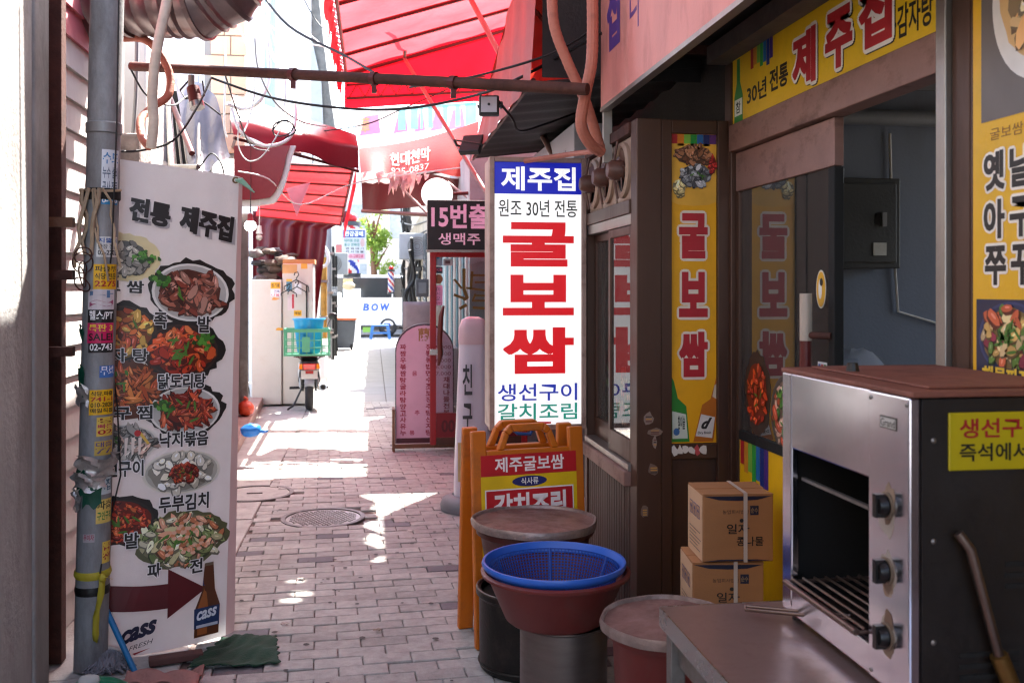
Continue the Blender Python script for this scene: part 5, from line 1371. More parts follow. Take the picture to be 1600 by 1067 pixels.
cable('pale wire stretched towards the round red sign', [(372, 268, 8.0), (420, 280, 8.2), (470, 320, 8.6), (560, 285, 9.4), (720, 262, 9.0)], .006, M_wcable)
cable('looped white conduit hose above the maroon awning', [(420, -20, 7.6), (418, 60, 7.6), (420, 120, 7.6), (405, 158, 7.5), (380, 170, 7.5), (355, 162, 7.4)], .017, M_wcable, 'conduit', 'hose')
cable('white conduit hose curving in front of the maroon awning', [(362, 170, 7.2), (375, 205, 7.2), (410, 228, 7.3), (450, 218, 7.4), (462, 180, 7.5), (450, 130, 7.6), (425, 85, 7.7), (412, 30, 7.8)], .014, M_wcable, 'conduit', 'hose')
cable('tangle of thin black wire before the maroon awning', [(425, 205, 7.2), (440, 190, 7.2), (458, 195, 7.2), (450, 210, 7.2), (430, 212, 7.2), (428, 196, 7.2), (448, 188, 7.2), (462, 205, 7.2), (445, 216, 7.2)], .006)
cable('thin white wire loop hanging below the white hoses', [(375, 180, 7.1), (372, 225, 7.1), (385, 250, 7.1), (405, 248, 7.1), (425, 225, 7.1), (440, 200, 7.1)], .005, M_wcable)
cable('long black wire crossing the awning end to the pink sign', [(640, 137, 5.1), (740, 120, 4.7), (860, 85, 4.4), (935, 40, 4.25)], .006)
cable('black lamp lead drooping under the side awning', [(772, 150, 4.45), (800, 185, 4.5), (812, 205, 4.6), (850, 195, 4.9), (905, 175, 5.2)], .006)

# wrapped hoses on the right
M_wrap = mat('salmon_wrapped_hose', '#b9705c', .6, var=.2, scale=6, bump=.5, bs=45, stretch=.4, dirt=.5, dcol=(.2, .08, .06), dscale=6)
def hose(label, pts, r, m, rings=False):
    t = thing('wrapped_hose', label, 'hose', tuple(at(*pts[0])))
    P_ = [at(*p) for p in pts]; out = []; n = len(P_)
    for i in range(n - 1):
        p0, p1, p2, p3 = P_[max(i - 1, 0)], P_[i], P_[i + 1], P_[min(i + 2, n - 1)]
        K = 14
        for k in range(K):
            q = k / K
            out.append(.5 * ((2 * p1) + (p2 - p0) * q + (2 * p0 - 5 * p1 + 4 * p2 - p3) * q * q + (3 * p1 - p0 - 3 * p2 + p3) * q ** 3))
    out.append(P_[-1])
    rr = [r * (1 + (.045 if i % 2 else 0)) for i in range(len(out))]
    b = MB(); b.tube(out, rr, 12); b.build('hose', m, t, smooth=25 if rings else 60)
    return t
hose('salmon wrapped hose curving down in front of the dark awning end', [(862, -30, 4.3), (866, 40, 4.3), (888, 100, 4.32), (915, 160, 4.35), (938, 232, 4.4)], .024, M_wrap)
hose('salmon tape-wrapped hose hanging beside the pink overhead sign', [(925, -30, 4.15), (926, 40, 4.15), (924, 100, 4.15), (914, 150, 4.18), (908, 195, 4.2), (922, 225, 4.25), (940, 238, 4.3)], .025, M_wrap, True)
hose('thin salmon pipe running over the top of the lit sign', [(938, 236, 4.5), (900, 240, 4.75), (860, 246, 4.9), (820, 252, 5.0)], .013, M_wrap)
b = MB(); q = at(950, 200, 4.55); b.box(q.x - .02, q.x + .02, q.y, q.y + .03, 2.2, 2.56)
tag(b.build('conduit_strip', mat('pale_strip', '#a8a39c', .6)), 'pale vertical strip below the end of the pink sign', 'conduit')
# white lettered box behind the lit sign
wbx = thing('white_sign_box', 'white box sign with small black lettering tucked under the dark awning', 'sign', (1.2, 6.2, 2.0))
b = MB(); b.box(1.15, 1.36, 5.45, 6.9, 1.95, 2.565); b.build('case', mat('white_box', '#b8b8c4', .5, var=.05), wbx, bevel=.006)
pr = PB(Panel((1.1495, 6.9, 1.95), (0, -1, 0), (0, 0, 1)))
for k in range(7): pr.text('대박집', .25 + k * .15, .30 + .02 * (k % 2), .33 + k * .15, .50, '#2a2a34', 1, .0)
pr.build('lettering', PRINT, wbx)

# floodlights
def flood(label, c, rz, tilt, s, lit):
    t = thing('floodlight', label, 'floodlight', tuple(c), rz)
    Mx = Matrix.Rotation(tilt, 4, 'X')
    b = MB(); b.box(-s, s, -.012, .03, -s, s, Mx); b.build('housing', M_black, t, local=True, bevel=.008)
    b = MB(); b.box(-s * .78, s * .78, -.0145, -.0125, -s * .78, s * .78, Mx); gl = b.build('lens', mat('lamp_lens', '#b8b4bd', .25, var=.05), t, local=True)
    b = MB(); b.lathe([(.001, -.0005), (s * .14, 0), (s * .14, .003)], (0, 0, 0), 14, Mx @ Matrix.Translation((0, -.0155, .0)) @ Matrix.Rotation(R(90), 4, 'X')); b.build('led', M_black, gl, local=True)
    b = MB(); b.tube([(s * 1.06, .01, 0), (s * 1.2, .05, 0), (s * 1.2, .09, .03)], .008, 6); b.tube([(-s * 1.06, .01, 0), (-s * 1.1, .05, 0), (s * 1.2, .09, .03)], .006, 6); b.build('bracket', M_black, t, local=True)
flood('square black floodlight with pale lens under the rusty pipe', at(764, 165, 4.45), R(-8), R(-8), .047, True)
flood('black floodlight turned away below the tarp edge', at(738, 228, 6.4), R(150), R(35), .075, False)

# ---------------------------------------------------------------- left: duct, insulated pipes, camera
dk = thing('exhaust_duct', 'ribbed metal exhaust duct bending across the top left', 'duct', tuple(at(250, 0, 4.9)))
M_duct = mat('duct_metal', '#8a7c7c', .35, metal=.85, var=.15, scale=4, bump=.08, bs=10, dirt=.35)
path = [at(140, 5, 5.0), at(200, -8, 4.95), at(260, -6, 4.9), at(310, -4, 4.88), at(345, -22, 4.86), at(375, -60, 4.86), at(398, -110, 4.9)]
out = []; rr = []
for i in range(len(path) - 1):
    K = 12
    for k in range(K):
        out.append(path[i].lerp(path[i + 1], k / K)); rr.append(.20 if (k % 4) else .212)
b = MB(); b.tube(out, rr, 30); b.build('duct', M_duct, dk, smooth=35)
for i in (1, 3, 4, 5):
    b = MB(); d = (path[i + 1] - path[i - 1]).normalized(); b.tube([path[i] - d * .012, path[i] + d * .012], .219, 30); b.build('seam', M_duct, dk, smooth=40)
M_ins = mat('insulation_wrap', '#cbbfae', .7, var=.15, scale=5, bump=.5, bs=40, stretch=.4)
hose('cream insulated pipe hanging down beside the duct', [(268, -30, 4.6), (255, 30, 4.6), (243, 90, 4.6), (238, 150, 4.6), (240, 190, 4.6), (236, 232, 4.6)], .024, M_ins)
hose('salmon insulated pipe looping behind the cream pipe', [(190, 60, 5.0), (225, 62, 5.0), (250, 85, 5.0), (266, 120, 5.0), (262, 150, 4.95), (238, 168, 4.9), (220, 188, 4.8), (222, 215, 4.7), (234, 230, 4.65)], .02, M_wrap)
cc = thing('security_camera', 'small bullet camera hanging from the rusty pipe', 'camera', tuple(at(300, 140, 5.2)))
c0_ = at(299, 118, 5.2)
b = MB(); b.cyl(c0_, c0_ + Vector((0, 0, -.06)), .018, seg=12); b.build('mount', M_galv, cc, smooth=40)
b = MB(); q = c0_ + Vector((.01, -.01, -.07)); b.cyl(q, q + Vector((.025, -.03, -.10)), .034, .036, seg=18); b.build('housing', M_dtube, cc, smooth=40)
b = MB(); b.cyl(q + Vector((.022, -.026, -.085)), q + Vector((.03, -.034, -.115)), .039, seg=18); b.build('lens_ring', mat('silver_ring', '#9a9a9a', .3, metal=.8), cc, smooth=40)
b = MB(); b.tube([q + Vector((-.02, .02, .05)), q + Vector((-.07, .02, -.01)), q + Vector((-.04, .0, -.06)), q + Vector((.06, 0, -.04)), q + Vector((.05, 0, .04))], .005, 6); b.build('lead', M_cable, cc, smooth=50)

# plastic-sheeted awning of the first left shop
gs = thing('plastic_awning', 'sagging clear plastic sheet awning of the first left shop', 'awning', tuple(at(310, 200, 7)))
def gsf(u, v):
    a = at(268 + 60 * u, 118 + 20 * u, 7.2 - .4 * u); c = at(300 + 60 * u, 275 - 45 * u, 6.2 + .3 * u)
    p_ = a.lerp(c, v); p_.z += .05 * math.sin(v * 5) + .02 * math.sin(u * 11 + v * 7); return p_
b = MB(); b.sheet(gsf, 14, 14); b.build('sheet', mat('hazy_plastic', '#5f5b64', .15, var=.2, scale=6, bump=.4, bs=12, transl=.25, tcol='#7a757e'), gs, smooth=70)
strut(gs, at(262, 110, 7.2), at(268, 262, 6.4), .022, M_steel2, 'frame'); strut(gs, at(268, 262, 6.4), at(310, 262, 6.3), .022, M_steel2, 'frame'); strut(gs, at(264, 150, 7.0), at(300, 240, 6.4), .02, M_dtube, 'frame')
b = MB(); b.prism([at(262, 140, 7.6), at(318, 150, 7.6), at(330, 275, 7.6), at(262, 275, 7.6)], (0, .1, 0)); b.build('shade_slab', M_dark, gs)  # near-black slab paints the shade inside the shop
for k in range(5): strut(gs, at(266 + k * 9, 165 + k * 14, 7.3), at(275 + k * 9, 262, 7.3), .008, M_steel2, 'shutter_rib')
strut(gs, at(312, 120, 7.0), at(310, 270, 6.3), .014, M_steel2, 'frame')
# more left-hand clutter: loose wires and thin conduits along the first shop front
cable('thin grey conduit running down beside the white pillar', [(214, 60, 5.6), (212, 150, 5.6), (206, 230, 5.6), (204, 262, 5.6)], .011, M_galv, 'conduit', 'conduit')
cable('black wire drooping from the duct to the plastic awning', [(205, 110, 5.2), (230, 150, 5.4), (270, 165, 5.8), (300, 150, 6.2), (345, 180, 6.6)], .006)
cable('black wire curling below the plastic awning', [(312, 262, 6.2), (330, 240, 6.2), (345, 255, 6.2), (350, 280, 6.2), (336, 284, 6.2)], .005)
cable('white wire hanging straight beside the tiled column', [(352, 60, 7.4), (352, 120, 7.4), (350, 190, 7.4), (354, 215, 7.4)], .008, M_wcable)
cable('pale wire crossing high over the white facade', [(395, 5, 10.5), (460, 35, 10.5), (540, 105, 10.5)], .006, M_wcable)
cable('upper black wire between the facade and the canopy eave', [(470, -10, 11), (500, 40, 11), (548, 70, 10.2)], .006)
# ================================================================ left middle: shop blocks, awnings, step
lb = thing('left_shop', 'white rendered shop block on the left behind the menu banner', 'building', (-2.2, 7.4, 0))
b = MB(); b.box(-3.2, -1.62, 6.12, 11.8, 0, 3.3); b.build('wall', M_white, lb)
b = MB(); b.box(-1.619, -1.40, 6.25, 6.75, 0, 3.2); b.build('pillar', M_white, lb, bevel=.01)
b = MB(); b.box(-1.619, -1.56, 6.8, 8.4, 0, 2.35); b.build('shade_block', M_dark, lb)  # near-black block on the wall paints the shade of a shop opening
b = MB(); b.box(-1.615, -1.45, 6.8, 8.6, 2.36, 2.5); b.build('lintel', M_steel2, lb)
for k, (y, m) in enumerate([(8.45, M_steel2), (9.4, M_brownmetal), (10.5, M_steel2), (11.72, M_steel2)]):
    b = MB(); b.box(-1.60, -1.47, y, y + .07, .12, 2.5); b.build('door_post', m, lb, bevel=.004)
b = MB(); b.box(-1.60, -1.56, 8.53, 9.39, .13, 2.45); b.build('steel_door', M_steel2, lb)
b = MB(); b.box(-1.60, -1.56, 9.48, 10.49, .13, 2.45); b.build('steel_door', M_steel2, lb)
b = MB(); b.box(-1.60, -1.56, 10.58, 11.7, .13, 2.45); b.build('steel_door', M_brownmetal, lb)
st_ = thing('door_step', 'low concrete step along the left shop fronts', 'step', (-1.45, 10.5, 0))
b = MB(); b.prism([(-1.62, 8.3, 0), (-1.235, 8.3, 0), (-1.50, 13.6, 0), (-1.9, 13.6, 0)], (0, 0, .12)); b.build('tread', mat('pinkish_step', '#96776e', .8, var=.15, scale=5, bump=.3, dirt=.4), st_, bevel=.01)

# upper left: blown-out facades and the tiled column
tc_ = thing('tiled_column', 'orange tiled column of the left facade above the maroon awning', 'column', tuple(at(380, 200, 9.3)))
a_ = at(372, 200, 9.6); M_tile = mat('orange_tile', '#e6b892', .5, var=.12, scale=4)
b = MB(); b.box(a_.x - .28, a_.x + .10, 9.62, 9.9, 2.9, 4.6); b.build('core', M_conc, tc_)
for i in range(9):
    for j in range(2):
        x = a_.x - .275 + j * .19 + (.06 if i % 2 else 0); b = MB(); b.box(x, min(x + .182, a_.x + .115), 9.60, 9.618, 2.92 + i * .19, 3.10 + i * .19); b.build('tile', M_tile, tc_, bevel=.006)
lt = thing('white_tower', 'tall white building rising over the left shops', 'building', (-3, 18, 0))
b = MB(); b.box(-7, -1.02, 16.2, 26, 0, 9.5); b.build('wall', mat('bright_render', '#eceae6', .8, var=.04, scale=2, bump=.1), lt)
b = MB(); b.box(-1.015, -.98, 16.4, 25.8, .2, 9.2); b.build('side_face', mat('grey_side_wall', '#8f9494', .8, var=.12, scale=2, dirt=.3, stretch=4), lt)
b = MB(); b.box(-1.75, -1.6, 16.05, 16.19, .0, 9.2); b.build('downpipe', mat('pale_teal_pipe', '#9fb2b2', .6), lt)
gb = thing('stone_gable', 'grey stone wall strip between the white facades in the background', 'wall', (-1.2, 15.6, 0))
gp = [at(470, -60, 16.0), at(478, -60, 16.0), at(505, 60, 16.0), at(516, 150, 16.0), at(524, 200, 16.0), at(470, 200, 16.0)]
b = MB(); b.prism(gp[:1] + [at(492, -60, 16)] + gp[2:], (0, .12, 0)); b.build('wall', mat('weathered_stone', '#6f706c', .9, var=.3, scale=8, bump=.5), gb)
b = MB(); b.prism([at(470, 20, 15.9), at(487, 60, 15.9), at(502, 130, 15.9), at(505, 200, 15.9), at(470, 200, 15.9)], (0, .08, 0)); b.build('render_panel', mat('pale_render', '#a9b0ae', .8, var=.1), gb)

# maroon awning, facing the camera over the left shops
ma = thing('maroon_awning', 'sagging maroon vinyl awning over the left shops', 'awning', tuple(at(460, 215, 9)))
def maf(u, v):
    tp = at(362, 148, 8.6).lerp(at(556, 211, 9.4), u); bt = at(366, 212, 8.1).lerp(at(560, 266, 9.1), u)
    md = at(362, 188, 8.2).lerp(at(560, 232, 9.1), u)
    p_ = tp.lerp(md, v * 2) if v < .5 else md.lerp(bt, v * 2 - 1)
    p_.y -= .05 * math.sin(v * 3.1) + .03 * math.sin(u * 9 + v * 2) ; p_.z += .02 * math.sin(u * 14) * v; return p_
b = MB(); b.sheet(maf, 36, 14); b.build('vinyl', M_maroon, ma, smooth=60)
b = MB(); b.sheet(lambda u, v: at(556, 211, 9.4).lerp(at(560, 266, 9.1), v) + Vector((-.02 * u, .35 * u, .02 * u)), 3, 6); b.build('end_flap', M_maroon, ma, smooth=60)
strut(ma, at(365, 216, 8.2), at(560, 268, 9.15), .014, M_dtube, 'front_tube')
strut(ma, at(366, 232, 8.6), at(470, 240, 9.2), .014, M_dtube, 'front_tube')
strut(ma, at(368, 216, 8.2), at(362, 236, 9.9), .014, M_dtube, 'arm')
# round-cornered red sign
rs = thing('round_sign', 'dark red sign with a curved white rim under the maroon awning', 'sign', tuple(at(400, 290, 8.3)))
cpt = [(366, 228), (462, 228)] + [(462 - 4 - 22 * (1 - math.cos(t)) * 1.2 - 10 * math.sin(t), 228 + 92 * math.sin(t)) for t in [i * math.pi / 16 for i in range(1, 8)]] + [(400, 322), (366, 322)]
b = MB(); b.prism([at(x, y, 8.3) for x, y in cpt], (0, .06, 0)); b.build('rim', mat('white_rim', '#c9c2bd', .5), rs)
b = MB(); b.prism([at(366 + (x - 366) * .91, 229 + (y - 229) * .90, 8.29) for x, y in cpt], (0, -.012, 0)); b.build('face', mat('dark_red_face', '#7d1420', .45, var=.06), rs)
b = MB(); b.box(-.002, .002, -.003, .0, -.55, 0, Matrix.Translation(at(392, 231, 8.26))); b.build('seam', M_dark, rs)

# translucent red awning on ribs further back, with the long red curtain
r2 = thing('ribbed_awning', 'bright red ribbed awning beneath the maroon one', 'awning', tuple(at(490, 310, 11)))
ra0, ra1, ra2, ra3 = at(425, 262, 13.0), at(552, 268, 13.2), at(540, 352, 10.6), at(428, 330, 10.4)
def r2f(u, v): return ra0.lerp(ra1, u).lerp(ra3.lerp(ra2, u), v)
top_l, top_r, bl_, br_ = at(415, 255, 10.2), at(552, 262, 10.4), at(400, 338, 13.4), at(532, 352, 13.4)
def r2g(u, v): return top_l.lerp(top_r, u).lerp(bl_.lerp(br_, u), v)
b = MB(); b.sheet(r2g, 12, 12); b.build('fabric', M_redroof2, r2, smooth=60)
for i in range(6):
    v = .05 + i * .18; b = MB(); b.cyl(r2g(0, v) + Vector((0, 0, -.03)), r2g(1, v) + Vector((0, 0, -.03)), .014, seg=6); b.build('rib', M_dtube, r2, smooth=40)
b = MB(); b.sheet(lambda u, v: at(552, 262, 10.4).lerp(at(534, 352, 13.4), u) + Vector((.03, 0, -.20 * v)), 12, 3); b.build('side_valance', M_redval, r2, smooth=60)
strut(r2, top_l, top_r, .016, M_dtube, 'front_tube'); strut(r2, top_r, br_, .016, M_dtube, 'side_tube')
cu = thing('red_curtain', 'dark red tarp curtain hanging to a point beside the white cabinet', 'curtain', tuple(at(470, 400, 13.9)))
cp_ = [(395, 335), (545, 335), (545, 352), (512, 360), (502, 430), (494, 505), (488, 500), (470, 470), (395, 470)]
def cuf(u, v):
    xr = 545 - (0 if v < .08 else min(1, (v - .08) / .08) * 34) - max(0, v - .2) * 22
    yb = 470 if u < .75 else 470 + 36 * (u - .75) * 4
    x = 395 + (xr - 395) * u; y = 330 + (yb - 330) * v
    return at(x, y, 14.0 + .06 * math.sin(u * 22) + .03 * math.sin(u * 9 + v * 4))
b = MB(); b.sheet(cuf, 40, 24); b.build('cloth', M_dred, cu, smooth=60)
pk = thing('hanging_flap', 'pink plastic flap hanging under the ribbed awning', 'flap', tuple(at(455, 320, 10)))
b = MB(); b.add([at(447, 295, 10.0), at(485, 285, 10.2), at(464, 338, 10.0)], [(0, 1, 2)]); b.build('film', mat('pink_film', '#d9a0a8', .4, transl=.5), pk, solid=.004)

# lamps under the awning
def bulb(label, px, py, d, lit):
    c = at(px, py, d); t = thing('light_bulb', label, 'bulb', tuple(c), 0, 'bulbs under the left awning')
    b = MB(); b.tube([c + Vector((0, 0, .10)), c + Vector((.004, 0, .22)), c + Vector((0, 0, .34))], .004, 5); b.build('flex', M_cable if lit else M_wcable, t)
    b = MB(); b.lathe([(.001, .105), (.020, .10), (.024, .05), (.03, .03)], c, 14); b.build('socket', mat('red_socket', '#9c3038', .5) if lit else M_wcable, t, smooth=40)
    b = MB(); b.sphere(c, .047 if lit else .028, 14, 10, (1, 1, 1)); b.build('globe', mat('lit_globe', '#fff4ea', .3, emit=4.5, var=.0, bump=0) if lit else mat('clear_globe', '#c9c4bd', .2), t, smooth=70)
bulb('lit round bulb in a red socket under the left awning', 391, 353, 8.0, True)
bulb('unlit bulb on a white flex right of the lit bulb', 405, 371, 8.3, False)

# white two-door cabinet with stickers
fr = thing('white_cabinet', 'tall white cabinet with stickers behind the motorcycle', 'cabinet', (-1.25, 13.7, 0))
M_cab = mat('white_enamel_panel', '#bdb6b0', .4, var=.07, scale=3, dirt=.3, dcol=(.35, .28, .22), dscale=3)
fx = lambda px: atY(px, 500, 13.5).x
zt = lambda py: atY(440, py, 13.5).z
b = MB(); b.box(fx(393), fx(441) - .01, 13.5, 14.0, .02, zt(437)); b.build('left_door', M_cab, fr, bevel=.01)
b = MB(); b.box(fx(441), fx(489), 13.53, 14.0, .02, zt(412)); b.build('right_door', M_cab, fr, bevel=.01)
b = MB(); b.box(fx(441) - .009, fx(441) - .001, 13.6, 13.98, .02, zt(440)); b.build('gap', M_dark, fr)
b = MB(); b.box(fx(478), fx(480), 13.51, 13.529, .3, zt(445)); b.build('rail', M_dark, fr)
pr = PB(Panel((fx(393), 13.499, 0), (1, 0, 0), (0, 0, 1)))
def zz(py): return zt(py)
def xx(px): return fx(px) - fx(393)
pr.rect(xx(423), zz(451), xx(438), zz(441), '#d9a020', 1); pr.text('참기름', xx(424), zz(449), xx(437), zz(443), '#201810', 2)
pr.rect(xx(423), zz(463), xx(438), zz(452), '#d8d4dc', 1); pr.text('전복', xx(428), zz(458), xx(437), zz(453), '#2a3a80', 2); pr.text('나물', xx(424), zz(463), xx(437), zz(459), '#b04060', 2)
pr.ell(xx(430), zz(467), .05, .02, '#c98a4a', 1, 10, .3); pr.ell(xx(437), zz(514), .05, .02, '#c98a2a', 1, 10, .3)
pr.build('sticker', PRINT, fr)
pr = PB(Panel((fx(393), 13.529, 0), (1, 0, 0), (0, 0, 1)))
pr.rect(xx(459), zz(494), xx(471), zz(485), '#d9a020', 1); pr.text('배달', xx(460), zz(492), xx(470), zz(487), '#201810', 2)
pr.build('sticker', PRINT, fr); pr = PB(pr.F)
pr.rect(xx(447), zz(455), xx(456), zz(437), '#4a7a90', 1); pr.rect(xx(447), zz(440), xx(456), zz(436), '#c9a040', 2)
pr.rect(xx(460), zz(460), xx(471), zz(443), '#d8d8dc', 1); pr.rect(xx(449), zz(485), xx(459), zz(462), '#c8b8bc', 1); pr.rect(xx(456), zz(482), xx(459), zz(460), '#b01c34', 2)
pr.rect(xx(441), zz(427), xx(464), zz(413), '#b98d5a', 1); pr.rect(xx(470), zz(420), xx(480), zz(412), '#c9953a', 1)
pr.build('sticker', PRINT, fr)
def hang(px, py, s, lab):
    c = atY(px, py, 13.45); b = MB(); hg = thing('clothes_hanger', lab, 'hanger', tuple(c), 0, 'hangers on the white cabinet')
    b.tube([c + Vector((-.03 * s, 0, .06 * s)), c + Vector((-.02 * s, 0, .10 * s)), c + Vector((.02 * s, 0, .11 * s)), c + Vector((.035 * s, 0, .07 * s)), c + Vector((.0, 0, .02 * s)), c, c + Vector((-.17 * s, 0, -.10 * s)), c + Vector((-.17 * s, 0, -.15 * s))], .008, 6)
    b.tube([c, c + Vector((.17 * s, 0, -.10 * s)), c + Vector((.18 * s, 0, -.18 * s))], .008, 6); b.build('wire', M_black, hg, smooth=50)
hang(463, 437, .95, 'topmost black clothes hanger on the white cabinet'); hang(464, 448, .7, 'smaller black hanger just below the topmost one on the white cabinet'); hang(451, 452, .6, 'black hanger left of the others on the white cabinet')
jk = thing('junk_pile', 'dark heap of bundled sacks and cartons on top of the white cabinet', 'junk', tuple(at(430, 420, 13.7)))
rgs = random.Random(77)
for k in range(34):
    px = 398 + rgs.random() * 80; py = 436 - rgs.random() * (44 if px < 455 else 28); c = at(px, py, 13.5 + rgs.random() * .4)
    b = MB(); b.sphere(c, .09, 9, 6, (rgs.uniform(.8, 1.6), 1, rgs.uniform(.4, .8)), .25, rgs)
    b.build('sack', mat(('junk_dark', 'junk_brown', 'junk_grey')[k % 3], ('#2a2422', '#4a3a30', '#5a5452')[k % 3], .8, var=.3, scale=10), jk, smooth=40)
b = MB(); b.box(fx(441), fx(489) + .02, 13.56, 13.98, zt(412) + .0, zt(405)); b.build('cardboard', M_card, jk)

# small goods at the step
od = thing('onion_bag', 'orange-red net bag of onions on the step', 'bag', tuple(at(383, 648, 9.6)))
c = atZ(384, 650, .12); rgs = random.Random(6)
b = MB(); b.sphere((c.x, c.y, .21), .10, 16, 10, (.95, .9, .9), .06, rgs); b.build('net', mat('orange_net', '#c24322', .5, var=.25, scale=22, bump=.5, bs=40), od, smooth=60)
b = MB(); b.tube([(c.x, c.y, .29), (c.x + .02, c.y, .32), (c.x - .02, c.y, .34)], [.03, .012, .02], 8); b.build('knot', MATS['orange_net'], od, smooth=60)
bb_ = at(392, 672, 8.8)
b = MB(); b.sphere(bb_, .10, 16, 10, (1.0, .8, .62), .14, rgs); b.sphere(bb_ + Vector((.10, 0, -.01)), .05, 10, 8, (1.3, .6, .4), .2, rgs)
tag(b.build('blue_bag', mat('blue_film', '#2a78b8', .3, var=.15, bump=.6, bs=16, transl=.4), smooth=60, subsurf=1), 'crumpled blue plastic bag at the edge of the step', 'bag')
wc_ = thing('steel_trolley', 'steel trolley box with dark red lid standing before the step', 'trolley', (-1.18, 8.0, 0))
b = MB(); b.box(-1.44, -1.13, 7.75, 8.15, .14, .56); b.build('body', M_steel, wc_, bevel=.008)
b = MB(); b.box(-1.46, -1.115, 7.73, 8.17, .561, .59); b.build('lid', mat('plum_lid', '#5a3038', .5), wc_, bevel=.004)
for x in (-1.40, -1.17):
    for y in (7.8, 8.1):
        b = MB(); b.cyl((x, y, 0), (x, y, .139), .018); b.build('leg', M_dtube, wc_)
c = atZ(433, 630, 0)
cn = thing('oil_can', 'green square oil tin with red band and wire handle', 'can', (c.x, c.y, 0), R(-4))
b = MB(); b.box(-.115, .115, -.115, .115, 0, .34); b.build('tin', mat('green_tin', '#2f7a1e', .35, metal=.2, var=.06, dirt=.15), cn, local=True, bevel=.008)
b = MB(); b.tube([(-.05, 0, .341), (-.04, 0, .39), (.03, 0, .395), (.045, 0, .341)], .007, 6); b.build('handle', mat('red_wire', '#a03038', .4), cn, local=True, smooth=40)
b = MB(); b.torus((0, 0, .341), .03, .006, 16, 6); b.build('cap', M_steel2, cn, local=True)
pr = PB(Panel((-.115, -.1155, 0), (1, 0, 0), (0, 0, 1)))
pr.rect(0, .13, .23, .20, '#a8182a', 1); pr.text('콩식용유', .02, .14, .21, .19, '#e8dcd0', 2, .02); pr.ell(.115, .26, .05, .03, '#d9cfc0', 1); pr.ell(.115, .26, .03, .018, '#b02a30', 2)
pr.build('label_print', PRINT, cn, local=True)
c = atZ(405, 622, .0)
bk = thing('white_bucket', 'white plastic bucket with crumpled bags beside the green tin', 'bucket', (c.x, c.y, 0))
b = MB(); b.lathe([(.001, .003), (.12, .003), (.15, .22), (.16, .225), (.16, .235), (.146, .235)], seg=24); b.build('pail', mat('white_pail', '#b9b9b9', .4), bk, local=True, smooth=40)
b = MB(); b.sphere((0, 0, .24), .11, 14, 8, (1, 1, .6), .2, rgs); b.build('bags_inside', mat('white_film', '#c9c9c6', .35), bk, local=True, smooth=50)

# ================================================================ motorcycle seen from behind
MC = atZ(481, 645, 0)
mc = thing('motorcycle', 'delivery motorcycle parked facing away with a green crate on its rack', 'motorcycle', (MC.x, MC.y + .28, 0), R(4))
def wheel(y, nm='wheel'):
    Mw = Matrix.Rotation(R(90), 4, 'Y')
    b = MB(); b.torus((0, y, .275), .218, .057, 32, 10, Mw); w = b.build(nm, M_rubber, mc, local=True, smooth=50)
    b = MB(); b.lathe([(.18, -.022), (.19, -.018), (.18, 0), (.19, .018), (.18, .022)], (0, y, .275), 28, Mw); b.build('rim', M_steel, w, local=True, smooth=40)
    b = MB(); b.cyl((-.05, y, .275), (.05, y, .275), .04, seg=14); b.build('hub', M_steel2, w, local=True, smooth=40)
    for k in range(14):
        a = 2 * math.pi * k / 14; b = MB(); b.cyl(((-1) ** k * .03, y + .04 * math.cos(a), .275 + .04 * math.sin(a)), (0, y + .183 * math.cos(a + .3), .275 + .183 * math.sin(a + .3)), .003, seg=4); b.build('spoke', M_steel2, w, local=True)
wheel(0.0); wheel(1.22)
def mpart(nm, m, fn, **k):
    b = MB(); fn(b)
    for v in b.v:
        if v.z > .35 and v.y < .75: v.z -= .075 * min(1, (v.z - .35) / .15)
    return b.build(nm, m, mc, local=True, **k)
M_mg = mat('dark_bike_plastic', '#2c2a2c', .4, var=.1); M_mw = mat('white_fairing', '#dedad8', .3, var=.05, coat=.3); M_gry = mat('grey_mudguard', '#7b7f86', .45, var=.08)
mpart('mudguard', M_gry, lambda b: b.sheet(lambda u, v: (-.062 + .124 * u, -.30 * math.cos((v - .15) * 1.9) * (1 - .15 * abs(u - .5)), .275 + .30 * math.sin(.25 + v * 1.7) - .02 * (2 * abs(u - .5)) ** 2), 6, 12), smooth=60, solid=.006)
mpart('number_plate', mat('white_plate', '#b9b8b4', .4, var=.08), lambda b: b.box(-.105, .105, -.345, -.335, .47, .59, Matrix.Rotation(R(-8), 4, 'X')))
mpart('tail_cowl', M_mg, lambda b: b.prism([(-.13, -.27, .62), (.13, -.27, .62), (.105, -.29, .74), (-.105, -.29, .74)], (0, .5, .02)), bevel=.02)
tl = mpart('tail_light', mat('red_lens', '#b8140c', .2, var=.05, coat=.5), lambda b: b.prism([(-.075, -.295, .635), (.075, -.295, .635), (.085, -.305, .715), (-.085, -.305, .715)], (0, -.03, 0)), bevel=.008)
for s_ in (-1, 1): mpart('indicator', mat('amber_lens', '#d9780c', .2, var=.05, coat=.5), lambda b: b.prism([(s_ * .086, -.30, .64), (s_ * .135, -.29, .65), (s_ * .125, -.29, .71), (s_ * .09, -.305, .715)], (0, -.025, 0)), bevel=.006)
mpart('reflector', mat('red_reflector', '#8a0f0c', .25), lambda b: b.box(-.05, .05, -.335, -.325, .585, .625))
mpart('seat', M_black, lambda b: b.prism([(-.12, -.2, .74), (.12, -.2, .74), (.10, -.2, .79), (-.10, -.2, .79)], (0, .75, .0)), bevel=.03)
mpart('frame_cover', M_mg, lambda b: b.prism([(-.15, .05, .36), (.15, .05, .36), (.13, .05, .60), (-.13, .05, .60)], (0, .6, 0)), bevel=.03)
mpart('rear_hugger', M_mg, lambda b: b.prism([(-.10, -.20, .50), (.10, -.20, .50), (.12, -.16, .62), (-.12, -.16, .62)], (0, .3, 0)), bevel=.02)
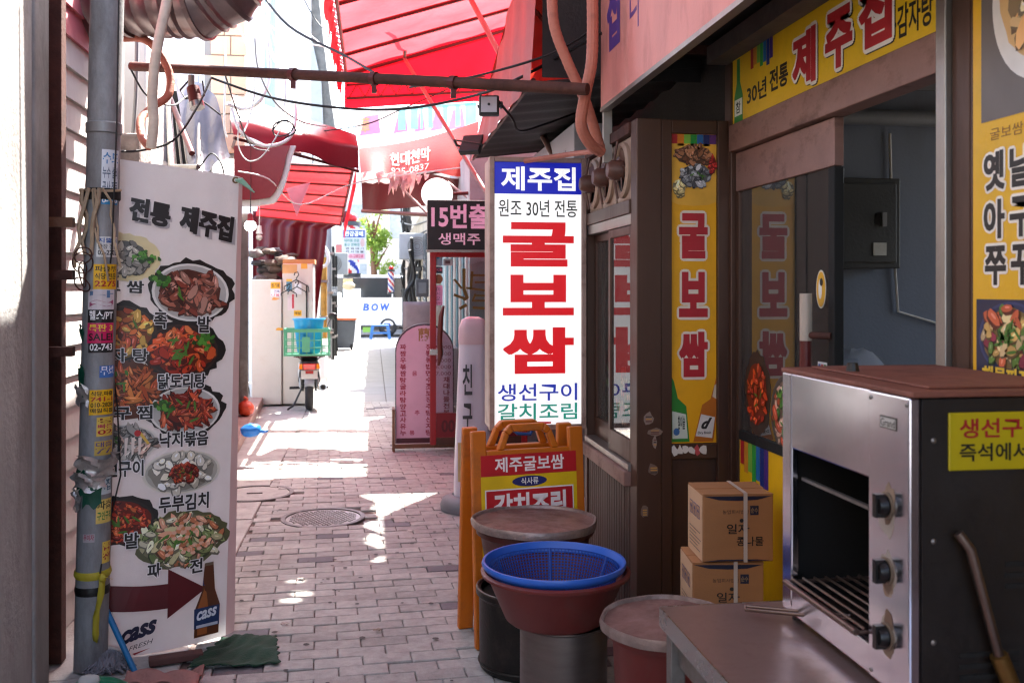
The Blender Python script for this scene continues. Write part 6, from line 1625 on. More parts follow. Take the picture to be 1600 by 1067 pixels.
mpart('engine', M_steel2, lambda b: (b.cyl((-.10, .52, .33), (.12, .52, .33), .10, seg=16), b.box(-.06, .06, .55, .8, .28, .40)), smooth=40)
mpart('muffler', M_steel, lambda b: b.tube([(.10, .55, .26), (.15, .30, .25), (.17, .05, .29), (.175, -.18, .32)], [.02, .03, .047, .05], 16), smooth=40)
mpart('muffler_tip', M_dark, lambda b: b.cyl((.175, -.178, .32), (.176, -.19, .321), .034, seg=14))
mpart('swingarm', M_mg, lambda b: (b.bar((-.085, 0, .275), (-.085, .5, .34), .03, .04), b.bar((.085, 0, .275), (.085, .5, .34), .03, .04)))
for s_ in (-1, 1): mpart('shock', M_steel2, lambda b: b.cyl((s_ * .11, .02, .30), (s_ * .11, .12, .62), .022, seg=10), smooth=40)
mpart('leg_shield', M_mw, lambda b: b.sheet(lambda u, v: (-.26 + .52 * u, .86 - .16 * math.sin(u * math.pi) + .10 * v, .28 + .62 * v), 10, 6), smooth=60, solid=.012)
mpart('side_cover', M_mw, lambda b: (b.prism([(-.14, .15, .50), (-.15, .5, .40), (-.15, .62, .55), (-.14, .2, .70)], (.02, 0, 0)), b.prism([(.14, .15, .50), (.15, .5, .40), (.15, .62, .55), (.14, .2, .70)], (-.02, 0, 0))), bevel=.01)
mpart('handlebar', M_mg, lambda b: b.tube([(-.34, .78, 1.02), (-.2, .84, 1.03), (0, .9, 1.0), (.2, .84, 1.03), (.34, .78, 1.02)], .016, 8), smooth=40)
mpart('fork', M_steel2, lambda b: (b.cyl((-.07, 1.22, .275), (-.06, .95, .95), .02), b.cyl((.07, 1.22, .275), (.06, .95, .95), .02)), smooth=40)
for s_ in (-1, 1):
    m_ = mpart('mirror', M_black, lambda b: (b.tube([(s_ * .24, .84, 1.03), (s_ * .27, .85, 1.12), (s_ * .31, .85, 1.19)], .006, 6), b.sphere((s_ * .33, .85, 1.22), .06, 12, 8, (1.1, .3, .85))), smooth=60)
    mpart('footrest', M_rubber, lambda b: b.cyl((s_ * .12, .42, .26), (s_ * .26, .40, .26), .018, seg=8))
mpart('centre_stand', M_mg, lambda b: b.tube([(-.08, .25, .30), (-.2, .12, .06), (-.28, .05, .01)], .014, 6), smooth=40)
mpart('rack', M_dtube, lambda b: (b.bar((-.16, -.28, .80), (-.16, .25, .80), .016), b.bar((.16, -.28, .80), (.16, .25, .80), .016), b.bar((-.2, -.22, .803), (.2, -.22, .803), .016), b.bar((-.2, .15, .803), (.2, .15, .803), .016), b.bar((-.1, -.1, .75), (-.16, -.1, .80), .014), b.bar((.1, -.1, .75), (.16, -.1, .80), .014)))
# crate on the rack: lattice walls
ct = thing('green_crate', 'green plastic lattice crate strapped on the motorcycle rack', 'crate', (MC.x - .02, MC.y + .20, .737), R(2))
M_crate = mat('green_crate_plastic', '#4f9a78', .45, var=.1, scale=4, dirt=.2)
W_, D_, H_ = .56, .42, .35
def crate_wall(nm, o, u, n_u, L_):
    b = MB(); o = Vector(o); u = Vector(u); nrm = u.cross(Vector((0, 0, 1)))
    for k in range(n_u + 1): b.bar(o + u * (L_ * k / n_u), o + u * (L_ * k / n_u) + Vector((0, 0, H_ - .02)), .014 if 0 < k < n_u else .024, .014, up=nrm)
    for z, h in ((.012, .024), (.105, .012), (.20, .012), (.3275, .045)): b.bar(o + Vector((0, 0, z)), o + u * L_ + Vector((0, 0, z)), .017, h)
    b.build(nm, M_crate, ct, local=True)
crate_wall('side', (-W_ / 2, -D_ / 2, 0), (1, 0, 0), 6, W_); crate_wall('side', (-W_ / 2, D_ / 2, 0), (1, 0, 0), 6, W_)
crate_wall('end', (-W_ / 2 - .005, -D_ / 2, 0), (0, 1, 0), 4, D_); crate_wall('end', (W_ / 2 + .005, -D_ / 2, 0), (0, 1, 0), 4, D_)
b = MB(); b.box(-.06, .04, -D_ / 2 - .012, -D_ / 2 - .0085, .05, .245); b.build('name_panel', M_crate, ct, local=True)
b = MB(); b.box(-W_ / 2 + .01, W_ / 2 - .01, -D_ / 2 + .01, D_ / 2 - .01, .003, .01); b.build('floor', M_crate, ct, local=True)
bs_ = thing('blue_basin', 'sky blue plastic basin standing in the green crate', 'basin', (MC.x + .0, MC.y + .20, .755))
b = MB(); prof = [(.001, .0), (.13, .0), (.15, .03), (.195, .44), (.215, .445), (.215, .46), (.19, .46), (.145, .04), (.001, .012)]
b.lathe(prof, seg=36); b.build('tub', mat('sky_blue_plastic', '#2398c8', .35, var=.06, transl=.15), bs_, local=True, smooth=40)

# ================================================================ centre: rust red awning with lettering, torn fringe
ca = thing('lettered_awning', 'rust red awning with white telephone lettering across the right side', 'awning', tuple(at(650, 250, 10.8)))
def caf(u, v):
    t = at(560, 232, 11.3).lerp(at(748, 190, 11.0), u); d = at(564, 272, 10.7).lerp(at(742, 272, 10.5), u)
    p_ = t.lerp(d, v); p_.z += .03 * math.sin(u * 13) * v - .05 * math.sin(u * math.pi) * (1 - v); p_.y -= .05 * math.sin(v * 3.14) + .03 * math.sin(u * 17 + 1) * v; return p_
b = MB(); b.sheet(caf, 40, 12); b.build('vinyl', M_rustred, ca, smooth=60)
b = MB(); b.sheet(lambda u, v: caf(u, 1).lerp(at(566, 329, 11.0).lerp(at(745, 312, 10.8), u), v) + Vector((0, .22 + .02 * math.sin(u * 20), 0)), 30, 6); b.build('inner_valance', M_dred, ca, smooth=60)
strut(ca, at(566, 330, 10.9), at(700, 338, 10.2), .022, M_tube, 'front_tube')
strut(ca, at(565, 285, 10.9), at(745, 262, 10.6), .012, M_dtube, 'front_tube')
strut(ca, at(626, 292, 10.6), at(676, 342, 10.2), .014, M_tube, 'arm'); strut(ca, at(700, 285, 10.4), at(757, 330, 9.4), .014, M_tube, 'arm')
strut(ca, at(612, 275, 10.7), at(612, 300, 11.0), .012, M_wood, 'arm')
pr = PB(lambda u, v, l=1: caf(u, v) + Vector((0, -.02 - .0005 * l, 0)))
vv, ff, _ = text_geo('현대천막', .02)
pr.add([pr.F(.265 + .34 * p[0], .72 - .40 * p[1]) for p in vv], ff, C('#e0b8b0'))
vv, ff, _ = text_geo('925-0837', .0)
pr.add([pr.F(.27 + .33 * p[0], .95 - .17 * p[1]) for p in vv], ff, C('#e0b8b0'))
pr.build('lettering', PRINT, ca)
tf = thing('torn_fringe', 'torn white and pink plastic strips hanging from the lettered awning', 'plastic strips', tuple(at(625, 300, 10.4)))
rgs = random.Random(12); Mf = mat('torn_white_film', '#d9b8b4', .5, transl=.5)
for k in range(46):
    px = rgs.gauss(626, 10) if k < 30 else rgs.uniform(570, 670); py = 272 + rgs.uniform(-4, 6); a = at(px, py, 10.42 + rgs.random() * .06)
    L_ = rgs.uniform(.05, .24) if k < 30 else rgs.uniform(.04, .10); w = rgs.uniform(.012, .03); sx = rgs.uniform(-.06, .06)
    b = MB(); b.add([a + Vector((-w, 0, 0)), a + Vector((w, 0, .01)), a + Vector((w * .8 + sx * .5, -.03, -L_ * .6)), a + Vector((-w * .8 + sx * .5, -.02, -L_ * .55)), a + Vector((sx, -.02, -L_))], [(0, 1, 2, 3), (3, 2, 4)]); b.build('strip', Mf, tf, solid=.002)
b = MB(); b.sheet(lambda u, v: at(565 + 60 * u, 270 + 16 * v, 10.5) + Vector((0, .02 * math.sin(u * 12), .01 * math.sin(u * 17))), 10, 3); b.build('roll', mat('grey_roll', '#c4bcb8', .5, transl=.3), tf, smooth=60)
# faded banner behind
fb = thing('faded_banner', 'faded pink and turquoise banner strung beyond the red canopy', 'banner', tuple(at(650, 190, 13)))
FD = lambda u, v, l=0: at(556, 218, 13.2).lerp(at(750, 205, 13.2), u).lerp(at(556, 172, 13.2).lerp(at(750, 158, 13.2), u), v) + Vector((0, -.004 * l, 0))
b = MB(); b.sheet(lambda u, v: FD(u, v), 12, 4); b.build('cloth', mat('pale_banner', '#c9c4c4', .7, transl=.4), fb)
pr = PB(FD); rgs = random.Random(3)
for u0, u1 in ((.03, .20), (.30, .42), (.47, .56), (.60, .70), (.74, .88)): pr.poly([(u0, .1), (u1, .15), (u1 - .02, .8), (u0 + .04, .75)], '#c98aa8', 1)
for u0, u1 in ((.34, .40), (.44, .50), (.52, .54), (.58, .62), (.70, .74), (.80, .84), (.88, .97)): pr.rect(u0, .2, u1, .95, '#8fd0c8', 2)
pr.rect(.32, .86, .97, .97, '#8fd0c8', 2); pr.text('華', .04, .2, .11, .72, '#c9a070', 3); pr.build('print', PRINT, fb)
# white globe lamp and black sign
gl_ = thing('globe_lamp', 'large white round globe sign above the black sign', 'globe lamp', tuple(at(683, 303, 9.6)))
b = MB(); b.sphere(at(683, 303, 9.6), .158, 26, 16, (1, .6, 1)); b.build('globe', mat('lit_white_globe', '#fbf8f4', .4, emit=.25, var=.0, bump=0), gl_, smooth=80)
b = MB(); g_ = at(683, 303, 9.6); b.tube([g_ + Vector((.14, 0, 0)), g_ + Vector((.4, .05, .02)), g_ + Vector((.9, .05, .02))], .018, 8); b.build('bracket', M_dtube, gl_, smooth=40)
bs2 = thing('black_sign', 'black sign with pale pink lettering partly behind the lit sign', 'sign', tuple(at(715, 350, 8.9)))
O_ = at(668, 390, 8.9); b = MB(); b.box(O_.x, O_.x + .95, O_.y, O_.y + .09, O_.z, O_.z + .46); b.build('case', M_black, bs2, bevel=.004)
b = MB(); b.box(O_.x - .008, O_.x + .955, O_.y - .012, O_.y + .095, O_.z - .022, O_.z - .001); b.build('lower_trim', M_silver, bs2)
pr = PB(Panel((O_.x, O_.y - .0015, O_.z), (1, 0, 0), (0, 0, 1)))
pr.text('15번출구', .035, .195, .74, .425, '#ecc4dc', 1, .03); pr.text('생맥주 소주', .10, .045, .80, .155, '#ecd0e0', 1, .012); pr.build('lettering', PRINT, bs2)
# glass door of that pub, swung open into the alley
gd = thing('glass_door', 'red framed glass door with gold lettering standing open', 'door', tuple(at(676, 692, 9.25)))
D0 = at(672, 692, 9.25); D0.z = .1
def DP(px, py): 
    q = at(px, py, 9.25); return (q.x, q.z)
b = MB(); x0_, zt_ = DP(672, 392); x1_ = D0.x + .95
b.box(x0_, x0_ + .058, D0.y, D0.y + .045, .10, zt_); b.build('stile', mat('red_frame', '#8f1a20', .4, var=.1), gd, bevel=.004)
b = MB(); b.box(x1_ - .06, x1_, D0.y, D0.y + .045, .10, zt_); b.build('stile', MATS['red_frame'], gd)
b = MB(); b.box(x0_ + .059, x1_ - .061, D0.y, D0.y + .045, zt_ - .06, zt_); b.build('top_rail', MATS['red_frame'], gd)
b = MB(); b.box(x0_ + .059, x1_ - .061, D0.y, D0.y + .045, .17, .405); bp_ = b.build('kick_panel', mat('dark_red_panel', '#6e0f1a', .4, var=.1), gd)
pr = PB(Panel((x0_ + .059, D0.y - .0005, .17), (1, 0, 0), (0, 0, 1))); pr.text('00', .05, .05, .18, .17, '#4a0a12', 1, .03); pr.build('lettering', PRINT, bp_)
b = MB(); b.box(x0_ + .059, x1_ - .061, D0.y, D0.y + .045, .10, .169); b.build('bottom_rail', M_brownmetal, gd)
b = MB(); b.box(x0_ + .059, x1_ - .061, D0.y + .018, D0.y + .024, .406, zt_ - .061); b.build('pane', glass_mat('pub_glass', (.86, .92, .93), .03, .03), gd)
PD = Panel((x0_, D0.y + .0175, 0), (1, 0, 0), (0, 0, 1))
def S(px, py): 
    q = DP(px, py); return (q[0] - x0_, q[1])
def prect(pr, a, c, col, l=1): u0, v0 = S(*a); u1, v1 = S(*c); pr.rect(min(u0, u1), min(v0, v1), max(u0, u1), max(v0, v1), col, l)
pr = PB(PD)
prect(pr, (678, 415), (692, 397), '#8a94a4'); pr.ell(*S(685, 402), .016, .014, '#1f7aa8', 2); prect(pr, (693, 415), (708, 404), '#a8a0a4'); prect(pr, (696, 412), (704, 407), '#5a3a40', 2)
prect(pr, (679, 427), (692, 417), '#1a2038'); u0, v0 = S(681, 425); u1, v1 = S(691, 419); pr.text('JCB', u0, v0, u1, v1, '#c05a70', 2)
pr.ell(*S(685, 436), .045, .045, '#7a4a28', 1); prect(pr, (678, 477), (692, 446), '#d890b4')
for i, t in enumerate('미시오'):
    u0, v0 = S(682, 455 + i * 7); u1, v1 = S(688, 449 + i * 7); pr.text(t, u0, v0, u1, v1, '#4a2a40', 2, .0)
u0, v0 = S(680, 475); u1, v1 = S(690, 472); pr.text('PUSH', u0, v0, u1, v1, '#a02a50', 2)
pr.build('sticker', PRINT, gd)
pr = PB(PD)
def stroke(pts, w):
    for i in range(len(pts) - 1):
        a = Vector(S(*pts[i])); c = Vector(S(*pts[i + 1])); d = (c - a).normalized(); n = Vector((-d.y, d.x)) * w / 2
        pr.poly([a - n - d * w * .3, c - n + d * w * .3, c + n + d * w * .3, a + n - d * w * .3][::-1], '#6a4d10', 1 + i * .1)
stroke([(726, 421), (726, 452), (731, 465), (726, 468)], .032); stroke([(711, 437), (722, 450)], .022); stroke([(711, 461), (728, 467)], .026); stroke([(720, 482), (729, 477)], .03)
stroke([(739, 425), (737, 450)], .025); stroke([(737, 430), (760, 430)], .018); stroke([(744, 441), (760, 441)], .018); stroke([(730, 450), (760, 454)], .02); stroke([(744, 460), (740, 470), (760, 470)], .02); stroke([(744, 462), (760, 462)], .02); stroke([(741, 481), (760, 482)], .024)
pr.build('gold_lettering', PRINT, gd)
b = MB(); b.tube([at(693, 478, 9.1), at(689, 495, 9.08), at(687, 530, 9.08), at(688, 555, 9.08), at(685, 571, 9.1)], [.012, .024, .026, .024, .012], 12); hd_ = b.build('handle', mat('carved_wood_handle', '#5a2218', .4, var=.2), gd, smooth=50)
b = MB(); q = at(676, 550, 9.15); b.box(q.x - .03, q.x + .10, q.y - .03, q.y + .06, q.z - .03, q.z + .03); b.build('lock', M_steel, hd_, bevel=.006)

# pink arched menu board
mbp = atZ(613, 705, 0); pb2 = thing('menu_board', 'pink arched menu board with columns of red lettering on a wooden base', 'menu board', (mbp.x + .32, mbp.y, 0))
X0_, Y_ = mbp.x + .03, mbp.y + .02; Wd, Ht = .58, 1.26
arch = [(0, .07), (Wd, .07), (Wd, Ht - .27)] + [(Wd / 2 + Wd / 2 * math.cos(t), Ht - .27 + .27 * math.sin(t)) for t in [i * math.pi / 14 for i in range(1, 14)]] + [(0, Ht - .27)]
b = MB(); b.prism([(X0_ + x, Y_, z) for x, z in arch], (0, .07, 0)); b.build('edge', mat('dark_plum_edge', '#3a2230', .5), pb2)
b = MB(); b.prism([(X0_ + Wd / 2 + (x - Wd / 2) * .97, Y_ - .004, .07 + (z - .07) * .985) for x, z in arch], (0, .0035, 0)); b.build('face', mat('pink_face', '#d3a6bc', .45, var=.05, scale=3, dirt=.1), pb2)
pr = PB(Panel((X0_, Y_ - .0045, 0), (1, 0, 0), (0, 0, 1)))
pr.text('蘭', .225, 1.085, .34, 1.215, '#9a6a3a', 1, .02)
cols = ['짜짬우볶짬탕굴라탕양고사유누', '장뽕동밥면수조보장추탕산지탕', '육감육채피채대나물전복시오서']
for ci, (u, s_) in enumerate(zip((.045, .30, .475), cols)):
    for i, ch in enumerate(s_):
        v = 1.0 - i * .0655
        if ci == 2 and i < 5:
            pr.text(('5,000', '5,500', '6,000', '6,000', '7,000')[i], .40, v, .55, v + .04, '#8a1c3a', 1, .0); continue
        if v < .13: continue
        p1 = PB(pr.F); p1.text(ch, u, v, u + .062, v + .056, '#8f0c32', 1, .03); p1.build('lettering', PRINT, pb2)
pr.text('음', .165, .742, .215, .79, '#a0143a', 1, .02); pr.text('추', .19, .352, .24, .40, '#a0143a', 1, .02); pr.text('통', .14, .155, .19, .20, '#a0143a', 1, .02); pr.rect(.01, .075, .57, .125, '#4a1420', 1)
pr.build('lettering', PRINT, pb2)
b = MB(); b.box(X0_ - .03, X0_ - .005, Y_ - .06, Y_ + .14, 0, .42); b.build('base_side', M_wood, pb2)
b = MB(); b.box(X0_ + Wd + .005, X0_ + Wd + .03, Y_ - .06, Y_ + .14, 0, .42); b.build('base_side', M_wood, pb2)
b = MB(); b.box(X0_ - .004, X0_ + Wd + .004, Y_ - .05, Y_ - .02, .03, .07); b.build('base_rail', M_wood, pb2)
# white inflatable-style pillar sign
pp = atZ(722, 795, 0); pl_ = thing('pillar_sign', 'white rounded pillar sign with grey base behind the orange sign board', 'pillar sign', (pp.x + .07, pp.y, 0))
cx, cy = pp.x + .08, pp.y
def pil(t):   # half depth along z
    return
prof = [(.14, .10), (.136, .3), (.12, .7), (.102, 1.15), (.098, 1.24)]
def rsq(a, r): 
    c_, s_ = math.cos(a), math.sin(a); n = 4.0
    return r / ((abs(c_) ** n + abs(s_) ** n) ** (1 / n))
b = MB(); vs_ = []; seg = 32
for r, z in prof:
    for k in range(seg): a = 2 * math.pi * k / seg; q = rsq(a, r); vs_.append((cx + q * math.cos(a), cy + q * math.sin(a) * .7, z))
b.add(vs_, [(i * seg + k, i * seg + (k + 1) % seg, (i + 1) * seg + (k + 1) % seg, (i + 1) * seg + k) for i in range(len(prof) - 1) for k in range(seg)]); b.build('shaft', mat('lilac_white_plastic', '#c9bcc8', .35, var=.04), pl_, smooth=50)
b = MB(); vs_ = []; pr2 = [(.103, 1.20), (.107, 1.25), (.102, 1.32), (.08, 1.38), (.04, 1.40), (.001, 1.402)]
for r, z in pr2:
    for k in range(seg): a = 2 * math.pi * k / seg; q = rsq(a, r); vs_.append((cx + q * math.cos(a), cy + q * math.sin(a) * .72, z))
b.add(vs_, [(i * seg + k, i * seg + (k + 1) % seg, (i + 1) * seg + (k + 1) % seg, (i + 1) * seg + k) for i in range(len(pr2) - 1) for k in range(seg)]); b.build('cap', mat('pinkish_cap', '#c9a8ae', .35, var=.04), pl_, smooth=50)
b = MB(); b.lathe([(.001, .001), (.235, .001), (.24, .04), (.22, .085), (.15, .11)], (cx, cy, 0), 30); b.build('base', mat('grey_plastic_base', '#6a6a70', .5), pl_, smooth=50)
pr = PB(Panel((cx - .115, cy - .11, .12), (1, 0, 0), (0, .018, 1)))
pr.text('친', .03, .72, .10, .94, '#3a383c', 1, .02); pr.text('구', .03, .46, .10, .66, '#3a383c', 1, .02); pr.rect(-.005, .10, .05, .38, '#c9a878', 1); pr.build('lettering', PRINT, pl_)

# ================================================================ right far: pub block, cable-hung walls
pb3 = thing('pub_building', 'pub front behind the glass door, pale and cluttered', 'building', (1.6, 11, 0))
b = MB(); b.box(.95, 4, 9.5, 13.5, 0, 3.0); b.build('wall', mat('cool_grey_wall', '#a3b0b2', .7, var=.12, scale=3, dirt=.3), pb3)
for i in range(9):
    b = MB(); b.box(.935, .949, 9.7 + i * .36, 9.72 + i * .36 + .14, .5, 2.4); b.build('panel_strip', mat('teal_strip', '#5f8f98', .6) if i % 2 else M_white, pb3)
b = MB(); b.box(.55, .94, 10.6, 11.2, 0, .95); b.build('grey_box', mat('grey_cabinet', '#77777a', .6), pb3, bevel=.01)
fw = thing('far_right_wall', 'beige far wall on the right hung with cables', 'wall', (1.4, 20, 0))
b = MB(); b.box(.86, 4, 13.8, 27.5, 0, 2.95); b.build('wall', mat('beige_wall', '#b5aa9c', .8, var=.12, scale=2, dirt=.35, stretch=4), fw)
for y in (15.5, 17.5, 19.5, 22): 
    b = MB(); b.box(.835, .859, y, y + .8, 1.4, 2.5); wn_ = b.build('window', mat('dark_pane', '#4a5458', .2), fw)
    b = MB(); b.box(.80, .834, y - .05, y + .85, 1.34, 1.39); b.build('sill', M_white, wn_)
up = thing('utility_pole', 'dark utility pole wound with cables at the far end of the alley', 'utility pole', tuple(atZ(633, 530, 0)))
q = at(634, 500, 26); 
b = MB(); b.cyl((q.x, q.y, 0), (q.x + .05, q.y, 4.4), .11, .09, seg=14); b.build('pole', mat('dark_pole', '#3a3634', .8, var=.3), up, smooth=40)
rgs = random.Random(5)
for k in range(14):
    pts = [(q.x + rgs.uniform(-.14, .14), q.y - .13 + rgs.uniform(-.03, .03), 4.3 - i * rgs.uniform(.35, .45)) for i in range(8)]
    b = MB(); b.tube(pts, rgs.uniform(.015, .035), 5); b.build('cable', M_cable, up, smooth=50)
for k, (px, py, d, w, h) in enumerate([(655, 402, 17, .35, .10), (648, 440, 18, .25, .3), (640, 470, 20, .3, .5), (660, 450, 15, .2, .28), (650, 420, 17, .3, .08)]):
    c = at(px, py, d); t = thing('meter_box', ('grey ledge of meters under the far cables', 'dark meter box tangled in cables on the far right wall', 'tall dark cabinet low on the far right wall', 'small dark box nearest the black sign on the far wall', 'flat dark bracket among the far cables')[k], 'meter box', tuple(c))
    b = MB(); b.box(c.x - w / 2, c.x + w / 2, c.y, c.y + .2, c.z - h / 2, c.z + h / 2); b.build('case', mat('soot_grey', '#3b3d40', .6, var=.25) if k else M_steel2, t, bevel=.01)
    b = MB(); b.box(c.x - w * .3, c.x + w * .3, c.y - .01, c.y - .001, c.z - h * .3, c.z + h * .3); b.build('cover', mat('mid_grey', '#5a5e62', .6), t)
for k in range(10):
    px = 640 + k * 3; a = [(px, 395 + rgs.uniform(-30, 10), 16 + k * .3)]
    for i in range(4): a.append((px + rgs.uniform(-10, 8), 430 + i * 35 + rgs.uniform(-8, 8), 16.2 + k * .3))
    cable('black cable in the tangle on the far right wall', a, .03)['group'] = 'cables tangled on the far wall'
# parked scooter fragment behind the menu board
sv = thing('parked_scooter', 'parked scooter with plastic windshield behind the menu board', 'scooter', tuple(atZ(665, 600, 0)))
q = at(660, 500, 14.0); q = Vector((q.x, q.y, 0))
b = MB(); b.sheet(lambda u, v: (q.x - .28 + .56 * u, q.y - .08 * math.sin(u * 3.14), 1.0 + .42 * v), 10, 6); b.build('windshield', mat('scooter_screen', '#8f7f84', .2, transl=.4), sv, smooth=60, solid=.006)
b = MB(); b.torus((q.x + .1, q.y + .1, .25), .2, .05, 24, 8, Matrix.Rotation(R(70), 4, 'Y')); b.build('wheel', M_rubber, sv, smooth=50)
b = MB(); b.box(q.x - .2, q.x + .3, q.y + .05, q.y + 1.2, .35, .75); b.build('body', mat('grey_scooter', '#5a5e66', .35), sv, bevel=.06)
b = MB(); b.tube([(q.x - .35, q.y, 1.05), (q.x, q.y + .1, 1.0), (q.x + .35, q.y, 1.05)], .016, 8); b.build('handlebar', M_black, sv, smooth=40)

# ================================================================ far end: signs, barber poles, bin, van, tree, houses
ws = thing('hanging_sign', 'small white and blue shop sign hanging over the far alley', 'sign', tuple(at(553, 380, 20)))
a = at(534, 406, 20); w = at(572, 406, 20).x - a.x; h = at(553, 358, 20).z - a.z
b = MB(); b.box(a.x, a.x + w, a.y, a.y + .12, a.z, a.z + h); b.build('case', mat('white_sign_case', '#c9cdd4', .5), ws, bevel=.008)
pr = PB(Panel((a.x, a.y - .002, a.z), (1, 0, 0), (0, 0, 1)))
pr.rect(.03, h * .73, w - .03, h * .97, '#1f4a9a', 1); pr.text('한강공예', .06, h * .76, w - .06, h * .94, '#ffffff', 2, .03)
pr.text('대리점 전문', .05, h * .58, w * .72, h * .68, '#2a8a7a', 1); pr.text('통신 전복대', .05, h * .44, w * .72, h * .54, '#2a8a7a', 1); pr.text('전 화 대 기', .08, h * .33, w - .05, h * .40, '#303040', 1); pr.text('전 시 대 물', .08, h * .23, w - .05, h * .30, '#303040', 1)
pr.rect(.03, h * .04, w - .03, h * .20, '#d8a8b8', 1); pr.text('010-2828', .06, h * .07, w - .06, h * .17, '#b04a6a', 2); pr.ell(w * .85, h * .56, .045, .09, '#c9a8a8', 1); pr.build('lettering', PRINT, ws)
def barber(label, px, py0, py1, d):
    a = at(px, py0, d); c = at(px, py1, d); hgt = a.z - c.z
    t = thing('barber_pole', label, 'barber pole', (c.x, c.y, c.z), 0, 'barber poles at the far end')
    r = hgt * .105; b = MB()
    seg, rows = 24, 30; vs_ = []; 
    for j in range(rows + 1):
        for k in range(seg): th = 2 * math.pi * k / seg; vs_.append((r * math.cos(th), r * math.sin(th), hgt * (.12 + .70 * j / rows)))
    palt = [C('#d8d8dc'), C('#c02030'), C('#d8d8dc'), C('#2038a0')]
    for j in range(rows):
        for k in range(seg): b.add([vs_[j * seg + k], vs_[j * seg + (k + 1) % seg], vs_[(j + 1) * seg + (k + 1) % seg], vs_[(j + 1) * seg + k]], [(0, 1, 2, 3)], palt[int((k + j * .8) / 3) % 4])
    b.build('cylinder', PRINT, t, local=True)
    for z0, z1 in ((.06, .12), (.82, .88)):
        b = MB(); b.lathe([(.001, hgt * z0), (r * 1.25, hgt * z0), (r * 1.25, hgt * z1), (.001, hgt * z1)], seg=20); b.build('collar', mat('dark_collar', '#3a4048', .4), t, local=True, smooth=30)
    b = MB(); b.sphere((0, 0, hgt * .93), r * .75, 14, 8); b.build('finial', mat('red_finial', '#c01420', .3), t, local=True, smooth=70)
    b = MB(); b.box(-r * .2, r * .2, 0, r * 4, hgt * .3, hgt * .35); b.build('bracket', M_steel2, t, local=True)
barber('upper left barber pole with red ball above the white and blue sign', 550, 334, 440, 22)
barber('slim barber pole with red ball beside the utility pole', 611, 416, 462, 25)
bn_ = thing('wheelie_bin', 'grey wheelie bin with orange lid at the far left', 'bin', tuple(atZ(540, 546, 0)))
c = atZ(540, 546, 0); 
b = MB(); b.add([(c.x - .26, c.y - .25, .05), (c.x + .2, c.y - .25, .05), (c.x + .2, c.y + .2, .05), (c.x - .26, c.y + .2, .05), (c.x - .31, c.y - .3, .78), (c.x + .27, c.y - .3, .78), (c.x + .27, c.y + .3, .78), (c.x - .31, c.y + .3, .78)], [(3, 2, 1, 0), (4, 5, 6, 7), (0, 1, 5, 4), (1, 2, 6, 5), (2, 3, 7, 6), (3, 0, 4, 7)]); b.build('body', mat('slate_bin', '#4a5058', .5), bn_, bevel=.02)
b = MB(); b.box(c.x - .34, c.x + .30, c.y - .34, c.y + .33, .785, .86); b.build('lid', mat('orange_lid', '#c9704a', .5), bn_, bevel=.03)
for s_ in (-.22, .16): b = MB(); b.cyl((c.x + s_ - .03, c.y - .2, .09), (c.x + s_ + .03, c.y - .2, .09), .09, seg=16); b.build('wheel', M_rubber, bn_)
pnl = thing('leaning_panel', 'pale grey metal panel standing behind the wheelie bin', 'panel', tuple(atZ(557, 535, 0)))
c = atZ(557, 536, 0); b = MB(); b.box(c.x - .40, c.x + .12, c.y + .15, c.y + .2, 0, 1.62); b.build('sheet', mat('pale_panel', '#b8c0c6', .5), pnl)
b = MB(); b.box(c.x - 1.1, c.x - .45, c.y, c.y + .4, 0, 1.5); tag(b.build('outdoor_cabinet', mat('pale_cabinet', '#a8acb0', .6, var=.1), bevel=.02), 'pale grey cabinet behind the wheelie bin, left of the leaning panel', 'cabinet')
stl = thing('plastic_stool', 'small blue plastic stool on the road by the white van', 'stool', tuple(atZ(594, 529, 0)))
c = atZ(594, 530, 0); Mst = mat('blue_stool', '#1f5a98', .4)
b = MB(); b.box(c.x - .27, c.x + .27, c.y - .2, c.y + .2, .42, .47); b.build('seat', Mst, stl, bevel=.02)
for sx in (-1, 1):
    for sy in (-1, 1): b = MB(); b.add([(c.x + sx * .30 - .05, c.y + sy * .2, 0), (c.x + sx * .30 + .05, c.y + sy * .2, 0), (c.x + sx * .24 + .05, c.y + sy * .17, .42), (c.x + sx * .24 - .05, c.y + sy * .17, .42)], [(0, 1, 2, 3)]); b.build('leg', Mst, stl, solid=.04)
b = MB(); b.box(c.x - .27, c.x + .27, c.y - .22, c.y - .2, .18, .24); b.build('brace', Mst, stl)
vn = thing('white_van', 'white van with blue BOW lettering crossing the end of the alley', 'van', (0, 34, 0))
VY = 33.2; M_van = mat('white_van_paint', '#c6c8ca', .3, var=.03, coat=.3)
def VX(px): return atY(px, 480, VY).x
def VZ(py): return atY(590, py, VY).z
side = [(-3.0, .35), (2.3, .35), (2.5, .9), (2.2, 1.35), (1.6, 2.05), (-3.0, 2.15)]
b = MB(); b.prism([(x, VY, z) for x, z in side], (0, 1.75, 0)); b.build('body', M_van, vn, bevel=.06)
b = MB(); b.box(-2.6, 1.2, VY - .012, VY - .001, VZ(465), VZ(434)); b.build('window', mat('van_glass', '#22262a', .08, var=.1, bump=0), vn)
b = MB(); b.box(VX(612), VX(614), VY - .016, VY - .0125, VZ(465), VZ(434)); b.build('window_pillar', M_van, vn)
pr = PB(Panel((0, VY - .003, 0), (1, 0, 0), (0, 0, 1)))
for t, a, c in (('B', 567, 577), ('O', 580, 591), ('W', 594, 609)): pr.text(t, VX(a), VZ(486), VX(c), VZ(474), '#1c4aa8', 1, .06, .12)
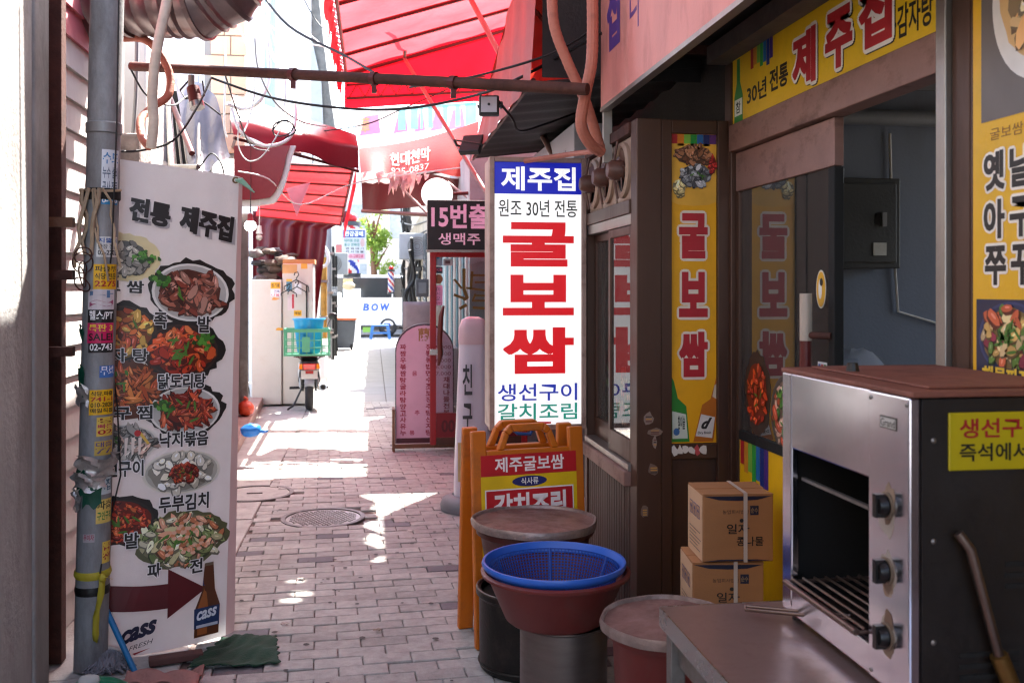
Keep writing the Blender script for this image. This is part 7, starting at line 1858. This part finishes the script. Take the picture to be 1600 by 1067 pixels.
pr.rect(VX(567), VZ(519), VX(584), VZ(511), '#6a9a38', 1); pr.poly([(VX(597), VZ(509)), (VX(611), VZ(509)), (VX(609), VZ(505)), (VX(600), VZ(505))], '#1c3a90', 1); pr.build('lettering', PRINT, vn)
b = MB(); b.box(-3.0, 2.3, VY + .02, VY + 1.7, .22, .349); b.build('sill', M_black, vn)
for x in (VX(606), -2.2):
    b = MB(); b.torus((x, VY + .08, .33), .24, .09, 26, 10, Matrix.Rotation(R(90), 4, 'X')); wv = b.build('wheel', M_rubber, vn, smooth=50)
    b = MB(); b.lathe([(.001, 0), (.19, .0), (.20, .03)], (x, VY + .03, .33), 20, Matrix.Rotation(R(90), 4, 'X')); b.build('hub', M_steel2, wv)
# houses across the street
hs2 = thing('street_house', 'bright pale building across the street beyond the van', 'building', (0, 46, 0))
b = MB(); b.box(-14, 3, 46, 52, 0, 8); b.build('wall', M_white, hs2)
for i in range(5):
    for j in range(2): b = MB(); b.box(-8 + i * 2.2, -6.9 + i * 2.2, 45.96, 45.99, 1.2 + j * 2.8, 2.8 + j * 2.8); b.build('window', mat('pale_window', '#9aa6ae', .2), hs2)
b = MB(); b.box(-3.2, -1.2, 45.93, 45.955, 2.9, 3.7); b.build('shop_sign', mat('red_shop_sign', '#b86a68', .5), hs2)
bl2 = thing('side_block', 'cream building on the right side of the street end', 'building', (4, 36, 0))
b = MB(); b.box(1.35, 9, 36.5, 44, 0, 7); b.build('wall', MATS['beige_wall'], bl2); b = MB(); b.box(2, 3, 36.45, 36.49, 2.2, 3.4); b.build('window', MATS['pale_window'], bl2)

def tree(name, label, x, y, h, r, seed, n=2600):
    t = thing(name, label, 'tree', (x, y, 0)); rg_ = random.Random(seed)
    b = MB(); b.tube([(x, y, 0), (x + .05, y, h * .3), (x - .05, y + .05, h * .6), (x, y, h * .8)], [.17, .14, .1, .05], 10); b.build('trunk', M_wood, t, smooth=50)
    for k in range(6):
        a = k * 1.05; b = MB(); b.tube([(x, y, h * (.42 + .05 * k)), (x + r * .5 * math.cos(a), y + r * .5 * math.sin(a), h * (.55 + .05 * k)), (x + r * .85 * math.cos(a), y + r * .85 * math.sin(a), h * (.62 + .05 * k))], [.06, .04, .015], 6); b.build('limb', M_wood, t, smooth=50)
    b = MB(); cl = [(rg_.gauss(0, r * .42), rg_.gauss(0, r * .42), h * .68 + rg_.gauss(0, h * .13)) for _ in range(26)]
    for i in range(n):
        c = rg_.choice(cl); p_ = Vector((x + c[0] + rg_.gauss(0, r * .17), y + c[1] + rg_.gauss(0, r * .17), c[2] + rg_.gauss(0, r * .15)))
        s = rg_.uniform(.05, .11); d1_ = Vector((rg_.gauss(0, 1), rg_.gauss(0, 1), rg_.gauss(0, 1))).normalized(); d2_ = d1_.orthogonal().normalized()
        b.add([p_ - d1_ * s, p_ + d2_ * s * .45, p_ + d1_ * s, p_ - d2_ * s * .45], [(0, 1, 2, 3)])
    tag(b.build('crown', mat('spring_leaves', '#7d9a45', .6, var=.3, scale=3, transl=.5, tcol='#b4cc60', bump=0), t), kind='stuff')
p_ = atY(588, 500, 38.5); tree('street_tree', 'light green leafy tree beyond the van', p_.x - .1, 38.5, 5.4, .7, 4, 1900)
# ================================================================ far-end clutter
def vpipe(name, label, cat, px, py0, py1, d, r, m):
    t = thing(name, label, cat, tuple(at(px, py1, d)))
    b = MB(); b.cyl(at(px, py1, d), at(px, py0, d), r, seg=12); b.build('pipe', m, t, smooth=40)
    for k in range(3):
        q = at(px, py1, d).lerp(at(px, py0, d), .2 + .3 * k); b = MB(); b.box(q.x - r * 1.4, q.x + r * 1.4, q.y - r * 1.3, q.y + r * 1.3, q.z - .02, q.z + .02); b.build('clip', M_steel2, t)
    return t
vpipe('drain_pipe', 'black drain pipe on the corner left of the wheelie bin', 'pipe', 520, 385, 562, 17.5, .035, M_black)
vpipe('drain_pipe', 'second, thinner black pipe right of the corner pipe', 'pipe', 525, 400, 556, 18.2, .025, M_black)
vpipe('marker_post', 'yellow and brown post beside the motorcycle mirror', 'post', 506, 402, 590, 15.4, .05, mat('ochre_post', '#a87a2c', .6, var=.25, scale=12, dirt=.4))
vpipe('downpipe', 'pale grey downpipe behind the yellow post', 'pipe', 513, 355, 560, 16.0, .06, M_galv)
cable('white flexible conduit bulging out by the yellow post', [(497, 380, 15), (508, 388, 15), (513, 402, 15), (510, 414, 15), (499, 418, 15)], .03, M_wcable, 'conduit', 'hose')
def unit(label, px, py, d, w, h, dp=.25):
    c = at(px, py, d); t = thing('outdoor_unit', label, 'air conditioner', tuple(c))
    b = MB(); b.box(c.x - w / 2, c.x + w / 2, c.y, c.y + dp, c.z - h / 2, c.z + h / 2); b.build('case', mat('ac_white', '#a9acab', .5, var=.1, dirt=.3), t, bevel=.012)
    b = MB(); b.lathe([(.001, -.006), (h * .36, -.006), (h * .40, 0)], c, 22, Matrix.Rotation(R(90), 4, 'X')); gr = b.build('fan_opening', M_dark, t)
    for k in range(4):
        b = MB(); b.torus(c + Vector((0, -.012, 0)), h * (.10 + .085 * k), .006, 20, 5, Matrix.Rotation(R(90), 4, 'X')); b.build('guard_ring', M_steel2, gr)
    return t
unit('grey air conditioner on brackets above the wheelie bin', 521, 412, 18.5, .55, .42)
unit('weathered air conditioner among the cables on the far right wall', 652, 385, 16.5, .62, .45)
def plaque(name, label, cat, px0, py0, px1, py1, d, col, txt, tcol):
    a = at(px0, py1, d); c = at(px1, py0, d); t = thing(name, label, cat, tuple(a)); w = c.x - a.x; h = c.z - a.z
    b = MB(); b.box(a.x, c.x, a.y, a.y + .05, a.z, c.z); b.build('board', mat('plaque_' + col[1:], col, .5, var=.06), t, bevel=.004)
    pr = PB(Panel((a.x, a.y - .002, a.z), (1, 0, 0), (0, 0, 1))); pr.text(txt, w * .12, h * .3, w * .88, h * .72, tcol, 1, .02); pr.build('lettering', PRINT, t)
plaque('wall_plaque', 'small grey plaque below the air conditioner at the far left', 'plaque', 514, 448, 527, 462, 17.3, '#7d8488', '전화', '#e0e0e0')
plaque('round_lantern_board', 'cream lantern board under the upper barber pole', 'sign', 536, 436, 551, 450, 20.5, '#d9c49a', '주', '#5a3a20')
b = MB()
c = at(545, 447, 20.0); b.sphere(c, .13, 14, 8, (1, .8, .7)); tag(b.build('paper_lantern', mat('cream_lantern', '#e2d3b0', .6, var=.08), smooth=60), 'cream paper lantern hanging below the upper barber pole', 'lantern')
rgs = random.Random(55)
for k in range(7):
    y0_ = 335 + k * 14
    cable(('highest thin wire', 'second highest thin wire', 'third thin wire from the top', 'middle thin wire', 'third lowest thin wire', 'second lowest thin wire', 'lowest thin wire')[k] + ' strung from the utility pole to the right wall', [(632, y0_, 24), (645, y0_ + 2 + rgs.uniform(0, 5), 20), (668, y0_ - 6 + rgs.uniform(-6, 6), 15.5)], .014)
# chewing-gum spots and grit trodden into the paving
b = MB(); rgs = random.Random(90)
for k in range(90):
    x = rgs.uniform(-.75, .75); y = rgs.uniform(3.9, 9.0); r = rgs.uniform(.006, .016)
    b.add([(x + r * math.cos(t) * rgs.uniform(.8, 1.1), y + r * math.sin(t) * rgs.uniform(.8, 1.1), .0045) for t in [i * math.pi / 4 for i in range(8)]], [tuple(range(8))])
tag(b.build('gum_spots', mat('trodden_gum', '#4a4644', .85, var=.2), bed), kind='stuff')
# a few scraps of litter
for k, (px, py, col, lab) in enumerate([(470, 905, '#b8b0a8', 'small pale paper scrap on the pavers left of the alley centre'), (590, 985, '#8a7a6a', 'brown leaf-like scrap on the pavers in the near foreground'), (640, 830, '#c4bcb4', 'white paper scrap on the pavers near the orange sign board'), (445, 975, '#a89a90', 'crumpled scrap beside the green mat')]):
    q = atZ(px, py, .004); rq = random.Random(k)
    b = MB(); b.sheet(lambda u, v: (q.x + .03 * (u - .5) + .006 * math.sin(v * 7 + k), q.y + .025 * (v - .5) + .005 * math.sin(u * 5), .006 + .006 * abs(math.sin(u * 4 + v * 5 + k))), 6, 5)
    tag(b.build('litter', mat('litter_%d' % k, col, .8), smooth=60, solid=.001), lab, 'litter')
# extra loops of wire above the maroon awning
cable('white wire loop in front of the tiled column', [(372, 40, 7.3), (392, 90, 7.3), (398, 140, 7.3), (388, 190, 7.3), (376, 214, 7.2)], .007, M_wcable)
cable('second white wire loop right of the tiled column', [(408, -10, 7.5), (430, 70, 7.5), (446, 130, 7.5), (440, 180, 7.5), (420, 196, 7.4)], .006, M_wcable)
cable('grey wire slung from the duct towards the maroon awning', [(398, 60, 7.0), (404, 110, 7.1), (430, 160, 7.3), (470, 190, 7.6), (510, 198, 8.4)], .007, M_galv)
cable('thin black wire from the rusty pipe to the round sign', [(352, 118, 5.5), (372, 180, 6.2), (392, 228, 7.2), (420, 236, 7.9)], .005)
